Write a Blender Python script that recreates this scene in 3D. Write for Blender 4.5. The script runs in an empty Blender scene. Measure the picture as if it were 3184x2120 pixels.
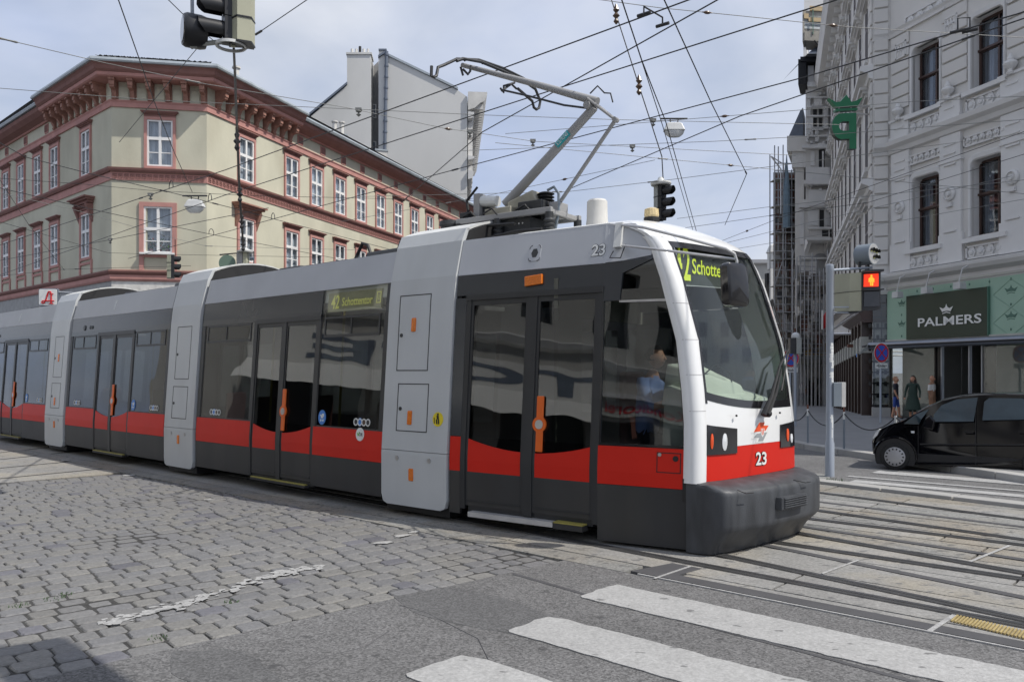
import bpy, bmesh, math, random
from mathutils import Vector, Matrix
R = math.radians
rnd = random.Random(7)
SC = bpy.context.scene
COL = SC.collection

# ---------------------------------------------------------------- camera, light, exposure
W, H, F = 3184.0, 2120.0, 2500.0            # the photograph's size and focal length in its pixels
CX, HZ, EYE = 1592.0, 1155.0, 1.75          # centre column, horizon row, eye height in metres
cam = bpy.data.cameras.new('camera'); cam_o = bpy.data.objects.new('camera', cam); COL.objects.link(cam_o)
cam.sensor_width = 36.0; cam.sensor_fit = 'HORIZONTAL'; cam.lens = 36.0 * F / W
cam.shift_y = (HZ - H / 2) / W
cam.clip_end = 2000.0
cam_o.location = (0, 0, EYE); cam_o.rotation_euler = (R(90), 0, 0)
SC.camera = cam_o

SUN_DIR = Vector((0.70, -0.26, 1.0)).normalized()      # towards the sun
sun = bpy.data.lights.new('sun', 'SUN'); sun_o = bpy.data.objects.new('sun', sun); COL.objects.link(sun_o)
sun.energy = 4.0; sun.angle = R(0.5); sun.color = (1.0, 0.95, 0.87)
sun_o.rotation_euler = SUN_DIR.to_track_quat('Z', 'Y').to_euler()
sun_o.location = (30, -10, 40)

wd = bpy.data.worlds.new('World'); SC.world = wd; wd.use_nodes = True
nt = wd.node_tree; nt.nodes.clear(); N = nt.nodes.new; Lk = nt.links.new
out = N('ShaderNodeOutputWorld'); sky = N('ShaderNodeTexSky'); sky.sky_type = 'NISHITA'; sky.sun_disc = False
sky.sun_elevation = math.asin(SUN_DIR.z); sky.sun_rotation = math.atan2(SUN_DIR.x, SUN_DIR.y)
sky.dust_density = 2.0
bg1 = N('ShaderNodeBackground'); bg1.inputs[1].default_value = 0.12; Lk(sky.outputs[0], bg1.inputs[0])
bg2 = N('ShaderNodeBackground'); bg2.inputs[0].default_value = (0.68, 0.75, 0.92, 1); bg2.inputs[1].default_value = 0.95
tc = N('ShaderNodeTexCoord'); sep = N('ShaderNodeSeparateXYZ'); Lk(tc.outputs['Generated'], sep.inputs[0])
ad = N('ShaderNodeMath'); ad.operation = 'ADD'; ad.inputs[1].default_value = 0.35; Lk(sep.outputs[2], ad.inputs[0])
dvx = N('ShaderNodeVectorMath'); dvx.operation = 'DIVIDE'; cmb = N('ShaderNodeCombineXYZ')
for i in range(3): Lk(ad.outputs[0], cmb.inputs[i])
Lk(tc.outputs['Generated'], dvx.inputs[0]); Lk(cmb.outputs[0], dvx.inputs[1])
n1 = N('ShaderNodeTexNoise'); n1.inputs['Scale'].default_value = 2.3; n1.inputs['Detail'].default_value = 6; n1.inputs['Roughness'].default_value = 0.52
n1.inputs['Distortion'].default_value = 0.4
Lk(dvx.outputs[0], n1.inputs['Vector'])
rp = N('ShaderNodeValToRGB'); rp.color_ramp.elements[0].position = 0.32; rp.color_ramp.elements[0].color = (0.62, 0.62, 0.62, 1)
rp.color_ramp.elements[1].position = 0.62; rp.color_ramp.elements[1].color = (1, 1, 1, 1)
Lk(n1.outputs[0], rp.inputs[0])
n2 = N('ShaderNodeTexNoise'); n2.inputs['Scale'].default_value = 1.6; n2.inputs['Detail'].default_value = 5
Lk(dvx.outputs[0], n2.inputs['Vector'])
rp2 = N('ShaderNodeValToRGB'); rp2.color_ramp.elements[0].position = 0.34; rp2.color_ramp.elements[0].color = (0.53, 0.62, 0.84, 1)
rp2.color_ramp.elements[1].position = 0.66; rp2.color_ramp.elements[1].color = (0.79, 0.83, 0.92, 1)
Lk(n2.outputs[0], rp2.inputs[0]); Lk(rp2.outputs[0], bg2.inputs[0])
mx = N('ShaderNodeMixShader'); Lk(rp.outputs[0], mx.inputs[0]); Lk(bg1.outputs[0], mx.inputs[1]); Lk(bg2.outputs[0], mx.inputs[2])
Lk(mx.outputs[0], out.inputs[0])

SC.view_settings.view_transform = 'Standard'; SC.view_settings.look = 'None'
SC.view_settings.exposure = 0.0; SC.view_settings.gamma = 1.0; SC.view_settings.use_curve_mapping = False
SC.cycles.max_bounces = 8; SC.cycles.transparent_max_bounces = 16; SC.cycles.caustics_reflective = False; SC.cycles.caustics_refractive = False

# ---------------------------------------------------------------- materials
MAT = {}
def mat(name, col, rough=0.6, var=0.12, scale=6.0, bump=0.0, bscale=60.0, metal=0.0, coat=0.0, rand=0.0, spec=0.5, col2=None, s2=(0.45, 0.6), detail=4, streak=None, emit=0):
    m = bpy.data.materials.new(name); m.use_nodes = True; MAT[name] = m
    t = m.node_tree; b = t.nodes['Principled BSDF']; n = t.nodes.new; k = t.links.new
    b.inputs['Roughness'].default_value = rough; b.inputs['Metallic'].default_value = metal
    b.inputs['Specular IOR Level'].default_value = spec
    if coat: b.inputs['Coat Weight'].default_value = coat; b.inputs['Coat Roughness'].default_value = 0.08
    tcn = n('ShaderNodeTexCoord'); nz = n('ShaderNodeTexNoise'); nz.inputs['Scale'].default_value = scale; nz.inputs['Detail'].default_value = detail
    mp = n('ShaderNodeMapping'); k(tcn.outputs['Object'], mp.inputs[0]); k(mp.outputs[0], nz.inputs['Vector'])
    if streak: mp.inputs['Scale'].default_value = streak
    mr = n('ShaderNodeMapRange'); mr.inputs[1].default_value = 0.25; mr.inputs[2].default_value = 0.75
    mr.inputs[3].default_value = 1 - var; mr.inputs[4].default_value = 1 + var; k(nz.outputs[0], mr.inputs[0])
    val = mr.outputs[0]
    if rand:
        oi = n('ShaderNodeObjectInfo'); m2 = n('ShaderNodeMapRange'); m2.inputs[3].default_value = 1 - rand; m2.inputs[4].default_value = 1 + rand
        k(oi.outputs['Random'], m2.inputs[0]); mu = n('ShaderNodeMath'); mu.operation = 'MULTIPLY'; k(val, mu.inputs[0]); k(m2.outputs[0], mu.inputs[1]); val = mu.outputs[0]
    vm = n('ShaderNodeVectorMath'); vm.operation = 'SCALE'; k(val, vm.inputs['Scale'])
    if col2:
        nz2 = n('ShaderNodeTexNoise'); nz2.inputs['Scale'].default_value = scale * 0.37; nz2.inputs['Detail'].default_value = 6; k(mp.outputs[0], nz2.inputs['Vector'])
        cr = n('ShaderNodeValToRGB'); cr.color_ramp.elements[0].position = s2[0]; cr.color_ramp.elements[1].position = s2[1]
        cr.color_ramp.elements[0].color = (*col, 1); cr.color_ramp.elements[1].color = (*col2, 1); k(nz2.outputs[0], cr.inputs[0]); k(cr.outputs[0], vm.inputs[0])
    else:
        vm.inputs[0].default_value = col
    k(vm.outputs[0], b.inputs['Base Color'])
    if bump:
        nb = n('ShaderNodeTexNoise'); nb.inputs['Scale'].default_value = bscale; nb.inputs['Detail'].default_value = 5; k(tcn.outputs['Object'], nb.inputs['Vector'])
        bp = n('ShaderNodeBump'); bp.inputs['Strength'].default_value = bump; bp.inputs['Distance'].default_value = 0.02; k(nb.outputs[0], bp.inputs['Height']); k(bp.outputs[0], b.inputs['Normal'])
    if emit:
        b.inputs['Emission Color'].default_value = (*col, 1); b.inputs['Emission Strength'].default_value = emit
    return m
def glass(name, tint, refl=0.0, rough=0.02, ior=1.5, wob=0.0):
    """window glass: lets light through tinted, reflects by Fresnel"""
    m = bpy.data.materials.new(name); m.use_nodes = True; MAT[name] = m
    t = m.node_tree; t.nodes.clear(); n = t.nodes.new; k = t.links.new
    o = n('ShaderNodeOutputMaterial'); mixs = n('ShaderNodeMixShader'); tr = n('ShaderNodeBsdfTransparent'); gl = n('ShaderNodeBsdfGlossy')
    tr.inputs[0].default_value = (*tint, 1); gl.inputs['Roughness'].default_value = rough; gl.inputs[0].default_value = (0.95, 0.97, 1, 1)
    ge = n('ShaderNodeNewGeometry'); dt = n('ShaderNodeVectorMath'); dt.operation = 'DOT_PRODUCT'; k(ge.outputs['Incoming'], dt.inputs[0]); k(ge.outputs['Normal'], dt.inputs[1])
    def mth(op, a, b=None):
        q = n('ShaderNodeMath'); q.operation = op
        for s_, x in enumerate((a, b)):
            if x is None: continue
            if isinstance(x, (int, float)): q.inputs[s_].default_value = x
            else: k(x, q.inputs[s_])
        return q.outputs[0]
    f0 = ((ior - 1) / (ior + 1)) ** 2 + refl
    sch = mth('ADD', mth('MULTIPLY', mth('POWER', mth('SUBTRACT', 1.0, mth('ABSOLUTE', dt.outputs['Value'])), 5.0), 1 - f0), f0)
    k(sch, mixs.inputs[0]); k(tr.outputs[0], mixs.inputs[1]); k(gl.outputs[0], mixs.inputs[2]); k(mixs.outputs[0], o.inputs[0])
    if wob:
        tcn = n('ShaderNodeTexCoord'); nb = n('ShaderNodeTexNoise'); nb.inputs['Scale'].default_value = 1.3; nb.inputs['Detail'].default_value = 1; k(tcn.outputs['Object'], nb.inputs['Vector'])
        bp = n('ShaderNodeBump'); bp.inputs['Strength'].default_value = wob; bp.inputs['Distance'].default_value = 0.02; k(nb.outputs[0], bp.inputs['Height']); k(bp.outputs[0], gl.inputs['Normal'])
    return m

mat('tram_grey', (0.47, 0.485, 0.51), 0.5, 0.06, 1.5, spec=0.3)
mat('tram_portal', (0.52, 0.54, 0.55), 0.4, 0.06, 2.2, coat=0.15, streak=(1, 1, .3), col2=(0.43, 0.43, 0.42), s2=(0.55, 0.85), detail=6)
mat('tram_white', (0.78, 0.79, 0.79), 0.28, 0.03, 2, coat=0.5)
mat('tram_red', (0.60, 0.020, 0.010), 0.42, 0.07, 1.6, spec=0.25)
mat('tram_dark', (0.026, 0.028, 0.031), 0.4, 0.12, 2)
mat('tram_skirt', (0.030, 0.031, 0.033), 0.5, 0.2, 2.5, streak=(1, 1, .3), col2=(0.046, 0.045, 0.042), s2=(0.5, 0.75))
mat('tram_band', (0.035, 0.04, 0.047), 0.22, 0.05, 2, coat=0.15)
mat('bumper_rubber', (0.05, 0.054, 0.061), 0.5, 0.4, 7, bump=0.12, bscale=90, streak=(1, 1, .25))
mat('black', (0.012, 0.012, 0.013), 0.55, 0.2, 8)
mat('black_gloss', (0.012, 0.012, 0.014), 0.12, 0.1, 4, coat=0.5)
mat('rubber_seal', (0.018, 0.018, 0.02), 0.6, 0.1, 9)
mat('orange', (0.75, 0.13, 0.01), 0.4, 0.05, 6)
mat('amber', (0.72, 0.17, 0.008), 0.25, 0.2, 60, coat=0.4)
mat('lens_amber', (0.66, 0.52, 0.28), 0.2, 0.2, 40, coat=0.5)
mat('yellow', (0.78, 0.62, 0.02), 0.4, 0.05, 6)
mat('yellow_edge', (0.32, 0.28, 0.07), 0.5, 0.2, 20)
mat('sticker_white', (0.75, 0.76, 0.74), 0.45, 0.05, 9)
mat('sticker_blue', (0.05, 0.22, 0.62), 0.4, 0.05, 9)
mat('sticker_green', (0.15, 0.5, 0.08), 0.4, 0.05, 9)
mat('logo_red', (0.75, 0.09, 0.02), 0.35, 0.03, 5)
mat('led', (0.66, 0.75, 0.03), 0.5, 0.1, 200, emit=0.38)
mat('led_side', (0.62, 0.62, 0.2), 0.5, 0.1, 200, emit=0.25)
mat('led_board', (0.045, 0.05, 0.04), 0.3, 0.05, 6)
mat('led_board_sheen', (0.34, 0.33, 0.22), 0.3, 0.05, 6)  # side board: pale reflection put into its base colour
mat('cab_beige', (0.62, 0.66, 0.58), 0.5, 0.05, 4)
mat('cab_wall', (0.25, 0.25, 0.21), 0.6, 0.08, 3)
mat('interior_grey', (0.3, 0.3, 0.3), 0.7, 0.1, 3)
mat('interior_pale', (0.3, 0.3, 0.28), 0.6, 0.08, 3)
mat('interior_dark', (0.07, 0.07, 0.075), 0.7, 0.1, 3)
mat('seat_red', (0.10, 0.03, 0.025), 0.7, 0.15, 8)
mat('steel', (0.5, 0.5, 0.51), 0.35, 0.1, 6, metal=0.9)
mat('alu', (0.55, 0.55, 0.55), 0.42, 0.12, 5, metal=0.4)
mat('panto_tube', (0.30, 0.30, 0.30), 0.55, 0.1, 1)
mat('panto_dark', (0.03, 0.032, 0.035), 0.5, 0.3, 8)
mat('insulator_brown', (0.09, 0.055, 0.035), 0.35, 0.2, 6)
mat('panto_box', (0.36, 0.34, 0.27), 0.5, 0.25, 5)
mat('roof_white', (0.6, 0.61, 0.6), 0.5, 0.15, 2)
mat('teal', (0.03, 0.33, 0.36), 0.4, 0.05, 5)
glass('sign_glass', (0.92, 0.93, 0.9), 0.01, 0.02)
glass('tram_glass', (0.36, 0.38, 0.385), 0.022, 0.015, 1.55, 0.25)
glass('cab_glass', (0.6, 0.62, 0.62), 0.015, 0.015, 1.5, 0.2)
glass('windshield_glass', (0.85, 0.88, 0.86), 0.0, 0.01, 1.5, 0.1)
glass('lamp_glass', (0.7, 0.7, 0.72), 0.01, 0.02)
glass('car_glass', (0.55, 0.64, 0.67), 0.01, 0.02)
glass('shop_glass', (0.75, 0.77, 0.76), 0.01, 0.01, 1.5, 0.15)
mat('plaster_olive', (0.55, 0.535, 0.425), 0.9, 0.09, 1.1, bump=0.2, bscale=10, detail=9, col2=(0.45, 0.43, 0.335), s2=(0.46, 0.66), streak=(1, 1, .45))
mat('trim_pink', (0.47, 0.24, 0.212), 0.8, 0.13, 2.5, bump=0.1, bscale=20)
mat('trim_brown', (0.25, 0.125, 0.108), 0.8, 0.15, 2.5, bump=0.1, bscale=20)
mat('trim_terracotta', (0.32, 0.165, 0.125), 0.8, 0.25, 6, bump=0.1, bscale=30)
mat('window_white', (0.8, 0.8, 0.79), 0.45, 0.04, 6)
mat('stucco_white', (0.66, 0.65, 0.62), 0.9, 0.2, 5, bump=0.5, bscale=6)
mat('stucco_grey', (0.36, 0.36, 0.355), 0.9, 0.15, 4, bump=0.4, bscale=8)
mat('firewall', (0.60, 0.60, 0.585), 0.95, 0.07, 0.35, bump=0.1, bscale=10, detail=9, streak=(1, 1, .45), col2=(0.46, 0.46, 0.44), s2=(0.45, 0.70))
mat('zinc', (0.36, 0.40, 0.43), 0.45, 0.15, 2, metal=0.2)
mat('tile_dark', (0.09, 0.09, 0.09), 0.8, 0.3, 5, rand=0.25)
mat('slate', (0.13, 0.155, 0.2), 0.5, 0.15, 3)
mat('chimney_white', (0.62, 0.61, 0.58), 0.9, 0.12, 2)
mat('palace', (0.61, 0.595, 0.57), 0.85, 0.07, 0.8, bump=0.12, bscale=12, detail=8)
mat('palace_light', (0.65, 0.645, 0.635), 0.85, 0.06, 1.2, bump=0.08, bscale=14)
mat('palace_ornament', (0.63, 0.625, 0.615), 0.85, 0.1, 5, bump=0.6, bscale=18)
mat('old_facade', (0.46, 0.45, 0.42), 0.9, 0.1, 0.8, detail=8)
mat('wood_brown', (0.055, 0.028, 0.022), 0.4, 0.2, 4)
mat('curtain', (0.27, 0.285, 0.31), 0.9, 0.25, 3, streak=(6, 6, .1))
mat('palmers_green', (0.30, 0.46, 0.36), 0.45, 0.05, 1.5)
mat('palmers_print', (0.07, 0.16, 0.12), 0.5, 0.05, 4)
mat('palmers_line', (0.245, 0.385, 0.30), 0.5, 0.05, 4)
mat('palmers_board', (0.035, 0.052, 0.037), 0.35, 0.1, 1, spec=0.3)
mat('sign_green', (0.015, 0.17, 0.075), 0.4, 0.08, 3)
mat('sign_green_side', (0.05, 0.07, 0.055), 0.5, 0.08, 3)
mat('shop_dark', (0.02, 0.018, 0.017), 0.4, 0.2, 2)
mat('shop_column', (0.05, 0.032, 0.026), 0.3, 0.3, 3, streak=(1, 1, .4))
mat('shop_pale', (0.5, 0.5, 0.46), 0.8, 0.15, 1.5)
mat('awning_metal', (0.25, 0.27, 0.31), 0.3, 0.1, 2, metal=0.6)
mat('timber', (0.5, 0.38, 0.22), 0.8, 0.2, 3, streak=(.3, .3, 4))
mat('timber_yellow', (0.42, 0.25, 0.05), 0.7, 0.15, 2)
mat('timber_grey', (0.32, 0.3, 0.26), 0.85, 0.2, 3)
mat('tarp', (0.55, 0.58, 0.57), 0.6, 0.1, 3)
mat('brick_dark', (0.16, 0.07, 0.05), 0.9, 0.3, 4)
mat('rough_wall', (0.19, 0.17, 0.155), 0.95, 0.4, 1.3, bump=0.6, bscale=3, detail=8, col2=(0.3, 0.28, 0.25), s2=(0.5, 0.6))
mat('scaffold_steel', (0.34, 0.35, 0.37), 0.4, 0.2, 5, metal=0.3)
mat('net_blue', (0.14, 0.2, 0.25), 0.8, 0.2, 3)
mat('galv', (0.36, 0.40, 0.46), 0.42, 0.12, 3, metal=0.25, streak=(1, 1, .2))
mat('signal_olive', (0.40, 0.40, 0.30), 0.5, 0.08, 3)
mat('signal_grey', (0.30, 0.31, 0.29), 0.5, 0.08, 3)
mat('signal_black', (0.013, 0.014, 0.017), 0.4, 0.15, 6)
mat('signal_red', (0.85, 0.035, 0.005), 0.4, 0.15, 30, emit=1.0)
mat('signal_man', (0.95, 0.42, 0.03), 0.4, 0.1, 30, emit=1.0)
mat('sign_red', (0.55, 0.02, 0.025), 0.4, 0.05, 6)
mat('sign_blue', (0.04, 0.11, 0.55), 0.4, 0.05, 6)
mat('sign_text', (0.02, 0.02, 0.04), 0.5, 0.02, 6)
mat('box_grey', (0.2, 0.235, 0.27), 0.5, 0.08, 4)
mat('wire', (0.02, 0.021, 0.024), 0.5, 0.1, 3)
mat('wire_pale', (0.19, 0.195, 0.19), 0.5, 0.2, 3)
mat('lamp_housing', (0.55, 0.56, 0.56), 0.4, 0.1, 5)
mat('lens_yellow', (0.75, 0.72, 0.3), 0.15, 0.1, 8, coat=0.5)
mat('lamp_bowl', (0.6, 0.62, 0.63), 0.15, 0.05, 5, coat=0.4); mat('sign_back', (0.14, 0.21, 0.165), 0.5, 0.06, 5)
mat('car_pane', (0.02, 0.035, 0.045), 0.05, 0.5, 2.2)
mat('car_black', (0.004, 0.004, 0.006), 0.06, 0.1, 2, spec=0.45)
mat('car_trim', (0.02, 0.02, 0.021), 0.5, 0.1, 4)
mat('tyre', (0.018, 0.018, 0.018), 0.85, 0.15, 10)
mat('hubcap', (0.42, 0.42, 0.43), 0.38, 0.06, 6, metal=0.5)
mat('headlamp', (0.7, 0.72, 0.74), 0.1, 0.1, 12, coat=0.6)
mat('skin', (0.52, 0.27, 0.17), 0.5, 0.06, 12)
mat('hair_dark', (0.02, 0.014, 0.01), 0.55, 0.2, 40)
mat('shirt_blue', (0.22, 0.31, 0.60), 0.8, 0.08, 8)
mat('cloth_white', (0.75, 0.74, 0.7), 0.8, 0.05, 8)
mat('cloth_green', (0.02, 0.04, 0.03), 0.8, 0.1, 8)
mat('cloth_jeans', (0.03, 0.07, 0.3), 0.8, 0.1, 8)
mat('cloth_dark', (0.02, 0.02, 0.03), 0.8, 0.1, 8)
mat('cloth_tan', (0.36, 0.2, 0.12), 0.8, 0.1, 8)
mat('leaf', (0.05, 0.11, 0.03), 0.7, 0.3, 20)
mat('flower', (0.5, 0.1, 0.03), 0.7, 0.3, 20)
mat('pave_grey', (0.22, 0.22, 0.222), 0.85, 0.12, 1.1, bump=0.1, bscale=50, detail=8)
mat('kerb_stone', (0.36, 0.355, 0.34), 0.85, 0.12, 3, rand=0.1, bump=0.1)
mat('rail_steel', (0.17, 0.17, 0.175), 0.35, 0.2, 5, metal=0.8)
mat('rail_groove', (0.04, 0.04, 0.04), 0.7, 0.2, 5)
mat('tar', (0.07, 0.07, 0.074), 0.75, 0.15, 4)
mat('tactile_yellow', (0.36, 0.28, 0.12), 0.7, 0.25, 15)

def ground_mat(name, base, spk_lo, spk_hi, patch=0.10, stain=0.0, stain_col=(0.06, 0.06, 0.062), sscale=230, rough=0.85, bump=0.35, warm=None):
    """road surface: aggregate speckle, broad patches and dark spots"""
    m = bpy.data.materials.new(name); m.use_nodes = True; MAT[name] = m
    t = m.node_tree; b = t.nodes['Principled BSDF']; n = t.nodes.new; k = t.links.new
    b.inputs['Roughness'].default_value = rough; b.inputs['Specular IOR Level'].default_value = 0.35
    tcn = n('ShaderNodeTexCoord')
    def noise(s, d=4, r=0.55):
        q = n('ShaderNodeTexNoise'); q.inputs['Scale'].default_value = s; q.inputs['Detail'].default_value = d; q.inputs['Roughness'].default_value = r; k(tcn.outputs['Object'], q.inputs['Vector']); return q.outputs[0]
    def rng(v, a, b_, c, d):
        q = n('ShaderNodeMapRange'); q.inputs[1].default_value = a; q.inputs[2].default_value = b_; q.inputs[3].default_value = c; q.inputs[4].default_value = d; k(v, q.inputs[0]); return q.outputs[0]
    def mul(a, c):
        q = n('ShaderNodeMath'); q.operation = 'MULTIPLY'; k(a, q.inputs[0]); k(c, q.inputs[1]); return q.outputs[0]
    vo = n('ShaderNodeTexVoronoi'); vo.inputs['Scale'].default_value = sscale * 0.42; k(tcn.outputs['Object'], vo.inputs['Vector'])
    sx = n('ShaderNodeSeparateColor'); k(vo.outputs['Color'], sx.inputs[0])
    sp = mul(rng(sx.outputs[0], 0, 1, spk_lo, spk_hi), rng(noise(sscale * 0.2, 3), 0.3, 0.7, 0.87, 1.13))
    v = mul(sp, mul(rng(noise(0.55, 7, 0.6), 0.3, 0.7, 1 - patch, 1 + patch), rng(noise(5, 6), 0.3, 0.7, 0.93, 1.07)))
    vm = n('ShaderNodeVectorMath'); vm.operation = 'SCALE'; k(v, vm.inputs['Scale']); vm.inputs[0].default_value = base
    c = vm.outputs[0]
    if warm:
        mw = n('ShaderNodeMix'); mw.data_type = 'RGBA'; k(rng(noise(0.8, 5), 0.45, 0.62, 0, 0.75), mw.inputs[0]); k(c, mw.inputs[6])
        vw = n('ShaderNodeVectorMath'); vw.operation = 'SCALE'; k(v, vw.inputs['Scale']); vw.inputs[0].default_value = warm; k(vw.outputs[0], mw.inputs[7]); c = mw.outputs[2]
    if stain:
        mp = n('ShaderNodeMapping'); mp.inputs['Rotation'].default_value = (0, 0, R(-42)); mp.inputs['Scale'].default_value = (6.5, 11, 6); k(tcn.outputs['Object'], mp.inputs[0])
        q = n('ShaderNodeTexNoise'); q.inputs['Scale'].default_value = 1.0; q.inputs['Detail'].default_value = 3; k(mp.outputs[0], q.inputs['Vector'])
        ms = n('ShaderNodeMix'); ms.data_type = 'RGBA'; k(rng(q.outputs[0], 0.70 - 0.1 * stain, 0.74 - 0.1 * stain, 0, 0.8), ms.inputs[0]); k(c, ms.inputs[6]); ms.inputs[7].default_value = (*stain_col, 1); c = ms.outputs[2]
    k(c, b.inputs['Base Color'])
    bp = n('ShaderNodeBump'); bp.inputs['Strength'].default_value = bump; bp.inputs['Distance'].default_value = 0.006; k(sp, bp.inputs['Height']); k(bp.outputs[0], b.inputs['Normal'])
    return m
ground_mat('asphalt', (0.126, 0.125, 0.125), 0.6, 1.5, 0.18, 0.5, sscale=190)
ground_mat('asphalt_patch', (0.105, 0.105, 0.106), 0.7, 1.4, 0.1, 0.3, sscale=200)
ground_mat('concrete', (0.25, 0.247, 0.238), 0.86, 1.14, 0.14, 0.9, (0.13, 0.13, 0.13), 160, warm=(0.30, 0.275, 0.225))
ground_mat('concrete_dirty', (0.215, 0.215, 0.205), 0.8, 1.2, 0.15, 1.0, (0.09, 0.09, 0.09), 160, warm=(0.25, 0.22, 0.175))
ground_mat('zebra_paint', (0.35, 0.35, 0.345), 0.9, 1.08, 0.06, 0.45, (0.13, 0.13, 0.13), 200)
mat('crest_grey', (0.30, 0.32, 0.33), 0.4, 0.05, 5)
ground_mat('worn_paint', (0.36, 0.36, 0.355), 0.85, 1.1, 0.08, 0.8, (0.22, 0.22, 0.22), 200)
ground_mat('joint_sand', (0.05, 0.049, 0.047), 0.7, 1.3, 0.2)
for nm, c in (('cobble_a', (0.225, 0.223, 0.22)), ('cobble_b', (0.212, 0.212, 0.216)), ('cobble_c', (0.235, 0.23, 0.218))):
    mat(nm, tuple(q * .78 for q in c), 0.72, 0.2, 30, bump=0.5, bscale=55, rand=0.10, detail=7)
mat('cobble_d', (0.13, 0.13, 0.145), 0.75, 0.16, 30, bump=0.5, bscale=55, rand=0.15, detail=7)
mat('cobble_e', (0.34, 0.26, 0.18), 0.75, 0.16, 30, bump=0.5, bscale=55, rand=0.1, detail=7)

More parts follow.
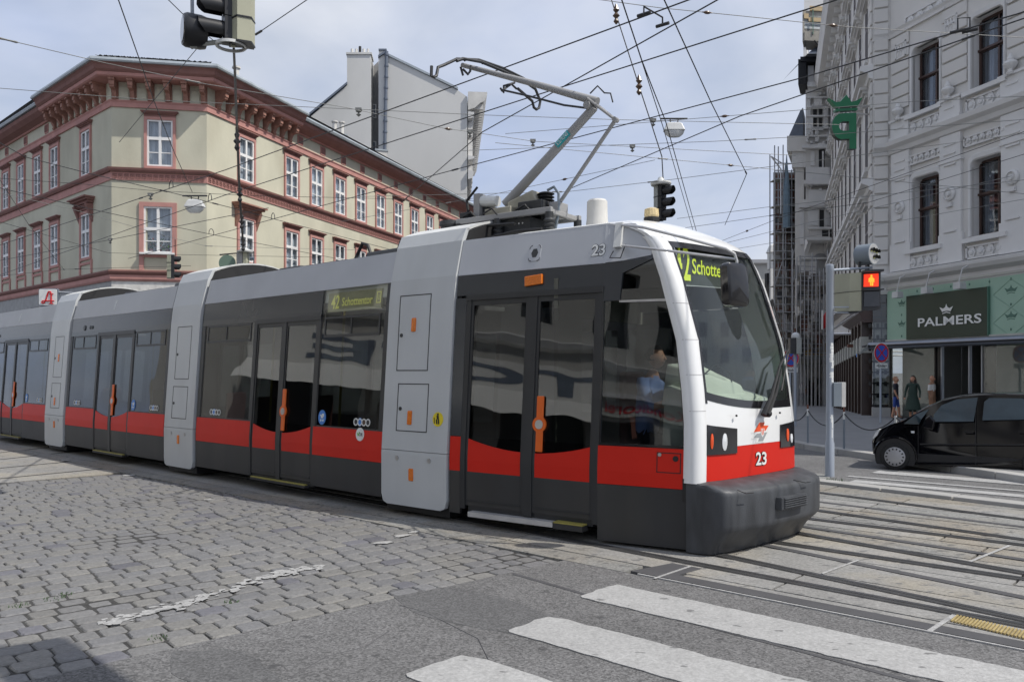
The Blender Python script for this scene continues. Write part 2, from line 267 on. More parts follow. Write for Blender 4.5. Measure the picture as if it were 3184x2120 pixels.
# ---------------------------------------------------------------- mesh helpers
class MB:
    """collects polygons (world coordinates) and links them as one object"""
    def __init__(s): s.v = []; s.f = []; s.m = []; s.mats = []
    def _mi(s, m):
        if m not in s.mats: s.mats.append(m)
        return s.mats.index(m)
    def add(s, vs, fs, m=None):
        o = len(s.v); s.v += [tuple(p) for p in vs]; i = s._mi(m)
        for f in fs: s.f.append([o + q for q in f]); s.m.append(i)
        return s
    def hexa(s, p, m=None):            # 8 corners: bottom 4 ccw, top 4 ccw
        return s.add(p, [(3, 2, 1, 0), (4, 5, 6, 7), (0, 1, 5, 4), (1, 2, 6, 5), (2, 3, 7, 6), (3, 0, 4, 7)], m)
    def box(s, a, b, m=None):
        (x0, y0, z0), (x1, y1, z1) = a, b
        return s.hexa([(x0, y0, z0), (x1, y0, z0), (x1, y1, z0), (x0, y1, z0), (x0, y0, z1), (x1, y0, z1), (x1, y1, z1), (x0, y1, z1)], m)
    def prism(s, poly, off, m=None):   # closed polygon extruded by a vector
        n = len(poly); off = Vector(off); p = [Vector(q) for q in poly]
        return s.add(p + [q + off for q in p], [tuple(range(n - 1, -1, -1)), tuple(range(n, 2 * n))] + [(i, (i + 1) % n, n + (i + 1) % n, n + i) for i in range(n)], m)
    def tube(s, pts, r, n=8, m=None, caps=True):
        pts = [Vector(p) for p in pts]; rr = r if isinstance(r, (list, tuple)) else [r] * len(pts)
        vs = []; fs = []; up = None
        for i, p in enumerate(pts):
            d = (pts[min(i + 1, len(pts) - 1)] - pts[max(i - 1, 0)]).normalized()
            if up is None: up = Vector((0, 0, 1)) if abs(d.z) < 0.9 else Vector((1, 0, 0))
            x = d.cross(up).normalized(); y = x.cross(d).normalized(); up = y
            vs += [p + (x * math.cos(2 * math.pi * q / n) + y * math.sin(2 * math.pi * q / n)) * rr[i] for q in range(n)]
        for i in range(len(pts) - 1):
            for q in range(n): fs.append((i * n + q, i * n + (q + 1) % n, (i + 1) * n + (q + 1) % n, (i + 1) * n + q))
        if caps: fs += [tuple(range(n - 1, -1, -1)), tuple(range((len(pts) - 1) * n, len(pts) * n))]
        return s.add(vs, fs, m)
    def lathe(s, prof, c, axis=(0, 0, 1), n=16, m=None):   # prof: (radius, height along axis)
        ax = Vector(axis).normalized(); x = ax.orthogonal().normalized(); y = ax.cross(x); c = Vector(c)
        vs = []; fs = []
        for r, h in prof: vs += [c + ax * h + (x * math.cos(2 * math.pi * q / n) + y * math.sin(2 * math.pi * q / n)) * r for q in range(n)]
        for i in range(len(prof) - 1):
            for q in range(n): fs.append((i * n + q, i * n + (q + 1) % n, (i + 1) * n + (q + 1) % n, (i + 1) * n + q))
        fs += [tuple(range(n - 1, -1, -1)), tuple(range((len(prof) - 1) * n, len(prof) * n))]
        return s.add(vs, fs, m)
    def grid(s, fn, us, vs_, m=None, flip=False):
        P = [fn(u, v) for v in vs_ for u in us]; nu = len(us); fs = []
        for j in range(len(vs_) - 1):
            for i in range(nu - 1):
                q = (j * nu + i, j * nu + i + 1, (j + 1) * nu + i + 1, (j + 1) * nu + i); fs.append(q[::-1] if flip else q)
        return s.add(P, fs, m)
    def shell(s, fn, us, vs_, th, m=None):   # fn(u, v, o): a curved plate of thickness th behind o = 0
        a = MB(); a.grid(lambda u, v: fn(u, v, 0), us, vs_); b = MB(); b.grid(lambda u, v: fn(u, v, -th), us, vs_, flip=True)
        n0 = len(a.v); nu, nv = len(us), len(vs_)
        ring = [i for i in range(nu)] + [j * nu + nu - 1 for j in range(1, nv)] + [(nv - 1) * nu + i for i in range(nu - 2, -1, -1)] + [j * nu for j in range(nv - 2, 0, -1)]
        rim = [(ring[(i + 1) % len(ring)], ring[i], n0 + ring[i], n0 + ring[(i + 1) % len(ring)]) for i in range(len(ring))]
        return s.add(a.v + b.v, a.f + [[n0 + q for q in f] for f in b.f] + rim, m)
    def obj(s, name, m=None, parent=None, smooth=False, fix=True, bevel=0, seg=2):
        base = BASE.get(parent.name, Vector()) if parent else Vector()
        me = bpy.data.meshes.new(name); me.from_pydata([Vector(q) - base for q in s.v], [], s.f)
        ms = s.mats or [m]
        for q in ms: me.materials.append(MAT[q or m or 'black'])
        if len(ms) > 1:
            for p, i in zip(me.polygons, s.m): p.material_index = i
        if fix:
            bm = bmesh.new(); bm.from_mesh(me); bmesh.ops.recalc_face_normals(bm, faces=bm.faces); bm.to_mesh(me); bm.free()
        o = bpy.data.objects.new(name, me); COL.objects.link(o)
        if parent: o.parent = parent; BASE[o.name] = base
        if smooth:
            for p in me.polygons: p.use_smooth = True
            bm = bmesh.new(); bm.from_mesh(me)
            for e in bm.edges:
                if len(e.link_faces) == 2 and e.calc_face_angle(0) > R(38): e.smooth = False
            bm.to_mesh(me); bm.free()
        if bevel:
            b = o.modifiers.new('edge', 'BEVEL'); b.width = bevel; b.segments = seg; b.limit_method = 'ANGLE'
        return o
BASE = {}
def props(o, label=None, cat=None, group=None, kind=None):
    if label: o['label'] = label
    if cat: o['category'] = cat
    if group: o['group'] = group
    if kind: o['kind'] = kind
    return o
def root(name, loc, label=None, cat=None, group=None, kind=None):
    o = bpy.data.objects.new(name, None); COL.objects.link(o); o.location = loc; o.empty_display_size = 0.2
    BASE[o.name] = Vector(loc); return props(o, label, cat, group, kind)
def kids(o): return [c for c in COL.objects if c.parent == o]
def dup(o, loc=None, rz=None, label=None, parent=None, pairs=None):
    kd = CHILD.get(o.name)
    if kd is None: kd = CHILD[o.name] = [c.name for c in COL.objects if c.parent == o]
    c = o.copy(); COL.objects.link(c)
    if parent: c.parent = parent
    if loc is not None: c.location = loc
    if rz is not None: c.rotation_euler = (0, 0, rz)
    if label: c['label'] = label
    for k in kd: dup(bpy.data.objects[k], parent=c)
    return c
CHILD = {}

# ---------------------------------------------------------------- reading the photograph's rays
def ray(px, py): return ((px - CX) / F, (HZ - py) / F)
def gnd(px, py, z=0.0):
    Y = (z - EYE) / ray(px, py)[1]; return Vector((ray(px, py)[0] * Y, Y, z))
def at_y(px, py, Y):
    a, b = ray(px, py); return Vector((a * Y, Y, EYE + b * Y))
def at_z(px, py, z): return gnd(px, py, z)
class Side:
    """an upright, inward-leaning face: s runs along u, z is height, o stands out towards the camera"""
    def __init__(s, O, u, prof=None, lat=0.0):
        s.u = Vector((u[0], u[1])).normalized(); s.m = Vector((-s.u.y, s.u.x)); s.O = Vector((O[0], O[1])) - s.m * lat; s.prof = prof
        if s.m.dot(Vector(O[:2])) > 0: s.m = -s.m; s.O = Vector((O[0], O[1])) - s.m * lat
    def inset(s, z):
        if not s.prof: return 0.0
        p = s.prof
        if z <= p[0][0]: return p[0][1]
        for (a, b), (c, d) in zip(p, p[1:]):
            if z <= c: return b + (d - b) * (z - a) / (c - a)
        return p[-1][1]
    def p(s, t, z, o=0.0):
        q = s.O + s.u * t + s.m * (o - s.inset(z)); return Vector((q.x, q.y, z))
    def pix(s, px, py, o=0.0):
        a, b = ray(px, py); z = 2.0
        for _ in range(8):
            q = s.O + s.m * (o - s.inset(z)); t = (a * q.y - q.x) / (s.u.x - a * s.u.y); z = EYE + b * (q.y + t * s.u.y)
        return (t, z)
    def patch(s, mb, poly, o=0.0, th=0.03, m=None):
        bm = bmesh.new(); vs = [bm.verts.new((t, z, 0)) for t, z in poly]; f = bm.faces.new(vs)
        if s.prof:
            for zz, _ in s.prof:
                g = list(bm.verts) + list(bm.edges) + list(bm.faces)
                bmesh.ops.bisect_plane(bm, geom=g, plane_co=(0, zz, 0), plane_no=(0, 1, 0), dist=1e-5)
        bm.verts.index_update(); bm.edges.index_update()
        fr = [(v.co.x, v.co.y) for v in bm.verts]; n = len(fr)
        fs = [[v.index for v in q.verts] for q in bm.faces]
        rim = [(e.verts[0].index, e.verts[1].index) for e in bm.edges if len(e.link_faces) == 1]
        bm.free()
        mb.add([s.p(t, z, o) for t, z in fr] + [s.p(t, z, o - th) for t, z in fr], fs + [[n + q for q in f][::-1] for f in fs] + [(a, b, n + b, n + a) for a, b in rim], m)
        return mb
    def rect(s, mb, t0, t1, z0, z1, o=0.0, th=0.03, m=None): return s.patch(mb, [(t0, z0), (t1, z0), (t1, z1), (t0, z1)], o, th, m)
    def disc(s, mb, t, z, rx, rz=None, o=0.0, th=0.006, n=20, m=None):
        rz = rz or rx; return s.patch(mb, [(t + rx * math.cos(2 * math.pi * i / n), z + rz * math.sin(2 * math.pi * i / n)) for i in range(n)], o, th, m)
    def ring(s, mb, t, z, rx, w, o=0.0, th=0.004, n=20, m=None):
        P = lambda r, i, d: s.p(t + r * math.cos(2 * math.pi * i / n), z + r * math.sin(2 * math.pi * i / n), d)
        v = []; f = []
        for i in range(n): v += [P(rx, i, o), P(rx - w, i, o), P(rx, i, o - th), P(rx - w, i, o - th)]
        for i in range(n):
            a, b = 4 * i, 4 * ((i + 1) % n); f += [(a, b, b + 1, a + 1), (a + 2, a + 3, b + 3, b + 2), (a, a + 2, b + 2, b), (a + 1, b + 1, b + 3, a + 3)]
        return mb.add(v, f, m)
    def pxpoly(s, mb, pts, o=0.0, th=0.03, m=None): return s.patch(mb, [s.pix(x, y, o) for x, y in pts], o, th, m)
def rrect(x0, x1, y0, y1, r, n=4):
    o = []
    for cx, cy, a in ((x1 - r, y1 - r, 0), (x0 + r, y1 - r, 90), (x0 + r, y0 + r, 180), (x1 - r, y0 + r, 270)):
        o += [(cx + r * math.cos(R(a + 90 * i / n)), cy + r * math.sin(R(a + 90 * i / n))) for i in range(n + 1)]
    return o
def text2d(txt, bold=0.0, res=3, shear=0.0, space=1.0):
    cu = bpy.data.curves.new('t', 'FONT'); cu.body = txt; cu.resolution_u = res; cu.offset = bold; cu.shear = shear; cu.space_character = space; cu.fill_mode = 'FRONT'
    ob = bpy.data.objects.new('t', cu); COL.objects.link(ob)
    dg = bpy.context.evaluated_depsgraph_get(); me = bpy.data.meshes.new_from_object(ob.evaluated_get(dg))
    v = [(q.co.x, q.co.y) for q in me.vertices]; f = [list(p.vertices) for p in me.polygons]
    bpy.data.objects.remove(ob); bpy.data.curves.remove(cu); bpy.data.meshes.remove(me)
    x0 = min(q[0] for q in v); x1 = max(q[0] for q in v); y0 = min(q[1] for q in v); y1 = max(q[1] for q in v)
    return [((a - x0) / (x1 - x0), (b - y0) / (y1 - y0)) for a, b in v], f, (x1 - x0) / (y1 - y0)
def put_text(mb, txt, fn, m=None, **k):
    """fn maps (0..1, 0..1) of the text's own box to a point"""
    v, f, _ = text2d(txt, **k); return mb.add([fn(a, b) for a, b in v], f, m)
def bil(p00, p10, p11, p01):
    p00, p10, p11, p01 = map(Vector, (p00, p10, p11, p01))
    return lambda a, b: (p00 * (1 - a) + p10 * a) * (1 - b) + (p01 * (1 - a) + p11 * a) * b
def project(p): return (CX + F * p[0] / p[1], HZ - F * (p[2] - EYE) / p[1])
def lerp(a, b, t): return a + (b - a) * t
def span(a, b, n): return [a + (b - a) * i / (n - 1) for i in range(n)]
# ================================================================ THE TRAM
PROF = [(0.75, 0.0), (2.59, 0.13), (2.88, 0.165), (3.3, 0.27), (3.5, 0.37)]
S1 = Side((0.20, 8.65), (-0.8193, 0.5734), PROF)            # front section, behind the cab
P1 = Vector((-0.745, 9.31)); P2 = Vector((-1.608, 9.997))
SP1 = Side(P1, P2 - P1, PROF)                               # first portal
S2 = Side(P2, (-0.7414, 0.6711), PROF)                      # everything behind it runs straight
SCB = Side((0.855, 8.19), (0.869, -0.4947), PROF)           # the cab's side, tapering to the nose
NV = Vector((0.5734, 0.8193, 0)); EV = Vector((0.8193, -0.5734, 0))
TRAM = root('tram', (-3.0, 12.0, 0), 'red, grey and white low-floor articulated tram on line 42 crossing the junction', 'tram')
def part(name, mb, m=None, parent=None, **k): return mb.obj(name, m, parent or TRAM, **k)
ZS, ZR, ZW, ZB, ZG, ZT = 0.19, 0.615, 1.0, 2.5, 2.87, 3.27   # sill, red from, glass from, band from, grey from, roof edge

def curve_z(r, mid, half): return 0.87 + 0.13 * min(1.0, abs(r - mid) / half) ** 2
def door_leaf(S, s0, r0, r1, mid, half, zt, handle=None, zs=ZS + 0.04):
    """frame, red and dark lower panels; the pane, the handle and the button are its own pieces"""
    a, b = min(r0, r1), max(r0, r1); f = MB(); w = 0.035
    q = span(a + w, b - w, 7)
    S.rect(f, s0 + a, s0 + a + w, zs, zt, -0.012, 0.03, 'tram_dark'); S.rect(f, s0 + b - w, s0 + b, zs, zt, -0.012, 0.03, 'tram_dark')
    S.rect(f, s0 + a + w, s0 + b - w, zt - 0.06, zt, -0.012, 0.03, 'tram_dark')
    S.patch(f, [(s0 + a + w, ZR), (s0 + b - w, ZR)] + [(s0 + r, curve_z(r, mid, half)) for r in q[::-1]], -0.010, 0.03, 'tram_red')
    S.rect(f, s0 + a + w, s0 + b - w, zs, ZR, -0.011, 0.03, 'tram_skirt')
    S.rect(f, s0 + a + w, s0 + b - w, zs + 0.05, zs + 0.065, -0.004, 0.01, 'tram_dark')
    leaf = part('door_leaf', f)
    g = MB(); S.patch(g, [(s0 + r, curve_z(r, mid, half)) for r in q] + [(s0 + b - w, zt - 0.06), (s0 + a + w, zt - 0.06)], -0.02, 0.008); g.obj('pane', 'tram_glass', leaf)
    if handle:
        hr, hz0, hz1, hb = handle
        h = MB(); S.rect(h, s0 + hr - 0.045, s0 + hr + 0.045, hz0, hz1, 0.008, 0.02); h.obj('handle', 'orange', leaf, bevel=0.01)
        d = MB(); S.disc(d, s0 + hr, hb, 0.085, o=0.014, th=0.02, m='orange'); S.disc(d, s0 + hr, hb, 0.05, o=0.018, th=0.012, m='steel'); d.obj('button', 'orange', leaf)
    return leaf
def rings(S, s, z, r=0.05):
    m = MB()
    for i, c in enumerate(('tram_dark', 'sticker_blue', 'insulator_brown', 'tram_dark')):
        t = s - (i - 1.5) * r * 1.75; S.disc(m, t, z, r * 0.85, r * 1.15, o=-0.006, th=0.003, m=c); S.ring(m, t, z, r, 0.014, o=-0.003, th=0.004, m='sticker_white')
    return part('rules_sticker', m)
def marker(S, s, z, w=0.07, h=0.15, parent=None):
    m = MB(); S.patch(m, rrect(s - w / 2, s + w / 2, z - h / 2, z + h / 2, 0.012, 2), 0.035, 0.05); return part('marker_light', m, 'amber', parent, bevel=0.008)
def section(S, s0, L, sign=False, last=False):
    r_d0, r_d1, mid = 1.54, 3.18, 2.40
    m = MB(); S.rect(m, s0 + .03, s0 + L - .03, ZG, ZT, 0, 0.05); part('roof_panel', m, 'tram_grey')
    for a, b in (((1.49, L - .03), (.03, .10)) if sign else ((.03, L - .03),)):
        m = MB(); S.rect(m, s0 + a, s0 + b, ZB, ZG - .004, -0.004, 0.04); part('window_band', m, 'tram_band')
    for a, b in ((.03, r_d0 - .01), (r_d1 + .01, L - .03)):
        m = MB(); S.rect(m, s0 + a, s0 + b, ZR, ZW, 0, 0.04); part('red_stripe', m, 'tram_red')
        m = MB(); S.rect(m, s0 + a, s0 + b, ZS, ZR - .004, 0, 0.04); part('skirt', m, 'tram_skirt')
    m = MB(); S.rect(m, s0 + r_d0, s0 + r_d1, ZS - .03, ZS + .03, -.03, .05); part('door_sill', m, 'tram_skirt')
    for a, b in ((0.02, .10), (r_d0 - .05, r_d0 + .03), (mid - .05, mid + .05), (r_d1 - .03, r_d1 + .05), (L - .12, L - .02)): m = MB(); S.rect(m, s0 + a, s0 + b, (ZS if r_d0 - .1 < a < r_d1 else ZW), ZB, -0.002, 0.035); part('door_post', m, 'tram_dark')
    m = MB(); S.rect(m, s0 + r_d0 - .05, s0 + r_d1 + .05, ZB - .035, ZB + .035, 0.006, 0.05); part('door_header', m, 'tram_dark')
    m = MB(); S.rect(m, s0 + r_d0 + .1, s0 + r_d1 - .12, ZS - .045, ZS - .01, 0.05, 0.1, 'tram_skirt'); S.rect(m, s0 + r_d0 + .1, s0 + r_d1 - .12, ZS - .01, ZS + .004, 0.05, 0.05, 'yellow_edge'); part('door_step', m)
    half = (r_d1 - r_d0) / 2
    door_leaf(S, s0, r_d0 + .035, mid - .05, mid, half, ZB - .035, (mid - .11, .90, 1.50, 1.18))
    door_leaf(S, s0, mid + .05, r_d1 - .035, mid, half, ZB - .035)
    for a, b, div in ((.10, r_d0 - .05, .5), (r_d1 + .05, L - .12, .55)):
        g = MB(); S.rect(g, s0 + a, s0 + b, ZW, ZB, -0.012, 0.008); w = part('window', g, 'tram_glass')
        f = MB(); x0, x1 = a + .1, b - .08
        for q in ((x0, x1, 2.215, 2.25), (x0, x1, 2.465, 2.495), (x0, x0 + .03, 2.25, 2.465), (x1 - .03, x1, 2.25, 2.465), (lerp(x0, x1, div) - .012, lerp(x0, x1, div) + .012, 2.25, 2.465)): S.rect(f, s0 + q[0], s0 + q[1], q[2], q[3], -0.004, 0.012)
        for q in ((a, b, ZW, ZW + .02), (a, a + .02, ZW, ZB), (b - .02, b, ZW, ZB)): S.rect(f, s0 + q[0], s0 + q[1], q[2], q[3], -0.007, 0.006)
        f.obj('hopper_frame', 'tram_dark', w)
        if div > .5:
            f = MB(); S.rect(f, s0 + x0 + .03, s0 + lerp(x0, x1, div), 2.25, 2.465, -0.05, 0.01); f.obj('open_hopper', 'tram_glass', w)
    rings(S, s0 + 0.46, 1.10, 0.048); rings(S, s0 + L - .62, 1.10, 0.048)
    m = MB(); S.disc(m, s0 + r_d0 - .20, 1.13, .085, .10, o=-.004, th=.004, m='sticker_blue'); q = s0 + r_d0 - .20
    for a in ((-.03, .02, 1.12, 1.16), (-.045, .0, 1.14, 1.18), (.02, .045, 1.15, 1.165)): S.rect(m, q + a[0], q + a[1], a[2], a[3], 0.0, .003, 'sticker_white')
    for dx in (-.03, .02): S.disc(m, q + dx, 1.09, .016, o=0.0, th=.003, n=8, m='sticker_white')
    part('pram_sticker', m)
    if sign:
        g = MB(); S.rect(g, s0 + .10, s0 + 1.49, ZB, ZG - .004, -0.012, 0.008); w = part('sign_window', g, 'sign_glass')
        b0, b1 = S.pix(1013, 963), S.pix(1183, 898); bd = MB(); S.rect(bd, b1[0], b0[0], 2.56, 2.82, -0.03, 0.03); part('destination_board', bd, 'led_board_sheen')
        for tx, xa, xb, za, zb, bo in (('42', 1027, 1053, 2.60, 2.79, .02), ('Schottentor', 1060, 1155, 2.63, 2.745, .012), ('U', 1171, 1176, 2.67, 2.74, .02)):
            ta = S.pix(xa, 930)[0]; tb = S.pix(xb, 920)[0]
            t = MB(); put_text(t, tx, lambda u, v: S.p(lerp(ta, tb, u), lerp(za, zb, v), -0.024), bold=bo); part('destination_text', t, 'led_side', fix=False)
        t = MB(); ta = S.pix(1167, 920)[0]; tb = S.pix(1180, 920)[0]
        for q in ((ta, ta - .012, 2.63, 2.78), (tb, tb + .012, 2.63, 2.78), (ta, tb, 2.63, 2.642), (ta, tb, 2.768, 2.78)): S.rect(t, min(q[:2]), max(q[:2]), q[2], q[3], -0.024, .003)
        part('destination_text', t, 'led_side')
    else:
        for t_, r in ((s0 + L - .75, .055), (s0 + L - 1.05, .035), (s0 + L - 1.15, .035)):
            m = MB(); S.disc(m, t_, 2.66, r, o=.01, th=.02); part('camera_dome', m, 'tram_dark')
    # inside: floor, far side, ceiling, seats and poles
    B = 2.30
    m = MB(); S.rect(m, s0, s0 + L, .22, .30, -.10, 2.1); part('floor', m, 'interior_dark')
    m = MB(); S.rect(m, s0, s0 + L, 2.62, 2.68, -.2, 1.9); part('ceiling', m, 'interior_pale')
    m = MB(); S.rect(m, s0, s0 + L, .15, 1.0, -B + .08, .05, 'interior_grey'); S.rect(m, s0, s0 + L, 2.3, 3.25, -B + .08, .05, 'interior_grey')
    for a, b in ((0, .25), (1.5, 1.6), (2.35, 2.45), (3.15, 3.3), (L - .25, L)): S.rect(m, s0 + a, s0 + b, 1.0, 2.3, -B + .08, .05, 'interior_grey')
    part('far_side', m)
    m = MB(); S.rect(m, s0, s0 + L, 1.0, 2.3, -B + .06, .008); part('far_window', m, 'tram_glass')
    for a, l in ((.75, -.5), (.75, -1.6), (3.9, -.5), (3.9, -1.6)):
        m = MB(); S.rect(m, s0 + a - .22, s0 + a + .22, .72, .80, l + .2, .42); S.rect(m, s0 + a - .26, s0 + a - .19, .78, 1.35, l + .2, .42); part('seat', m, 'seat_red', bevel=.03)
    for a in (1.45, 3.25):
        m = MB(); m.tube([S.p(s0 + a, .3, -.35), S.p(s0 + a, 2.6, -.35)], .018); part('grab_pole', m, 'yellow')
    # roof deck with its boxes
    m = MB(); S.rect(m, s0 + .02, s0 + L - .02, 3.14, 3.18, -.33, 1.75); S.rect(m, s0 + .02, s0 + L - .02, 2.7, 3.2, -.05, .04) ; part('roof_deck', m, 'roof_white')
    for a, b, l0, l1, h in ((.25, 1.5, .55, 1.3, .30), (1.75, 2.9, .42, 1.4, .21), (3.1, 3.7, .5, 1.2, .25)):
        m = MB(); S.rect(m, s0 + a, s0 + b, 3.18, 3.18 + h, -l0, l1 - l0 + .4); part('roof_box', m, 'panto_dark', bevel=.02)
    # dark frame behind the panels
    m = MB(); S.rect(m, s0 - .02, s0 + L + .02, .3, 1.0, -.045, .03); S.rect(m, s0 - .02, s0 + L + .02, 2.5, 3.2, -.055, .02) if not sign else S.rect(m, s0 + 1.5, s0 + L, 2.5, 3.2, -.055, .02); part('inner_frame', m, 'black')

def portal(S, s0, w, lights, hatches, pedestrian=False):
    m = MB(); z0, zt = .13, 3.46
    S.patch(m, [(s0 + .1, z0), (s0 + w - .1, z0), (s0 + w - .03, z0 + .03), (s0 + w, z0 + .12), (s0 + w, .79), (s0, .79), (s0, z0 + .12), (s0 + .03, z0 + .03)], 0.022, 0.06)
    pl = part('portal_apron', m, 'tram_portal')
    m = MB(); S.rect(m, s0, s0 + w, .797, zt, 0.022, 0.06); pp = part('portal_panel', m, 'tram_portal')
    for (a, b, c, d) in hatches:
        f = MB(); g = .012
        for q in ((a, b, c, c + g), (a, b, d - g, d), (a, a + g, c, d), (b - g, b, c, d)): S.rect(f, q[0], q[1], q[2], q[3], 0.0245, 0.006)
        f.obj('hatch_seam', 'tram_dark', pp); h = MB(); S.disc(h, b - .06, lerp(c, d, .47), .024, o=.03, th=.01, n=12); h.obj('hatch_lock', 'tram_dark', pp)
    for a, z in lights: marker(S, a, z, .075, .17 if z > .8 else .15, pp)
    for a in (s0 + .28, s0 + w - .28):
        h = MB(); S.disc(h, a, .70, .028, o=.03, th=.01, n=12); h.obj('bolt', 'steel', pl)
    def arch(o_, l, k=0): 
        x = (l - 1.2) / 1.2; return 3.46 + .19 * (1 - x * x) + k
    m = MB(); ls = span(.37, 2.03, 13)
    m.shell(lambda a, l, o: S.p(s0 + a, 3.45, 0) + Vector((-S.m.x, -S.m.y, 0)) * (l - .37) + Vector((0, 0, .19 * (1 - ((l - 1.2) / .83) ** 2) + .01 + o)), [0, w], ls, .03); part('portal_roof', m, 'roof_white')
    for t, u in ((s0 - .035, 1), (s0 + w + .035, -1)):        # bellows, seen as the dark gap and the dark arch over the roofs
        m = MB(); S.rect(m, t - .04, t + .04, .2, 3.3, -.03, .3)
        v = [S.p(t, 3.15, -.02)] + [S.p(t, 3.45, -.02) + Vector((-S.m.x, -S.m.y, 0)) * (l - .37) + Vector((0, 0, .19 * (1 - ((l - 1.2) / .83) ** 2) - .02)) for l in ls] + [S.p(t, 3.15, -1.7)]
        m.prism(v, Vector((S.u.x, S.u.y, 0)) * .05); part('bellows', m, 'black')
    m = MB(); S.rect(m, s0, s0 + w, .1, 3.4, -2.2, .05, 'tram_portal'); S.rect(m, s0 + .02, s0 + w - .02, .05, .7, -.06, 2.1, 'black'); part('wheel_housing', m)

# ---- front section: door
sd0 = S1.pix(1853, 1500)[0]; sd1 = S1.pix(1440, 1500)[0]; smid = S1.pix(1637, 1450)[0]; sp = S1.pix(1393, 1500)[0]
half = (sd1 - sd0) / 2
m = MB(); S1.rect(m, sd0 - .02, sp - .02, ZG, ZT + .03, 0, .05); front_roof = part('roof_panel', m, 'tram_grey')
m = MB(); S1.rect(m, sd0 - .02, sp - .02, 2.63, ZG - .004, -.004, .04); part('window_band', m, 'tram_band')
m = MB(); S1.rect(m, sd1 + .05, sp - .02, ZS - .06, ZR, 0, .04, 'tram_skirt'); S1.rect(m, sd1 + .05, sp - .02, ZR, ZW + .005, .0, .04, 'tram_red'); S1.rect(m, sd1 + .05, sp - .02, ZW + .01, 2.60, 0, .04, 'tram_band'); part('side_panel', m)
for a, b in ((sd1 - .02, sd1 + .05), (smid - .06, smid + .06), (sd0 - .02, sd0 + .05)): m = MB(); S1.rect(m, a, b, ZS, 2.60, -.002, .035); part('door_post', m, 'tram_dark')
m = MB(); S1.rect(m, sd0 - .02, sd1 + .05, 2.57, 2.63, .008, .05); part('door_header', m, 'tram_dark')
ZB_keep = ZB
door_leaf(S1, 0, smid + .06, sd1 - .02, smid, half, 2.57)
hb = S1.pix(1678, 1319)
door_leaf(S1, 0, sd0 + .05, smid - .06, smid, half, 2.57, (S1.pix(1678, 1320)[0], S1.pix(1678, 1405)[1], S1.pix(1680, 1231)[1], hb[1]))
m = MB(); S1.rect(m, sd0 + .05, sd1 - .05, ZS - .03, ZS + .04, -.03, .05, 'tram_dark'); S1.rect(m, sd0 + .48, sd1 - .12, ZS - .07, ZS - .015, .07, .12, 'alu'); S1.rect(m, sd0 + .12, sd0 + .47, ZS - .08, ZS - .022, .07, .12, 'tram_skirt'); S1.rect(m, sd0 + .12, sd0 + .47, ZS - .02, ZS - .005, .07, .1, 'yellow_edge'); part('door_step', m)
m = MB(); S1.pxpoly(m, [(1630, 860), (1684, 851), (1684, 882), (1630, 891)][::-1], .03, .05); part('marker_light', m, 'amber', bevel=.008)
q = [S1.pix(x, y) for x, y in ((1646, 769), (1682, 764), (1682, 806), (1646, 810))]; cs = sum(a for a, b in q) / 4; cz = sum(b for a, b in q) / 4
m = MB(); S1.patch(m, rrect(cs - .075, cs + .075, cz - .09, cz + .09, .03), .006, .01, 'tram_grey')
for a in rrect(cs - .072, cs + .072, cz - .087, cz + .087, .03): S1.rect(m, a[0] - .004, a[0] + .004, a[1] - .004, a[1] + .004, .0085, .004, 'tram_dark')
S1.disc(m, cs, cz, .045, .055, o=.009, th=.006, n=6, m='tram_band'); part('loudspeaker', m)
def num23(nm, fn, off):
    t = MB(); put_text(t, '23', lambda u, v: fn(u, v, off), bold=.06, m='tram_dark'); put_text(t, '23', lambda u, v: fn(lerp(.02, .98, u), lerp(.03, .97, v), off + .003), bold=.02, m='sticker_white'); return t
n0, n1 = S1.pix(1838, 797), S1.pix(1886, 757)
part('fleet_number', num23('n', lambda u, v, o: S1.p(lerp(n0[0], n1[0], u), lerp(n0[1] - .005, n1[1] + .005, v), o), .004), fix=False)
m = MB(); S1.rect(m, sd0 - .02, sp, .3, 1.0, -.045, .03); S1.rect(m, sd0 - .02, sp, 2.6, 3.25, -.055, .02); part('inner_frame', m, 'black')
# cab side
def setback(z):
    p = [(0.6, 0), (1.2, 0), (1.57, .035), (2.05, .10), (2.4, .2), (2.68, .28), (3.0, .40), (3.1, .47), (3.25, .7)]
    if z <= p[0][0]: return 0.0
    for (a, b), (c, d) in zip(p, p[1:]):
        if z <= c: return b + (d - b) * (z - a) / (c - a)
    return p[-1][1]
TE = SCB.pix(2141, 1480)[0]
ce = lambda z: TE - setback(z)
zc = span(ZW, 2.62, 8)
m = MB(); SCB.rect(m, .015, TE, .04, ZR - .004, 0, .04); part('skirt', m, 'tram_skirt')
m = MB(); SCB.rect(m, .015, TE, ZR, ZW, 0, .04); part('red_stripe', m, 'tram_red')
f0, f1 = SCB.pix(2041, 1468), SCB.pix(2118, 1409); m = MB(); g = .008
for q in ((f0[0], f1[0], f0[1], f0[1] + g), (f0[0], f1[0], f1[1] - g, f1[1]), (f0[0], f0[0] + g, f0[1], f1[1]), (f1[0] - g, f1[0], f0[1], f1[1])): SCB.rect(m, q[0], q[1], q[2], q[3], .003, .006)
SCB.disc(m, lerp(f0[0], f1[0], .78), lerp(f0[1], f1[1], .72), .028, o=.006, th=.01); SCB.disc(m, lerp(f0[0], f1[0], .12), lerp(f0[1], f1[1], .88), .018, o=.006, th=.01, m='steel'); part('service_flap', m, 'black')
wl = [SCB.pix(1878, 953), SCB.pix(1874, 1376)]
m = MB(); SCB.patch(m, [(wl[0][0], ZW + .03)] + [(ce(z) - .06, z) for z in span(ZW + .03, 2.47, 8)] + [(wl[0][0], 2.47)], -.012, .008); cw = part('cab_window', m, 'cab_glass')
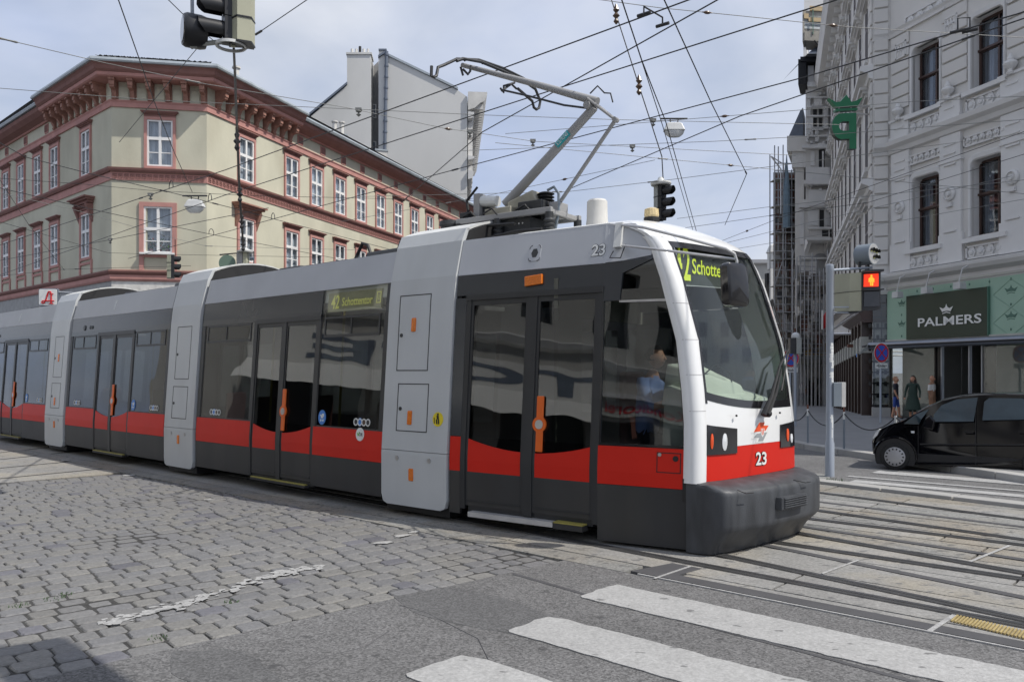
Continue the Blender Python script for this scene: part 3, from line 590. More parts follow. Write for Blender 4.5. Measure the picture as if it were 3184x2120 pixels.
uw = [SCB.pix(x, y) for x, y in ((1926, 940), (2070, 936), (2033, 802), (1935, 849))]
m = MB(); SCB.patch(m, uw, -.02, .008); part('cab_hopper', m, 'tram_glass')
m = MB(); SCB.patch(m, [(.015, ZW + .004), (TE, ZW + .004), (TE, ZW + .03), (.015, ZW + .03)], -.002, .03); SCB.rect(m, .015, wl[0][0], ZW + .03, 2.47, -.002, .03)
for z0, z1 in zip(span(ZW + .03, 2.47, 8), span(ZW + .03, 2.47, 8)[1:]): SCB.patch(m, [(ce(z0) - .06, z0), (ce(z0), z0), (ce(z1), z1), (ce(z1) - .06, z1)], -.002, .03)
part('cab_frame', m, 'black_gloss')
m = MB()          # dark upper cab panel around the hopper
top = lambda t: ZG + .0 + .03 * t
A0, A1, A2, A3 = uw
ztp = 3.09
SCB.patch(m, [(.015, 2.475), (A0[0], 2.475), (A0[0], A0[1]), (A3[0], A3[1]), (A3[0], ZG + .01), (.015, ZG)], -.003, .03)
SCB.patch(m, [(A0[0], 2.475), (ce(2.475), 2.475), (A1[0] + .03, A1[1]), A1, A0], -.003, .03)
SCB.patch(m, [A3, A2, (A2[0], 3.03), (A3[0] + .30, ZG + .045), (A3[0], ZG + .01)], -.003, .03)
SCB.patch(m, [A1, (ce(A1[1]), A1[1]), (ce(3.03), 3.03), (A2[0], 3.03), A2], -.003, .03)
SCB.patch(m, [(A1[0], A1[1]), (A1[0] + .005, A1[1] + .025), (A0[0], A0[1] + .02), A0], .004, .02, 'steel')
part('cab_upper_panel', m, 'tram_band')
m = MB(); SCB.patch(m, [(.0, ZG + .004), (A3[0], ZG + .014), (A3[0] + .30, ZG + .05), (A2[0], 3.035), (ce(3.035), 3.035), (ce(3.13), 3.13), (A3[0] + .1, 3.27), (.0, 3.30)], 0, .04); part('cab_roof_panel', m, 'tram_grey')

# ---- the nose
def Cn(z): return SCB.p(ce(z), z)
def catmull(P, t):
    n = len(P) - 1; x = min(max(t, 0), 1) * n; i = min(int(x), n - 1); f = x - i
    p0, p1, p2, p3 = P[max(i - 1, 0)], P[i], P[i + 1], P[min(i + 2, n)]
    return tuple(0.5 * (2 * p1[k] + (p2[k] - p0[k]) * f + (2 * p0[k] - 5 * p1[k] + 4 * p2[k] - p3[k]) * f * f + (3 * p1[k] - p0[k] - 3 * p2[k] + p3[k]) * f ** 3) for k in (0, 1))
NP = [(.12, .13), (.34, .215), (.62, .285), (.905, .345), (1.2, .41), (1.5, .465), (1.78, .485), (1.98, .43), (2.12, .27), (2.19, .02)]
def nose(a, z, o=0.0):
    n, e = catmull(NP, a); n2, e2 = catmull(NP, min(a + .02, 1)); n1_, e1 = catmull(NP, max(a - .02, 0)); tx, ty = n2 - n1_, e2 - e1; l = math.hypot(tx, ty)
    ls = (2.2 - 1.9 * SCB.inset(z)) / 2.2
    return Cn(z) + NV * (n * ls + o * -ty / l) + EV * (e + o * tx / l)
def inv(fn, px, py, u=(0, 1), v=(0, 4), it=7, n=14):
    if u == (0, 1): u = (0, .68)      # the half of the nose that faces the street
    u0, u1 = u; v0, v1 = v
    for _ in range(it):
        best = None
        for a in span(u0, u1, n):
            for b in span(v0, v1, n):
                q = project(fn(a, b)); d = (q[0] - px) ** 2 + (q[1] - py) ** 2
                if best is None or d < best[0]: best = (d, a, b)
        du, dv = (u1 - u0) / n * 1.6, (v1 - v0) / n * 1.6; u0, u1, v0, v1 = max(u[0], best[1] - du), min(u[1], best[1] + du), best[2] - dv, best[2] + dv
    return best[1], best[2]
def zwb(a): return 1.37 + .12 * max(0, 1 - a / .42) ** 2
def band(za, zb, a0=0.0, a1=1.0, o=0.0, th=.03, na=30, nz=4): # plate on the nose between two heights that may vary along it
    fa = za if callable(za) else (lambda a: za); fb = zb if callable(zb) else (lambda a: zb)
    m = MB(); m.shell(lambda a, t, d: nose(a, lerp(fa(a), fb(a), t), o + d), span(a0, a1, na), span(0, 1, nz), th); return m
ZN = 1.005
part('nose_panel', band(ZN + .002, lambda a: zwb(a) - .004, nz=3), 'tram_white', smooth=True)
part('nose_stripe', band(.69, ZN, nz=3), 'tram_red', smooth=True)
part('windshield', band(zwb, 3.06, 0.0, .655, -.006, .006, nz=12), 'windshield_glass', smooth=True)
for nm, b in (('windshield_border', band(lambda a: zwb(a) - .002, lambda a: zwb(a) + .075, 0, .655, .004, .02, nz=2)), ('windshield_border', band(1.44, 3.0, 0.0, .022, .004, .02, na=3, nz=12)),
              ('windshield_border', band(1.44, 3.0, .622, .655, .004, .02, na=4, nz=12)), ('windshield_border', band(3.0, 3.07, 0, .655, .003, .02, nz=2))): part(nm, b, 'black_gloss', smooth=True)
part('side_pillar', band(ZN, 3.06, .655, 1.0, 0.004, .03, na=12, nz=12), 'tram_white', smooth=True)
PP = [(-.012, -.02), (-.03, .04), (.0, .10), (.06, .125), (.115, .132)]
def pillar(t, z, o=0.0):
    n, e = catmull(PP, t); return Cn(z) + NV * (n + .0) + EV * (e + o)
m = MB(); m.shell(lambda t, z, o: pillar(t, z, o), span(0, 1, 8), [.68, 1.0, 1.25, 1.57, 1.8, 2.05, 2.25, 2.4, 2.55, 2.68, 2.85, 3.0, 3.08, 3.12], .03); part('corner_pillar', m, 'tram_white', smooth=True)
for z in (1.37, 1.72, 2.06, 2.42):
    m = MB(); m.shell(lambda t, k, o: pillar(t, z + k, .002 + o), span(0.05, .98, 8), [-.002, .002], .004); part('pillar_seam', m, 'interior_grey')
# roof dome
ZA = 3.06
def roofline(a):      # cross-section of the roof where the cab begins
    l = lerp(.27, 2.05, a); q = S1.p(sd0 + .02, 3.28, 0) + NV * (l - .27); q.z = 3.285 + .15 * (1 - ((l - 1.16) / .89) ** 2); return q
def dome(a, v):
    if a < .06: A = pillar(lerp(0, 1, a / .06), ZA + .05 * 1)
    else: A = nose((a - .06) / .94, ZA)
    B = roofline(a); q = A.lerp(B, v); q.z = lerp(A.z, B.z, math.sin(v * math.pi / 2) ** .8); return q
m = MB(); m.grid(dome, [0, .015, .03, .045, .06] + span(.09, 1, 26), span(0, 1, 14)); part('roof_dome', m, 'tram_white', smooth=True)
m = MB(); m.grid(lambda a, s: roofline(a) + (S1.p(s, 3, 0) - S1.p(sd0 + .02, 3, 0)), span(0, 1, 12), [sd0 + .02, .45]); m.grid(lambda a, s: roofline(a) + (S1.p(s, 3, 0) - S1.p(sd0 + .02, 3, 0)) - Vector((0, 0, .12)), span(0, 1, 12), [.45, sp]); part('front_roof', m, 'roof_white', smooth=True)
# headlamps
def nose_px(pts, o, th, m_, mb=None):
    mb = mb or MB(); q = [inv(lambda a, z: nose(a, z, o), x, y, (0, 1), (.5, 3.2)) for x, y in pts]; return mb, q
def nose_quad(x0, x1, ya, yb, yc, yd, o, nm, mt, th=.02):   # corners: left top ya, left bottom yb, right top yc, right bottom yd
    q = [inv(lambda a, z: nose(a, z, o), x, y, (0, 1), (.5, 3.2)) for x, y in ((x0, yb), (x1, yd), (x1, yc), (x0, ya))]
    m = MB(); m.shell(lambda u, v, d: nose(lerp(lerp(q[0][0], q[3][0], v), lerp(q[1][0], q[2][0], v), u), lerp(lerp(q[0][1], q[1][1], u), lerp(q[3][1], q[2][1], u), v), o + d), span(0, 1, 9), span(0, 1, 4), th)
    return part(nm, m, mt, smooth=True), q
hl, hq = nose_quad(2194, 2293, 1321, 1415, 1332, 1408, .012, 'headlamp', 'black_gloss')
hr, hq2 = nose_quad(2428, 2474, 1320, 1391, 1307, 1385, .012, 'headlamp', 'black_gloss')
def lens(parent, px, py, rx, rz, mt):
    a, z = inv(lambda a, z: nose(a, z, .02), px, py, (0, 1), (.5, 3.2)); m = MB(); m.shell(lambda u, v, d: nose(a + rx * v * math.cos(u), z + rz * v * math.sin(u), .018 + .01 * (1 - v) + d), span(0, 2 * math.pi, 17), [.05, .5, 1], .006); return m.obj('lens', mt, parent, smooth=True)
lens(hl, 2215, 1372, .010, .075, 'logo_red'); lens(hl, 2255, 1374, .016, .085, 'headlamp'); lens(hr, 2451, 1352, .012, .07, 'logo_red'); lens(hr, 2463, 1362, .014, .05, 'headlamp')
# crest: two interlocked parallelograms with notches, and the fleet number below it
def nose_fn(pts, o):
    c = [inv(lambda a, z: nose(a, z, o), x, y, (0, 1), (.5, 3.2)) for x, y in pts]   # lower left, lower right, upper right, upper left
    return lambda u, v, d=0: nose(lerp(lerp(c[0][0], c[3][0], v), lerp(c[1][0], c[2][0], v), u), lerp(lerp(c[0][1], c[1][1], u), lerp(c[3][1], c[2][1], u), v), o + d)
nf = nose_fn(((2334, 1377), (2397, 1374), (2397, 1306), (2334, 1309)), .004)
def flat(poly, fn, d, m_, mt):
    m_.add([fn(a, b, d) for a, b in poly], [tuple(range(len(poly)))], mt)
t = MB()
flat([(.0, .45), (.38, 1), (.80, 1), (.76, .86), (1, .84), (.82, .52), (.94, .52), (.66, .0), (.24, .02), (.30, .16), (.02, .18), (.2, .45)], nf, .0, t, 'sticker_white')
flat([(.14, .49), (.42, .92), (.68, .92), (.62, .78), (.86, .76), (.72, .54)], nf, .002, t, 'logo_red')
flat([(.14, .23), (.30, .42), (.80, .46), (.60, .07), (.36, .07), (.43, .23)], nf, .002, t, 'crest_grey')
flat([(.48, .64), (.66, .64), (.64, .36), (.57, .24), (.50, .36)], nf, .003, t, 'sticker_white'); flat([(.505, .62), (.55, .62), (.56, .34), (.53, .38)], nf, .004, t, 'logo_red'); flat([(.59, .62), (.635, .62), (.61, .38), (.58, .34)], nf, .004, t, 'logo_red')
part('crest', t, fix=False)
nf2 = nose_fn(((2349, 1448), (2383, 1445), (2383, 1402), (2349, 1404)), .004); part('fleet_number', num23('n', lambda u, v, o: nf2(u, v, o), .002), fix=False)
# destination board behind the glass
bf = nose_fn(((2112, 886), (2325, 902), (2310, 808), (2096, 752)), -.10)
m = MB(); m.shell(lambda u, v, d: bf(u, v, d), span(0, 1, 9), span(0, 1, 4), .03); part('destination_board', m, 'led_board')
for tx, x0, x1, y0, y1, bo in (('4', -.05, .025, .12, .86, .02), ('2', .04, .135, .10, .87, .02), ('Schottentor', .16, .80, .27, .64, .012)):
    t = MB(); put_text(t, tx, lambda u, v: bf(lerp(x0, x1, u), lerp(y0, y1, v), .012), bold=bo); part('destination_text', t, 'led', fix=False)
m = MB()
for q in ((0, 1, .97, 1.0), (.985, 1.0, -.35, 1), (0, .01, 0, 1), (0, 1, -.02, .0)):
    m.shell(lambda u, v, d: bf(lerp(q[0], q[1], u), lerp(q[2], q[3], v), .02 + d), span(0, 1, 6), [0, 1], .015)
part('board_frame', m, 'alu')
# bumper
def bump(a, k, z):
    In = [(-.015, -.02), (-.01, .05), (.02, .09), (.05, .12), (.08, .13), (.3, .2), (.62, .285), (.905, .345), (1.2, .40), (1.5, .44), (1.76, .45), (1.96, .40), (2.10, .25), (2.17, 0)]
    Ou = [(-.015, -.02), (-.02, .16), (-.02, .33), (.03, .40), (.10, .44), (.42, .57), (.82, .68), (1.2, .765), (1.5, .80), (1.80, .76), (2.0, .62), (2.13, .35), (2.17, 0)]
    i = catmull(In, a); o = catmull(Ou, a); C0 = SCB.p(TE, .5); return Vector((C0.x, C0.y, z)) + NV * lerp(i[0], o[0], k) + EV * lerp(i[1], o[1], k)
BPF = [(-.05, .69), (.5, .672), (.90, .632), (.97, .612), (1.0, .575), (1.0, .42), (1.0, .30), (.985, .268), (.93, .24), (.62, .13), (.46, .05), (.42, .02), (-.05, .02)]
m = MB(); m.grid(lambda a, j: bump(a, *BPF[int(j)]), span(0, 1, 48), list(range(len(BPF)))); bo = part('bumper', m, 'bumper_rubber', smooth=True)
def bfront(a, z, o=0.0): 
    q = bump(a, 1.0, z); return q + EV * o
def b_px(x, y): return inv(lambda a, z: bfront(a, z), x, y, (0, 1), (0, 1))
g0, g1 = b_px(2412, 1585), b_px(2491, 1530)
m = MB(); m.shell(lambda u, v, d: bfront(lerp(g0[0], g1[0], u), lerp(g0[1], g1[1], v), .06 + d), span(0, 1, 7), span(0, 1, 3), .08)
for i in range(5): m.shell(lambda u, v, d: bfront(lerp(g0[0], g1[0], lerp(.08, .97, u)), lerp(g0[1], g1[1], .12 + i * .17 + v * .1), .075 + d), span(0, 1, 7), [0, 1], .02)
m.obj('grille', 'bumper_rubber', bo, bevel=.006)
for x, y in ((2318, 1517), (2383, 1484), (2495, 1486)):
    a, z = inv(lambda a, k: bump(a, k, .66), x, y, (0, 1), (0, 1)); m = MB()
    for q in ((-.035, -.03, z - .15, z + .15), (-.035, .03, z + .13, z + .15)): m.shell(lambda u, v, d: bump(lerp(a + q[0] * .4, a + q[1] * .4, u), lerp(q[2], q[3], v), lerp(.672, .64, max(0, (lerp(q[2], q[3], v) - .45) / .4)) + .006 + d), [0, 1], span(0, 1, 4), .006)
    m.obj('cover_seam', 'black', bo)
m = MB(); m.shell(lambda a, z, o: bump(a, -.02, z) + EV * (o - .03), span(0.02, .98, 20), [.5, .72], .02); part('gap_filler', m, 'black')
# cab interior
def cabp(n, e, z): C0 = SCB.p(TE, .5); q = Vector((C0.x, C0.y, z)) + NV * n + EV * e; return q
def cabbox(mb, n0, n1, e0, e1, z0, z1, mt=None): mb.hexa([cabp(n0, e0, z0), cabp(n1, e0, z0), cabp(n1, e1, z0), cabp(n0, e1, z0), cabp(n0, e0, z1), cabp(n1, e0, z1), cabp(n1, e1, z1), cabp(n0, e1, z1)], mt)
m = MB(); m.hexa([cabp(.10, -.35, .6), cabp(1.7, -.35, .6), cabp(1.7, .34, .6), cabp(.13, .08, .6), cabp(.10, -.30, 1.62), cabp(1.65, -.35, 1.66), cabp(1.66, .27, 1.46), cabp(.16, .05, 1.50)])
part('dashboard', m, 'cab_beige', bevel=.03)
m = MB(); m.hexa([cabp(.25, -.40, 1.4), cabp(1.30, -.45, 1.4), cabp(1.42, .12, 1.4), cabp(.3, .02, 1.4), cabp(.25, -.34, 1.83), cabp(1.05, -.38, 1.86), cabp(1.36, .05, 1.60), cabp(.32, -.04, 1.74)]); part('instrument_hood', m, 'cab_beige', bevel=.02)
m = MB(); cabbox(m, .0, 2.2, -1.55, -1.5, .2, 1.3, 'cab_wall'); cabbox(m, 0.05, .55, -1.55, -1.5, 1.3, 2.75, 'cab_wall'); cabbox(m, 1.0, 1.12, -1.55, -1.5, 1.3, 2.75, 'cab_wall'); cabbox(m, .05, 2.1, -1.55, -1.5, 2.35, 2.75, 'cab_wall'); part('cab_bulkhead', m)
m = MB(); cabbox(m, .02, 2.15, -2.9, .1, .22, .3); part('floor', m, 'interior_dark')
m = MB(); cabbox(m, .3, 1.95, -1.6, -.35, 2.78, 2.82, 'interior_dark'); cabbox(m, .3, 1.95, -3.0, -1.6, 2.62, 2.66, 'interior_pale'); part('ceiling', m)
m = MB(); S1.rect(m, sd0, sp, .15, 1.0, -2.28, .05, 'interior_grey'); S1.rect(m, sd0, sp, 2.3, 3.25, -2.28, .05, 'interior_grey')
for a in (sd0, smid, sp - .15): S1.rect(m, a, a + .14, 1.0, 2.3, -2.28, .05, 'interior_grey')
cabbox(m, 2.14, 2.19, -1.6, .05, .1, 1.15, 'interior_grey'); cabbox(m, 2.02, 2.07, -1.6, -.3, 2.5, 3.1, 'interior_grey'); part('far_side', m)
m = MB(); cabbox(m, 2.13, 2.14, -1.6, .02, 1.15, 2.5); S1.rect(m, sd0, sp, 1.0, 2.3, -2.3, .008); part('far_window', m, 'tram_glass')
m = MB(); cabbox(m, .62, 1.12, -1.0, -.55, .78, .9); cabbox(m, .62, 1.12, -1.08, -.98, .85, 1.75); part('driver_seat', m, 'seat_red', bevel=.04)
m = MB(); m.tube([cabp(.7, -.12, 1.72), cabp(.95, -.1, 1.82), cabp(1.12, .0, 1.74), cabp(1.15, .02, 1.6)], .008); part('gooseneck', m, 'black')
# mirror on its arms, wiper
mc = Vector((2.06, 7.47, 2.57)); bk = SCB.pix(1925, 735); bp = SCB.p(bk[0], bk[1], .06)
m = MB(); tip = Vector((2.085, 7.45, 2.80)); up = at_y(2262, 772, 7.42)
m.tube([SCB.p(*SCB.pix(1935, 701), .03), at_y(2000, 707, 7.7), at_y(2140, 742, 7.5), at_y(2258, 774, 7.42), at_y(2284, 790, 7.42), at_y(2291, 812, 7.42), at_y(2293, 868, 7.42)], .014)
m.tube([SCB.p(*SCB.pix(1938, 765), .03), at_y(2040, 775, 7.65), at_y(2286, 806, 7.42)], .012); part('mirror_arm', m, 'alu')
m = MB(); SCB.rect(m, bk[0] - .035, bk[0] + .045, bk[1] - .12, bk[1] + .14, .05, .06, 'roof_white'); m.tube([SCB.p(bk[0] - .03, bk[1] - .16, .04), SCB.p(bk[0] - .06, bk[1] - .23, .05), SCB.p(bk[0] + .06, bk[1] - .24, .05), SCB.p(bk[0] + .1, bk[1] - .1, .05)], .006, m='black'); part('mirror_bracket', m)
m = MB(); e = Vector((.8193, -.5734, 0)); n_ = Vector((.86, .51, 0))
pr = rrect(-.135, .135, -.21, .2, .06, 4); c0 = at_y(2284, 884, 7.40)
rr = []
for k, d, sc in ((0, .05, .82), (1, .03, .97), (2, -.02, 1.0), (3, -.06, .97)): rr.append([c0 + n_ * (x * sc + (y - .2) * -.08) + Vector((0, 0, y * sc)) + Vector((n_.y, -n_.x, 0)) * d for x, y in pr])
vs = [p for r_ in rr for p in r_]; L_ = len(pr); m.add(vs, [tuple(range(L_))] + [tuple(range(3 * L_, 4 * L_))] + [(j * L_ + i, j * L_ + (i + 1) % L_, (j + 1) * L_ + (i + 1) % L_, (j + 1) * L_ + i) for j in range(3) for i in range(L_)])
mh = part('mirror_housing', m, 'black_gloss', smooth=True)
wp = inv(lambda a, z: nose(a, z, .05), 2376, 1278, (0, 1), (1, 3)); 
def NW(px, py, o): return nose(*inv(lambda a, z: nose(a, z, o), px, py, (0, 1), (.8, 3.1)), o)
m = MB(); m.tube([NW(2374, 1290, .07), NW(2398, 1235, .09), NW(2424, 1140, .09), NW(2452, 1085, .07)], [.03, .022, .012, .008]); m.tube([NW(2386, 1288, .07), NW(2412, 1225, .08), NW(2430, 1150, .08)], [.03, .018, .008]); m.tube([NW(2430, 1215, .045), NW(2458, 1100, .045), NW(2452, 1062, .045), NW(2400, 930, .045)], .010)
m.lathe([(.04, 0), (.04, .05), (.02, .07)], NW(2378, 1285, .03), EV, 12); part('wiper', m, 'black')
m = MB(); [m.tube([NW(x, y, .03), NW(x, y, .045)], .012) for x, y in ((2290, 1292), (2425, 1283))]; part('washer_jet', m, 'black')
# roof fittings: aerial drum, beacon, pantograph with its frame
CLN = Side((0.20, 8.65), (-0.8193, 0.5734), None, lat=1.15); 
def cp(px, py): return CLN.p(*CLN.pix(px, py))
q = cp(1857, 686); m = MB(); m.lathe([(.135, -.06), (.13, .0), (.125, .02), (.12, .24), (.10, .262)], (q.x, q.y, q.z - .02), n=24); part('aerial_drum', m, 'chimney_white', smooth=True)
q = at_y(2026, 676, 9.15); m = MB(); m.lathe([(.075, -.08), (.08, .0), (.085, .02), (.08, .09), (.05, .105)], q, n=16, m='lens_amber'); m.lathe([(.09, -.1), (.09, -.005)], q, n=16, m='black'); part('beacon', m)
base_l, base_r = cp(1470, 672), cp(1760, 676)
def cl(s, lat, z): return CLN.p(s, z, -lat)
sL, sR = CLN.pix(1470, 672)[0], CLN.pix(1762, 676)[0]
m = MB(); ZP = 3.62
for lat in (-.33, .33):
    m.hexa([cl(sR, lat - .03, ZP), cl(sL, lat - .03, ZP), cl(sL, lat + .03, ZP), cl(sR, lat + .03, ZP), cl(sR, lat - .03, ZP + .07), cl(sL, lat - .03, ZP + .07), cl(sL, lat + .03, ZP + .07), cl(sR, lat + .03, ZP + .07)])
for s in (sR + .03, lerp(sL, sR, .5), sL - .03): m.hexa([cl(s, -.33, ZP), cl(s + .06, -.33, ZP), cl(s + .06, .33, ZP), cl(s, .33, ZP), cl(s, -.33, ZP + .06), cl(s + .06, -.33, ZP + .06), cl(s + .06, .33, ZP + .06), cl(s, .33, ZP + .06)])
part('pantograph_frame', m, 'panto_tube', bevel=.008)
for s in (sR + .04, sL - .04, lerp(sL, sR, .45)):
    for lat in (-.33, .33):
        m = MB(); c = cl(s, lat, 3.40); m.lathe([(.05, 0), (.075, .03), (.055, .05), (.075, .08), (.055, .10), (.075, .13), (.05, .16), (.05, .23)], c, n=12); part('insulator', m, 'panto_dark', smooth=True)
k0, k1, k2, kj = CLN.pix(1572, 636), CLN.pix(1847, 335), CLN.pix(1437, 203), CLN.pix(1914, 373)
m = MB(); m.tube([cl(k0[0], 0, k0[1]), cl(k1[0], 0, k1[1])], [.062, .052], 14); part('lower_arm', m, 'panto_tube', smooth=True)
kk = CLN.pix(1858, 322); a2 = CLN.pix(1665, 262)
m = MB(); m.tube([cl(kk[0], 0, kk[1] + .02), cl(a2[0], 0, a2[1]), cl(k2[0], 0, k2[1])], [.05, .04, .03], 12); part('upper_arm', m, 'panto_tube', smooth=True)
m = MB()
for lat in (-.07, .07): m.tube([cl(kk[0] + .1, lat, kk[1] + .06), cl(kj[0], lat * .3, kj[1])], .016); 
m.tube([cl(k1[0] + .05, -.1, k1[1] + .02), cl(k1[0] + .05, .1, k1[1] + .02)], .045); m.tube([cl(kj[0], -.04, kj[1]), cl(kj[0], .04, kj[1])], .03)
m.tube([cl(kk[0] + .05, -.09, kk[1] + .1), cl(kk[0] - .05, -.09, kk[1] + .17), cl(kk[0] - .14, -.09, kk[1] + .07), cl(kk[0] - .22, -.09, kk[1] + .05), cl(kk[0] - .25, -.09, kk[1] - .06)], .009, m='black'); part('knee_joint', m, 'panto_tube')
rb = CLN.pix(1742, 628); m = MB(); m.tube([cl(kj[0], 0, kj[1]), cl(rb[0], 0, rb[1])], .024, 10); part('guide_rod', m, 'panto_tube', smooth=True)
lk = CLN.pix(1565, 283); lk2 = CLN.pix(1830, 340); m = MB(); m.tube([cl(lk[0], -.05, lk[1]), cl(CLN.pix(1640, 300)[0], -.05, CLN.pix(1640, 300)[1]), cl(CLN.pix(1760, 331)[0], -.05, CLN.pix(1760, 331)[1]), cl(lk2[0], -.05, lk2[1])], .013); part('head_rod', m, 'panto_dark')
def headp(px, py, s): q = Side(CLN.p(s, 0)[:2], (NV.x, NV.y)); t, z = q.pix(px, py); return q.p(t, z)
m = MB()
for ds, pts in ((k2[0] - .05, ((1342, 206), (1341, 238), (1349, 240), (1357, 236), (1362, 210), (1380, 203), (1421, 184), (1489, 187), (1562, 212), (1625, 243), (1650, 259))),
                (k2[0] - .30, ((1420, 190), (1440, 183), (1495, 193), (1565, 222), (1630, 253), (1665, 278), (1680, 315), (1676, 336), (1668, 341), (1660, 335), (1655, 315), (1610, 276)))):
    m.tube([headp(x, y, ds) for x, y in pts], .020, 8)
for x, y in ((1445, 186), (1500, 195), (1562, 214)): m.tube([headp(x, y + 2, k2[0] - .05), headp(x, y + 3, k2[0] - .30)], .014)
part('collector_head', m, 'panto_dark', smooth=True)
for pts in (((1432, 208), (1436, 222), (1440, 236)), ((1440, 216), (1455, 232), (1462, 222), (1464, 205)), ((1560, 283), (1590, 262), (1606, 277)), ((1556, 275), (1566, 288), (1566, 268), (1600, 258))): m = MB(); m.tube([headp(x, y, k2[0] - .2) for x, y in pts], .015); part('head_linkage', m, 'panto_dark')
m = MB(); b0 = CLN.pix(1600, 640); b1 = CLN.pix(1672, 605); s0_, s1_ = b0[0], b1[0]; 
m.prism([cl(s0_, -.16, b0[1] - .10), cl(s1_ - .1, -.16, b1[1] - .14), cl(s1_ - .02, -.16, b1[1] + .03), cl(s0_, -.16, b0[1] + .02)], NV * .3); part('drive_housing', m, 'panto_box', bevel=.015)
m = MB()
for i in range(6): m.lathe([(.07, 0), (.11, .018), (.07, .04)], cl(CLN.pix(1700, 645)[0], -.02, CLN.pix(1700, 645)[1] - .06 + i * .04), n=14)
part('bellow_insulator', m, 'panto_dark', smooth=True)
m = MB(); z = ZP - .13
m.hexa([cl(sR + .35, -.28, z - .1), cl(sR + 1.0, -.28, z - .1), cl(sR + 1.0, .28, z - .1), cl(sR + .35, .28, z - .1), cl(sR + .35, -.28, z + .13), cl(sR + 1.0, -.28, z + .13), cl(sR + 1.0, .28, z + .13), cl(sR + .35, .28, z + .13)], 'panto_dark')
for i in range(8): m.tube([cl(sR + .45 + i * .055, -.285, z + .06), cl(sR + .45 + i * .055, -.29, z + .06)], .012, 6, 'alu')
part('drive_box', m, bevel=.01)
for k, (x0, x1, l0, l1, z0, z1, mt) in enumerate(((.20, .55, -.25, .2, .06, .20, 'panto_dark'), (.62, 1.02, -.30, .0, .02, .16, 'panto_box'), (1.05, 1.25, -.2, .25, .05, .24, 'panto_dark'), (.05, .18, -.12, .12, .0, .18, 'panto_tube'), (1.3, 1.42, -.3, -.1, -.02, .16, 'panto_dark'), (.4, .9, .05, .3, .02, .3, 'panto_dark'))):
    m = MB(); m.hexa([cl(sR + a, l, ZP + z) for z in (z0, z1) for a, l in ((x0, l0), (x1, l0), (x1, l1), (x0, l1))]); part('pantograph_gear', m, mt, bevel=.012)
for x, l in ((.3, -.28), (.75, -.34), (1.1, -.31)): m = MB(); m.tube([cl(sR + x, l, ZP + .02), cl(sR + x + .1, l - .03, ZP + .14), cl(sR + x + .25, l, ZP + .10), cl(sR + x + .3, l + .1, ZP - .08)], .014, 6); part('pantograph_cable', m, 'black')
w0 = CLN.pix(1545, 632); m = MB(); m.tube([cl(w0[0] + .08, -.2, w0[1]), cl(w0[0] - .16, -.2, w0[1] - .03)], .07, 12, 'roof_white'); m.hexa([cl(w0[0] + .08, -.27, ZP), cl(w0[0] + .17, -.27, ZP), cl(w0[0] + .17, -.13, ZP), cl(w0[0] + .08, -.13, ZP), cl(w0[0] + .08, -.27, w0[1] + .09), cl(w0[0] + .17, -.27, w0[1] + .09), cl(w0[0] + .17, -.13, w0[1] + .09), cl(w0[0] + .08, -.13, w0[1] + .09)], 'panto_tube'); part('spring_drum', m)
m = MB(); m.tube([cl(rb[0] + .12, -.1, ZP + .33), cl(rb[0] + .03, -.1, ZP + .36), cl(rb[0] - .04, -.1, ZP + .27), cl(rb[0] - .04, -.1, ZP + .05), cl(rb[0] + .02, -.1, ZP - .2)], .018); part('power_cable', m, 'box_grey')
a0 = CLN.pix(1485, 665); m = MB(); m.tube([cl(a0[0], -.2, ZP), cl(a0[0], -.2, ZP + .2), cl(a0[0] + .02, -.2, ZP + .33), cl(a0[0] - .15, -.2, ZP + .48)], [.03, .02, .018, .015]); part('arc_horn', m, 'black')
q = cl(CLN.pix(1443, 675)[0], -.25, 3.42); m = MB(); m.lathe([(.15, 0), (.15, .2), (.17, .22), (.16, .27), (.1, .28)], q, n=18); part('surge_arrester', m, 'panto_dark', smooth=True)
pt = [CLN.pix(x, y) for x, y in ((1741, 462), (1774, 412))]
t = MB(); d3 = cl(k1[0], 0, k1[1]) - cl(k0[0], 0, k0[1]); L0 = d3.length; d3.normalize(); side = (-NV); upv = d3.cross(NV).normalized()
if upv.z < 0: upv = -upv
t0_ = (cl(pt[0][0], 0, pt[0][1]) - cl(k0[0], 0, k0[1])).dot(d3); t1_ = (cl(pt[1][0], 0, pt[1][1]) - cl(k0[0], 0, k0[1])).dot(d3)
lb = lambda u, v, r=.064: cl(k0[0], 0, k0[1]) + d3 * lerp(t0_, t1_, u) + side * (r * math.cos((v - .5) * 1.5)) + upv * (r * math.sin((v - .5) * 1.5))
t.grid(lambda u, v: lb(u, v), span(0, 1, 6), span(0, 1, 6), 'teal'); put_text(t, 'SIEMENS', lambda u, v: lb(lerp(.08, .92, u), lerp(.25, .75, v), .067), m='sticker_white'); part('arm_label', t, fix=False)
m = MB(); 
for pts in (((1436, 744), (1440, 700), (1470, 690), (1555, 684)), ((1434, 742), (1500, 722), (1560, 708), (1640, 700))): m.tube([S1.p(*S1.pix(x, y), -.3) for x, y in pts], .02)
part('roof_cable', m, 'black')
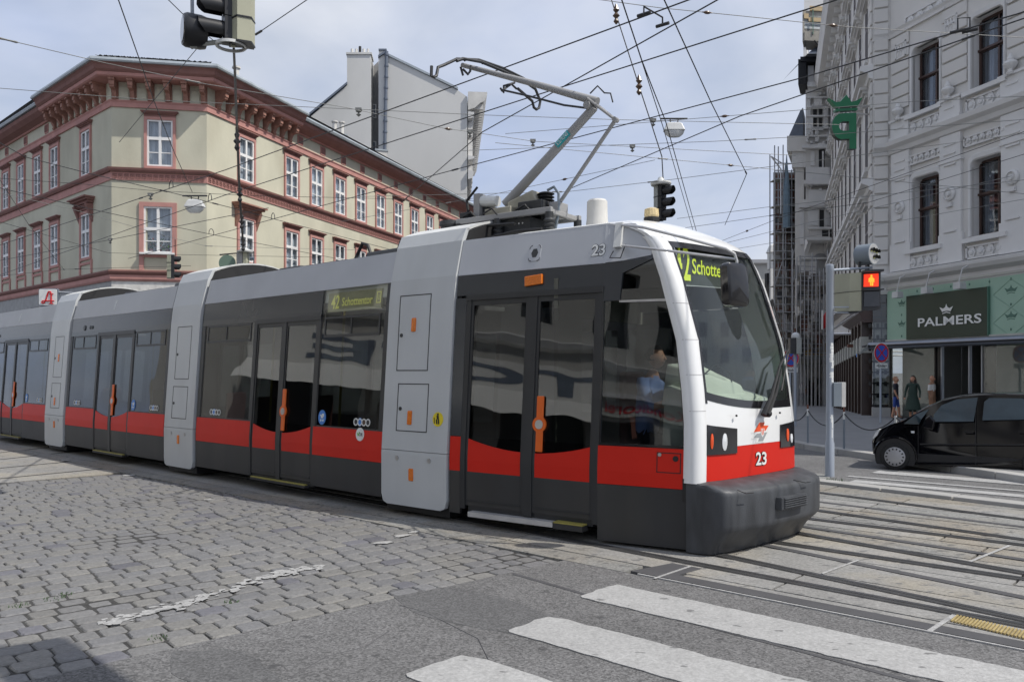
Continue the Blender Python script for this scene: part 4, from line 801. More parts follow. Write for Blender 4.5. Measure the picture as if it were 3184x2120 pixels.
# ---- the straight part: sections, portals, bodies
def px_s(S, px, py=1480): return S.pix(px, py)[0]
WP = (P2 - P1).length
portal(SP1, 0, WP, [(SP1.pix(1291, 1010)[0], SP1.pix(1291, 1010)[1]), (SP1.pix(1278, 1298)[0], SP1.pix(1278, 1298)[1]), (SP1.pix(1282, 1475)[0], SP1.pix(1282, 1475)[1])],
       [(SP1.pix(1340, 1030)[0], SP1.pix(1243, 1030)[0], SP1.pix(1290, 1153)[1], SP1.pix(1290, 917)[1]), (SP1.pix(1335, 1260)[0], SP1.pix(1239, 1260)[0], SP1.pix(1285, 1342)[1], SP1.pix(1285, 1192)[1])])
c = SP1.pix(1366, 1303); m = MB(); SP1.disc(m, c[0], c[1], .085, o=.027, th=.004, m='yellow')
for a in ((-.012, .02, .0, .045), (-.02, .0, -.055, .0), (.012, .03, -.055, .0), (-.055, -.045, -.05, .02)): SP1.patch(m, [(c[0] - a[0], c[1] + a[2]), (c[0] - a[1], c[1] + a[2]), (c[0] - a[1] + .008, c[1] + a[3]), (c[0] - a[0] + .008, c[1] + a[3])][::-1], .031, .004, 'black')
SP1.disc(m, c[0] - .0, c[1] + .058, .014, o=.031, th=.004, n=10, m='black'); part('pedestrian_sticker', m)
s2a = px_s(S2, 606); s2b = px_s(S2, 510); s3a = px_s(S2, 200.5); s3b = px_s(S2, 140); L2 = s2a; L3 = s3a - s2b
section(S2, 0, L2, sign=True); portal(S2, s2a + .04, s2b - s2a - .08, [(s2a + .55, .60)], [(s2a + .3, s2a + .82, 1.62, 2.52), (s2a + .3, s2a + .84, .95, 1.5)])
section(S2, s2b, L3); portal(S2, s3a + .04, s3b - s3a - .08, [(s3a + .55, 2.05), (s3a + .6, 1.1), (s3a + .55, .60)], [(s3a + .3, s3a + .82, 1.62, 2.52), (s3a + .3, s3a + .84, .95, 1.5)])
section(S2, s3b, L2)
vc = S2.pix(1120, 1350); m = MB(); S2.disc(m, vc[0], vc[1], .085, .085, o=.006, th=.005, m='sticker_white')
put_text(m, 'OR', lambda u, v: S2.p(vc[0] - lerp(-.018, .062, u), vc[1] + lerp(-.022, .022, v), .0085), m='sign_text', bold=.02); S2.patch(m, [(vc[0] + .06, vc[1] + .02), (vc[0] + .045, vc[1] + .02), (vc[0] + .035, vc[1] - .005), (vc[0] + .012, vc[1] + .035), (vc[0] + .0, vc[1] + .03), (vc[0] + .03, vc[1] - .024), (vc[0] + .04, vc[1] - .024)], .0085, .003, 'sticker_green'); part('fare_sticker', m)
for S, s0 in ((S2, s2b + 2.6), (S2, s2b + 8.3)):
    m = MB(); q = S.rect(m, s0 - .04, s0 + .04, 2.98, 3.16, .006, .01); part('loudspeaker', m, 'tram_portal')
c0 = S2.pix(1022, 800); m = MB(); m.tube([S2.p(c0[0] - .02, 3.2, -.7), S2.p(c0[0], 3.45, -.7), S2.p(c0[0] + .12, 3.62, -.7), S2.p(c0[0] + .25, 3.66, -.7), S2.p(c0[0] + .38, 3.5, -.7), S2.p(c0[0] + .4, 3.2, -.7)], .025); part('roof_hose', m, 'black', smooth=True)
m = MB(); S2.rect(m, 0, s3b + L2, .05, .5, -.55, 1.2); S1.rect(m, sd0, sp, .05, .5, -.55, 1.2); part('undercarriage', m, 'black')
# ================================================================ THE SETTING: ground, road, tracks, pavement
DV = Vector((.7446, -.6675, 0)); PV = Vector((-.6675, -.7446, 0))      # along the tracks (towards the right); across them, towards the camera
E0 = Vector((.876, 7.11, 0))                                             # edge of the track bed
def tr(t, w, z=0.0): q = E0 + DV * t - PV * w; return Vector((q.x, q.y, z))
def fall(Y): return 0.0 if Y < 32 else -0.75 * min(1, (Y - 32) / 26)
m = MB(); xs = [-700, -120, -40, -15, 0, 10, 20, 40, 120, 700]; ys = [-80, -10, 32, 45, 58, 90, 300, 1200]
m.grid(lambda x, y: (x, y, fall(y) - .045), xs, ys); props(m.obj('ground', 'asphalt', fix=False), kind='structure')
def sheet(mb, pts, z, th=.03, mt=None): mb.prism([(p[0], p[1], z - th) for p in pts], (0, 0, th), mt)
VV = Vector((.742, .670, 0)); QV = Vector((-.670, .742, 0)); B0 = Vector((-1.372, 5.795, 0))
def cb(a, b, z=0.0): q = B0 + VV * a + QV * b; return Vector((q.x, q.y, z))
rs = random.Random(3)
road = root('road', (0, 5, 0), kind='structure')
m = MB(); sheet(m, [cb(2.62, 0), cb(-9, 0), (-9, -8, 0), (14, -8, 0), tr(9.5, 0), tr(0, 0)], 0.0); m.obj('carriageway', 'asphalt', road)
m = MB(); sheet(m, [gnd(1595, 1780), gnd(1595, 1786), gnd(1880, 1868), gnd(2500, 2030), gnd(3300, 2250), gnd(3300, 2236), gnd(2500, 2024), gnd(1900, 1868)], 0.003, .003); m.obj('repair_seam', 'tar', road)
def stripe(tl, bl, length, cut=.07, name='zebra_stripe', mt='zebra_paint'):
    a, b = gnd(*tl), gnd(*bl); wv = (b - a); wd = wv.dot(PV); a0 = a; b0 = a + PV * wd
    m = MB(); J = lambda: rs.uniform(-.007, .007) + (rs.uniform(-.02, .01) if rs.random() < .12 else 0)
    P = [a0 + DV * cut * 1.3, a0 + PV * .05 + DV * .015] + [a0.lerp(b0, k) + DV * J() for k in span(.2, .95, 6)] + [b0 + DV * (.03 + k * .07) + PV * J() for k in range(int(length / .07))] + [a0 + DV * (length - k * .07) - PV * J() for k in range(int((length - cut * 1.3 - .1) / .07))]
    sheet(m, P, .008, .006); return m.obj(name, mt, road)
stripe((1914, 1817.5), (1821.7, 1862), 7, .01); stripe((1712, 1913.5), (1590, 1968), 6.5, .12); stripe((1447, 2031), (1270, 2108), 6, .14)
for (x, y), (l, w), mt in (((1500, 1900), (.9, .34), 'asphalt_patch'), ((2150, 1905), (.35, .16), 'asphalt_patch'), ((700, 2085), (.5, .22), 'asphalt_patch')):
    q = gnd(x, y); m = MB(); sheet(m, [q + DV * (l * math.cos(t) * (1 + .12 * math.sin(5 * t))) + PV * (w * math.sin(t) * (1 + .15 * math.cos(3 * t))) for t in span(0, 6.28, 26)[:-1]], .002, .002); m.obj('repair_patch', mt, road)
for pts_ in (((900, 2110), (1010, 2040), (1130, 2010), (1210, 1960)), ((1240, 1880), (1330, 1905), (1480, 1985), (1520, 2060))):
    m = MB(); m.tube([gnd(x + rs.uniform(-8, 8), y, .0) for x, y in pts_], .004, 4); m.obj('crack', 'tar', road)
# second carriageway beyond the tracks, with its own stripes and lines
m = MB(); sheet(m, [(4.95, 12.3, 0), (6.6, 10.2, 0), (13, 2.2, 0), (22, 6, 0), (16, 28, 0), (9, 34, 0), (2, 34, 0), (-3.5, 22.5, 0)], 0.0); m.obj('carriageway', 'asphalt', road)
FP = lambda x, y: gnd(x, y)
m = MB(); sheet(m, [(4.95, 12.35, 0), (5.35, 13.6, 0), (4.3, 15.4, 0), (-2, 23, 0), (-3.2, 22.3, 0)], .004, .03); m.obj('carriageway', 'concrete_dirty', road)
for tl, wd, ln in (((2734, 1464), .42, 9), ((2660, 1493), .30, 9), ((2640, 1480), .12, 9)):
    a = gnd(*tl); m = MB(); sheet(m, [a, a + PV * wd, a + PV * wd + DV * ln, a + DV * ln], .010, .006); m.obj('zebra_stripe', 'worn_paint', road)
# track bed: slabs laid between the rails
bed = root('tram_track', (3, 9, 0), kind='structure')
m = MB(); sheet(m, [tr(-40, 0), tr(12, 0), tr(12, 6.9), tr(-40, 6.9)], -.02, .03); m.obj('track_bed', 'tar', bed)
bands = [.30, 1.05, 1.75, 2.55, 3.25, 3.75, 4.5, 5.25, 5.95, 6.75]; rs = random.Random(3)
for i in range(len(bands) - 1):
    t = -15.0 + rs.random() * 2
    while t < 9:
        l = 2.2 + rs.random() * 1.4; m = MB(); g = .012
        sheet(m, [tr(t + g, bands[i] + g), tr(t + l - g, bands[i] + g), tr(t + l - g, bands[i + 1] - g), tr(t + g, bands[i + 1] - g)], .004 + rs.uniform(-.003, .003), .04)
        m.obj('concrete_slab', 'concrete' if rs.random() < .6 else 'concrete_dirty', bed); t += l
t0 = (gnd(1955, 1779) - E0).dot(DV)
for a, b in ((-16, t0 - .02), ):
    t = a
    while t < b - .1:
        l = min(2.9, b - t); m = MB(); sheet(m, [tr(t + .008, 0), tr(t + l - .008, 0), tr(t + l - .008, .29), tr(t + .008, .29)], .004, .04); m.obj('concrete_slab', 'concrete_dirty', bed); t += l
m = MB(); sheet(m, [tr(t0, .05), tr(t0 + 1.5, .045), tr(10, .05), tr(10, .20), tr(t0 + 1.3, .20), tr(t0 + .38, .21), tr(t0 + .42, .55), tr(t0 + .12, .55)], .0085, .03); m.obj('tar_joint', 'tar', bed)
m = MB(); sheet(m, [tr(t0 + .42, .205), tr(10, .205), tr(10, .295), tr(t0 + .42, .295)], .004, .03); m.obj('concrete_edge', 'concrete', bed)
m = MB(); sheet(m, [tr(t0 + .1, 0), tr(10, 0), tr(10, .022), tr(t0 + .1, .022)], .011, .04); m.obj('edge_line', 'worn_paint', bed)
for a, b, w in (((2034, 1801), (2146, 1763), .011), ((2890, 1965), (2968, 1915), .016), ((2556, 1786), (2668, 1744), .011), ((3012, 1750), (3140, 1698), .014)):
    p, q = gnd(*a), gnd(*b); n = (q - p).cross(Vector((0, 0, 1))).normalized() * w; m = MB(); sheet(m, [p - n, q - n, q + n, p + n], .0125, .004); m.obj('mortar_joint', 'worn_paint', bed)
def rail(a, b, ext0=2.5, ext1=1.5, name='rail', groove=True, wd=.052):
    p, q = gnd(*a), gnd(*b); d = (q - p).normalized(); n = Vector((d.y, -d.x, 0)); p = p - d * ext0; q = q + d * ext1
    if n.dot(PV) < 0: n = -n
    m = MB(); sheet(m, [p - n * wd, q - n * wd, q + n * .0, p + n * .0], .017, .03); r = m.obj(name, 'rail_steel', bed)
    if groove: m = MB(); sheet(m, [p + n * .0005, q + n * .0005, q + n * .042, p + n * .042], .0145, .03); m.obj('groove', 'rail_groove', r); m = MB(); sheet(m, [p + n * .043, q + n * .043, q + n * .06, p + n * .06], .0165, .03); m.obj('guard_lip', 'rail_steel', r)
for a, b in (((2400, 1762), (3184, 1930)), ((2400, 1800), (3184, 1949)), ((2481, 1659), (3184, 1784)), ((2451, 1693.5), (3184, 1803)), ((2547, 1589), (3184, 1680)), ((2532, 1616), (3184, 1697)), ((2547, 1533), (3184, 1617))): rail(a, b, 9)
for a, b in (((2560, 1563), (3184, 1640)), ((2540, 1645), (3184, 1742)), ((2480, 1717), (3184, 1860))):
    p, q = gnd(*a), gnd(*b); n = PV * .05; d = (q - p).normalized(); m = MB(); sheet(m, [p - d * 3 - n, q + d - n, q + d + n, p - d * 3 + n], .0115, .02); m.obj('tar_joint', 'tar', bed)
m = MB(); p, q = gnd(2965, 1926), gnd(3184, 1978); q = q + (q - p) * .3; n = PV * .09
for i in range(26):
    a = p.lerp(q, (i + .1) / 26); b = p.lerp(q, (i + .62) / 26); sheet(m, [a - n, b - n, b + n, a + n], .019, .012)
o = m.obj('tactile_strip', 'tactile_yellow', bed); o['kind'] = 'stuff'
# crossing tracks at the far left
cr = root('side_track', (-9, 14, 0), kind='structure')
d = Vector((.56, .83, 0)).normalized(); n = Vector((d.y, -d.x, 0))
m = MB(); a = gnd(0, 1500); b = gnd(305, 1475)
sheet(m, [a - d * 12 - n * .0, a - d * 12 - n * 9, a + d * 14 - n * 9, b + d * 1.2 - n * 0.1, b, a], -.004, .03); m.obj('track_bed', 'concrete', cr)
for (x0, y0), (x1, y1) in (((0, 1406.5), (110, 1394.6)), ((0, 1428), (155, 1411)), ((0, 1454.6), (262, 1430)), ((0, 1487), (383, 1450))):
    p = gnd(x0, y0); q = gnd(x1, y1); e = (q - p).normalized(); nn = Vector((e.y, -e.x, 0)) * .035; p = p - e * 6; q = q + e * 1.5
    m = MB(); sheet(m, [p - nn, q - nn, q + nn, p + nn], .001, .02); m.obj('rail', 'rail_groove', cr)
# cobbles: the 300 that show largest are stones of their own, the rest one sheet of stones
cob = root('cobbled_road', (-4, 8, 0), kind='structure')
m = MB(); sheet(m, [cb(2.7, 0), cb(1.6, 9.6), cb(-12, 9.6), cb(-12, -.3), cb(-9, 0)], -.014, .02); m.obj('joint_filling', 'joint_sand', cob)
rc = random.Random(11)
def stone(cx, cy, l, w, ang, h, r_):
    """an uneven sett: skirt, worn edge and a slightly domed top"""
    ca, sa = math.cos(ang), math.sin(ang); out_ = []
    base = [(-1, -.72), (-.8, -1), (.8, -1), (1, -.72), (1, .72), (.8, 1), (-.8, 1), (-1, .72)]
    jit = [(r_.uniform(-.05, .05), r_.uniform(-.05, .05)) for _ in base]
    for sc, z in ((1.0, -.05), (1.0, h - .011), (.93, h - .002), (.80, h)):
        for (x, y), (jx, jy) in zip(base, jit):
            X = (x + jx) * (l / 2 - (1 - sc) * .11); Y = (y + jy) * (w / 2 - (1 - sc) * .11); out_.append((cx + X * ca - Y * sa, cy + X * sa + Y * ca, z))
    fs = [tuple(range(24, 32))] + [(j * 8 + i, j * 8 + (i + 1) % 8, (j + 1) * 8 + (i + 1) % 8, (j + 1) * 8 + i) for j in range(3) for i in range(8)]
    return out_, fs
stones = []; ang = math.atan2(VV.y, VV.x); b = .095; row = 0
while b < 9.5:
    a = -12 + rc.random() * .3; w = .185 + rc.uniform(-.012, .012)
    amax = 2.48 - .106 * b
    while a < amax:
        l = rc.choice((.17, .2, .23, .25, .19)) + rc.uniform(-.012, .012); 
        if a + l > amax: l = max(.09, amax - a)
        c = cb(a + l / 2, b); 
        if c.x > -.66 * c.y - .6 and c.y > 4.0: stones.append((c.x, c.y, l - .012, w - .013, ang + rc.uniform(-.045, .045)))
        a += l
    b += w + .004; row += 1
stones.sort(key=lambda s: s[0] ** 2 + s[1] ** 2)
mts = ['cobble_a'] * 9 + ['cobble_b'] * 6 + ['cobble_c'] * 5 + ['cobble_d'] * 1
protos = []
for i in range(8):
    v, f = stone(0, 0, 1, 1, 0, 0, rc)
far = MB()
def wavy(x, y): return .006 * math.sin(x * 1.7 + y * .6) + .005 * math.sin(y * 2.3 - x)
n_single = 0
for (x, y, l, w, an) in stones:
    px_, py_ = project((x, y, 0)); vis = -40 < px_ < 3230 and py_ < 2160
    h = wavy(x, y) + rc.uniform(-.004, .005); v, f = stone(x, y, l, w, an, h, rc); mt = rc.choice(mts)
    if rc.random() < .0: mt = 'cobble_e'
    if vis and n_single < 300:
        s = MB(); s.add(v, f); o = s.obj('paving_stone', mt, cob, fix=False); n_single += 1
    else: far.add(v, f, mt)
far.obj('paving_stones', 'cobble_a', cob, fix=False)['kind'] = 'stuff'
rp_ = random.Random(5)      # what is left of a painted line
pts = [gnd(x, y) for x, y in ((312, 1938), (455, 1905), (560, 1880), (640, 1853), (720, 1828), (800, 1802), (880, 1783), (1000, 1762))]
def blob(c, l, w, an, z, parent, mt='worn_paint', nm='paint_remnant'):
    P = []
    for i in range(11):
        t = 2 * math.pi * i / 11; r = rp_.uniform(.55, 1.1); x, y = l * r * math.cos(t), w * r * math.sin(t); P.append((c.x + x * math.cos(an) - y * math.sin(an), c.y + x * math.sin(an) + y * math.cos(an)))
    m = MB(); sheet(m, P, z, .004); return m.obj(nm, mt, parent)
m = MB()
def flake(c, s, an, z):
    n = 7; P = []
    for k in range(n): t = 2 * math.pi * k / n; r = s * rp_.uniform(.45, 1.15); x, y = r * 1.5 * math.cos(t), r * math.sin(t); P.append((c.x + x * math.cos(an) - y * math.sin(an), c.y + x * math.sin(an) + y * math.cos(an), z))
    m.add(P, [tuple(range(n))])
for p, q in zip(pts, pts[1:]):
    an = math.atan2(q.y - p.y, q.x - p.x); L_ = (q - p).length; nrm = Vector((-math.sin(an), math.cos(an), 0))
    for k in range(int(L_ / .006)):
        t = rp_.random(); gap = math.sin((p.x + (q.x - p.x) * t) * 9) * .45 + .75
        if rp_.random() < gap: cc = p.lerp(q, t) + nrm * rp_.gauss(0, .042); flake(cc, rp_.uniform(.014, .036), an + rp_.uniform(-.5, .5), .0075 + wavy(cc.x, cc.y) + rp_.uniform(0, .002))
m.obj('paint_remnant', 'worn_paint', cob, fix=False)['kind'] = 'stuff'
for x, y, l, w in ((1196, 1690, .13, .07), (1250, 1668, .12, .06), (1290, 1655, .08, .04), (400, 1478, .1, .1), (650, 1552, .08, .05), (208, 1433, .1, .08)): c = gnd(x, y); blob(c, l, w, .7, .0095 + wavy(c.x, c.y), cob)
for x, y in ((1180, 1672),): c = gnd(x, y)
for x, y, l in ((60, 1880, .05), (165, 1860, .06), (490, 1983, .05), (720, 1868, .04), (205, 1845, .04)):
    c = gnd(x, y); m = MB()
    for k in range(26):
        a = rp_.uniform(0, 6.28); r = l * rp_.random() ** .5 * 1.4; p = c + Vector((r * math.cos(a), r * math.sin(a), -.004)); h = rp_.uniform(.008, .022); q = Vector((rp_.uniform(-.01, .01), rp_.uniform(-.01, .01), h)); m.add([p - Vector((.004, 0, 0)), p + Vector((.004, 0, 0)), p + q], [(0, 1, 2)])
    o = m.obj('moss', 'leaf', cob, fix=False); o['kind'] = 'stuff'
# island kerb by the far track, pavement and its kerb
isl = root('traffic_island', (6, 12, 0), kind='structure')
p, q = gnd(2541, 1505), gnd(3184, 1582); d = (q - p).normalized(); n = Vector((d.y, -d.x, 0)); n = n if n.y > 0 else -n
t = -6.0
while t < 5:
    m = MB(); a = p + d * (t + .01); b_ = p + d * (t + .99); sheet(m, [a, b_, b_ + n * .3, a + n * .3], .055, .1); m.obj('kerb_stone', 'kerb_stone', isl, bevel=.012); t += 1.0
m = MB()
for k in range(60):
    c = gnd(2573, 1500) + d * rp_.uniform(0, .28) - n * rp_.uniform(0, .05); hh = rp_.uniform(.03, .12); q_ = Vector((rp_.uniform(-.05, .05), rp_.uniform(-.05, .05), hh)); m.add([c - d * .008, c + d * .008, c + q_], [(0, 1, 2)])
props(m.obj('weeds', 'leaf', None, fix=False), 'small green weeds growing along the kerb behind the tram bumper', kind='stuff')
pav = root('pavement', (9, 20, 0), kind='structure')
KL = [(11.0, -1.0), (9.0, 8.5), (7.15, 15.8), (6.57, 18.1), (6.45, 19.4), (6.75, 21.5), (9.6, 30.5), (18.5, 58.5), (30, 95)]
def pz(y): return .12 + fall(y)
m = MB(); inner = [(24, -1), (19.6, 8.5), (17.4, 15.8), (16.7, 18.1), (16.3, 19.4), (15.9, 21.5), (14.5, 30.5), (24, 58.5), (37, 95)]
m.grid(lambda i, t: Vector((lerp(KL[int(i)][0] + .25, inner[int(i)][0], t), lerp(KL[int(i)][1], inner[int(i)][1], t), pz(KL[int(i)][1]))), list(range(len(KL))), [0, 1]); m.obj('pavement_surface', 'pave_grey', pav)
for (x0, y0), (x1, y1) in zip(KL, KL[1:]):
    if y1 < 5 or y0 > 40: continue
    L_ = math.hypot(x1 - x0, y1 - y0); k = max(1, round(L_)); 
    for i in range(k):
        a = Vector((lerp(x0, x1, (i + .006) / k), lerp(y0, y1, (i + .006) / k), 0)); b_ = Vector((lerp(x0, x1, (i + .994) / k), lerp(y0, y1, (i + .994) / k), 0)); n = Vector(((y1 - y0), -(x1 - x0), 0)).normalized() * .28
        za, zb = pz(a.y) + .006, pz(b_.y) + .006; m = MB(); m.hexa([(a.x, a.y, za - .25), (b_.x, b_.y, zb - .25), (b_.x + n.x, b_.y + n.y, zb - .25), (a.x + n.x, a.y + n.y, za - .25), (a.x, a.y, za), (b_.x, b_.y, zb), (b_.x + n.x, b_.y + n.y, zb), (a.x + n.x, a.y + n.y, za)]); m.obj('kerb_stone', 'kerb_stone', pav, bevel=.015)
# ================================================================ BUILDINGS ON THE LEFT
def wall(mb, S, s0, s1, z0, z1, holes=(), o=0.0, mt=None, deep=.28, rev=None):
    """an upright wall with openings; each opening gets its reveal"""
    ss = sorted({s0, s1} | {q for h in holes for q in h[:2] if s0 < q < s1}); zz = sorted({z0, z1} | {q for h in holes for q in h[2:4] if z0 < q < z1})
    for a, b in zip(ss, ss[1:]):
        for c, d in zip(zz, zz[1:]):
            x, y = (a + b) / 2, (c + d) / 2
            if any(h[0] < x < h[1] and h[2] < y < h[3] for h in holes): continue
            mb.add([S.p(a, c, o), S.p(b, c, o), S.p(b, d, o), S.p(a, d, o)], [(0, 1, 2, 3)], mt)
    for a, b, c, d in holes:
        P = [S.p(*q, o) for q in ((a, c), (b, c), (b, d), (a, d))]; Q = [S.p(*q, o - deep) for q in ((a, c), (b, c), (b, d), (a, d))]
        mb.add(P + Q, [(0, 1, 5, 4), (1, 2, 6, 5), (2, 3, 7, 6), (3, 0, 4, 7)], rev or mt)
def sbox(mb, S, s0, s1, z0, z1, o0, o1, mt=None):
    a, b = min(s0, s1), max(s0, s1)
    mb.hexa([S.p(a, z0, o0), S.p(b, z0, o0), S.p(b, z0, o1), S.p(a, z0, o1), S.p(a, z1, o0), S.p(b, z1, o0), S.p(b, z1, o1), S.p(a, z1, o1)], mt)
def sprof(mb, S, s0, s1, prof, mt=None, k0=0, k1=0):    # a moulding: profile of (out, z) run along the wall, mitred at its ends
    n = len(prof); mb.add([S.p(s0 - o * k0, z, o) for o, z in prof] + [S.p(s1 + o * k1, z, o) for o, z in prof], [tuple(range(n)), tuple(range(2 * n - 1, n - 1, -1))] + [(i, (i + 1) % n, n + (i + 1) % n, n + i) for i in range(n)], mt)
LB = root('corner_building', (-15, 36, 0), 'three storey corner building with olive plaster, pink window frames and a bracketed cornice', 'building')
A_ = Vector((-15.94, 32.0)); B_ = Vector((-12.39, 32.63))
FC = Side(A_, B_ - A_); FR = Side(B_, (.3347, .9423)); FL = Side(A_, (-.7414, .6711)); LC = (B_ - A_).length
ZC0, ZC1, ZE = 12.28, 12.55, 13.95
# windows: prototypes in local space (x along the wall, y outwards is negative, z up from the opening's sill)
def lbox(mb, x0, x1, y0, y1, z0, z1, mt=None): mb.box((min(x0, x1), min(y0, y1), z0), (max(x0, x1), max(y0, y1), z1), mt)
def sash_window(nm, w, h, sur=.13, trans=.60, sub=True, hood=None, sill=True, curtain=True, deep=.10, lab=None):
    """opening w x h; children: frame, panes, hood, sill. Built once at the origin."""
    m = MB(); s = sur
    for q in ((-w / 2 - s, -w / 2, -s, h + s), (w / 2, w / 2 + s, -s, h + s), (-w / 2, w / 2, h, h + s), (-w / 2, w / 2, -s, 0)): lbox(m, q[0], q[1], -.07, .02, q[2], q[3])
    r = m.obj(nm, 'trim_pink')
    f = MB(); t = .07; zt = h * trans
    for q in ((-w / 2, -w / 2 + t, 0, h), (w / 2 - t, w / 2, 0, h), (-w / 2 + t, w / 2 - t, h - t, h), (-w / 2 + t, w / 2 - t, 0, t), (-w / 2 + t, w / 2 - t, zt - .06, zt + .06), (-.05, .05, t, zt - .06), (-.05, .05, zt + .06, h - t)): lbox(f, q[0], q[1], -.03, .05, q[2], q[3])
    if sub:
        for x0, x1 in ((-w / 2 + t, -.05), (.05, w / 2 - t)): lbox(f, x0, x1, -.012, .04, zt * .48, zt * .48 + .035)
    f.obj('sash', 'window_white', r)
    for x0, x1 in ((-w / 2 + t, -.05), (.05, w / 2 - t)):
        for z0, z1 in ((t, zt - .06), (zt + .06, h - t)): p = MB(); lbox(p, x0, x1, .02, .03, z0, z1); p.obj('pane', 'house_glass', r)
    if curtain: p = MB(); p.add([(-w / 2 + x * w / 8, .12 + (.02 if x % 2 else 0), z) for z in (0, h) for x in range(9)], [(i, i + 1, 10 + i, 9 + i) for i in range(8)]); p.obj('curtain', 'net_curtain', r)
    if hood:
        k = MB(); hx, hz0 = w / 2 + s + .08, h + s
        lbox(k, -w / 2 - s, w / 2 + s, -.05, .02, hz0, hz0 + .10)
        for i, (dx, oy, za, zb) in enumerate(((-.06, -.10, .10, .14), (-.02, -.15, .14, .18), (.03, -.19, .18, .22))): lbox(k, -hx - dx, hx + dx, oy, .02, hz0 + za, hz0 + zb)
        k.obj('hood', 'trim_brown', r)
    return r
glass('house_glass', (0.82, 0.85, 0.88), 0.03, 0.02, 1.5, 0.1)
mat('net_curtain', (0.66, 0.67, 0.68), 0.9, 0.35, 2.2, streak=(5, 5, .4), rand=.35)
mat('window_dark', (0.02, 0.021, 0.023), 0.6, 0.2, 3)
def put_w(proto, S, s, z, parent, first, back=False, o=0.0):
    ang = math.atan2(S.m.y, S.m.x) + math.pi / 2; q = S.p(s, z, o) - BASE[parent.name]
    w = proto if first else dup(proto)
    w.parent = parent; w.location = q; w.rotation_euler = (0, 0, ang); return w
z_top, h_top, w_op = 9.98, 1.86, .98
z_fst, h_fst = 6.52, 1.84
WT = sash_window('window', w_op, h_top, sur=.11, hood=True); WF = sash_window('window', w_op, h_fst, sur=.11, hood=True)
sr = [FR.pix(x, 500)[0] for x in (765, 906, 983.5, 1055.8, 1121, 1182, 1237, 1288, 1335, 1376, 1412)]
sl = [FL.pix(x, 500)[0] for x in (268, 171, 118, 67, 20, -28, -75)]
scw = FC.pix(498, 450)[0]
holes = lambda ss: [(s - w_op / 2, s + w_op / 2, z_top, z_top + h_top) for s in ss] + [(s - w_op / 2, s + w_op / 2, z_fst, z_fst + h_fst) for s in ss]
first = [True, True]
for S, ss, L_ in ((FC, [scw], LC), (FR, sr, 27.6), (FL, sl, 34)):
    m = MB(); wall(m, S, 0, L_, 5.72, ZC0, holes(ss), 0, 'plaster_olive'); m.obj('wall', 'plaster_olive', LB)
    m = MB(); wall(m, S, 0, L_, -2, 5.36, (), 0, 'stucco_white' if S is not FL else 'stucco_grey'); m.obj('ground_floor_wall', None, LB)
    for s in ss:
        put_w(WT, S, s, z_top, LB, first[0]); first[0] = False
        if not (S is FC or (S is FR and s == ss[0])): put_w(WF, S, s, z_fst, LB, first[1]); first[1] = False
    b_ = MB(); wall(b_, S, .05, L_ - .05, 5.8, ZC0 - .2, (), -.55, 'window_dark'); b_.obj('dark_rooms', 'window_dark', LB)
WC = sash_window('window', 1.08, 1.86, sur=.17, trans=.52, hood=False); put_w(WC, FC, FC.pix(492, 715)[0], z_fst - .02, LB, True)
m = MB(); sc2 = FC.pix(492, 715)[0]; sbox(m, FC, sc2 - .66, sc2 + .66, z_fst - .10, z_fst - .02, 0, .22, 'window_white'); sbox(m, FC, sc2 - .71, sc2 - .54, 5.72, z_fst - .18, 0, .06, 'trim_pink'); sbox(m, FC, sc2 + .58, sc2 + .71, 5.72, z_fst - .18, 0, .06, 'trim_pink'); m.obj('window_ledge', None, LB)
for dx in (-.30, .02, .33):
    m = MB(); c = FC.p(sc2 + dx, z_fst + .02, -.12); rq = random.Random(int(dx * 100) + 50); m.lathe([(.07, 0), (.09, .14)], c, n=8, m='trim_brown')
    for k in range(70):
        p = c + Vector((rq.gauss(0, .10), rq.gauss(0, .04), .12 + abs(rq.gauss(.18, .14)))); a = Vector((rq.uniform(-1, 1), rq.uniform(-1, 1), rq.uniform(-1, 1))).normalized() * .05; b2 = a.orthogonal().normalized() * .035; m.add([p - a, p + b2, p + a, p - b2], [(0, 1, 2, 3)], 'leaf' if k % 9 else 'flower')
    props(m.obj('potted_plant', 'leaf', None, fix=False), ('leafy potted plant on the left of the lower corner window', 'bushy potted plant in the middle of the lower corner window', 'leafy potted plant with orange blooms on the right of the lower corner window')[int((dx + .3) / .31)], 'plant', 'pot plants in the corner window')
# first window of the right-hand front: bracketed terracotta hood
WB = sash_window('window', w_op, h_fst, hood=False); put_w(WB, FR, sr[0], z_fst, LB, True)
m = MB(); s = sr[0]; zt = z_fst + h_fst + .13
for o_, a, b2, e in ((.10, 0, .22, .72), (.22, .22, .32, .80), (.34, .32, .40, .88), (.44, .40, .46, .95)): sbox(m, FR, s - e, s + e, zt + a, zt + b2, 0, o_)
for sx in (-.66, .66): m.prism([FR.p(s + sx - .09, zt + .2, 0), FR.p(s + sx - .09, zt + .2, .30), FR.p(s + sx - .09, zt - .15, .16), FR.p(s + sx - .09, zt - .55, .0)], FR.p(1, 0) * .18 - FR.p(0, 0) * .18)
m.obj('bracketed_hood', 'trim_terracotta', LB)
s = sl[0]; m = MB()
for o_, a, b2, e in ((.10, 0, .22, .72), (.22, .22, .32, .80), (.34, .32, .40, .88), (.44, .40, .46, .95)): sbox(m, FL, s - e, s + e, zt + .02 + a, zt + .02 + b2, 0, o_)
for sx in (-.66, .66): m.prism([FL.p(s + sx - .09, zt + .2, 0), FL.p(s + sx - .09, zt + .2, .30), FL.p(s + sx - .09, zt - .15, .16), FL.p(s + sx - .09, zt - .55, .0)], FL.p(1, 0) * .18 - FL.p(0, 0) * .18)
m.obj('bracketed_hood', 'trim_brown', LB)
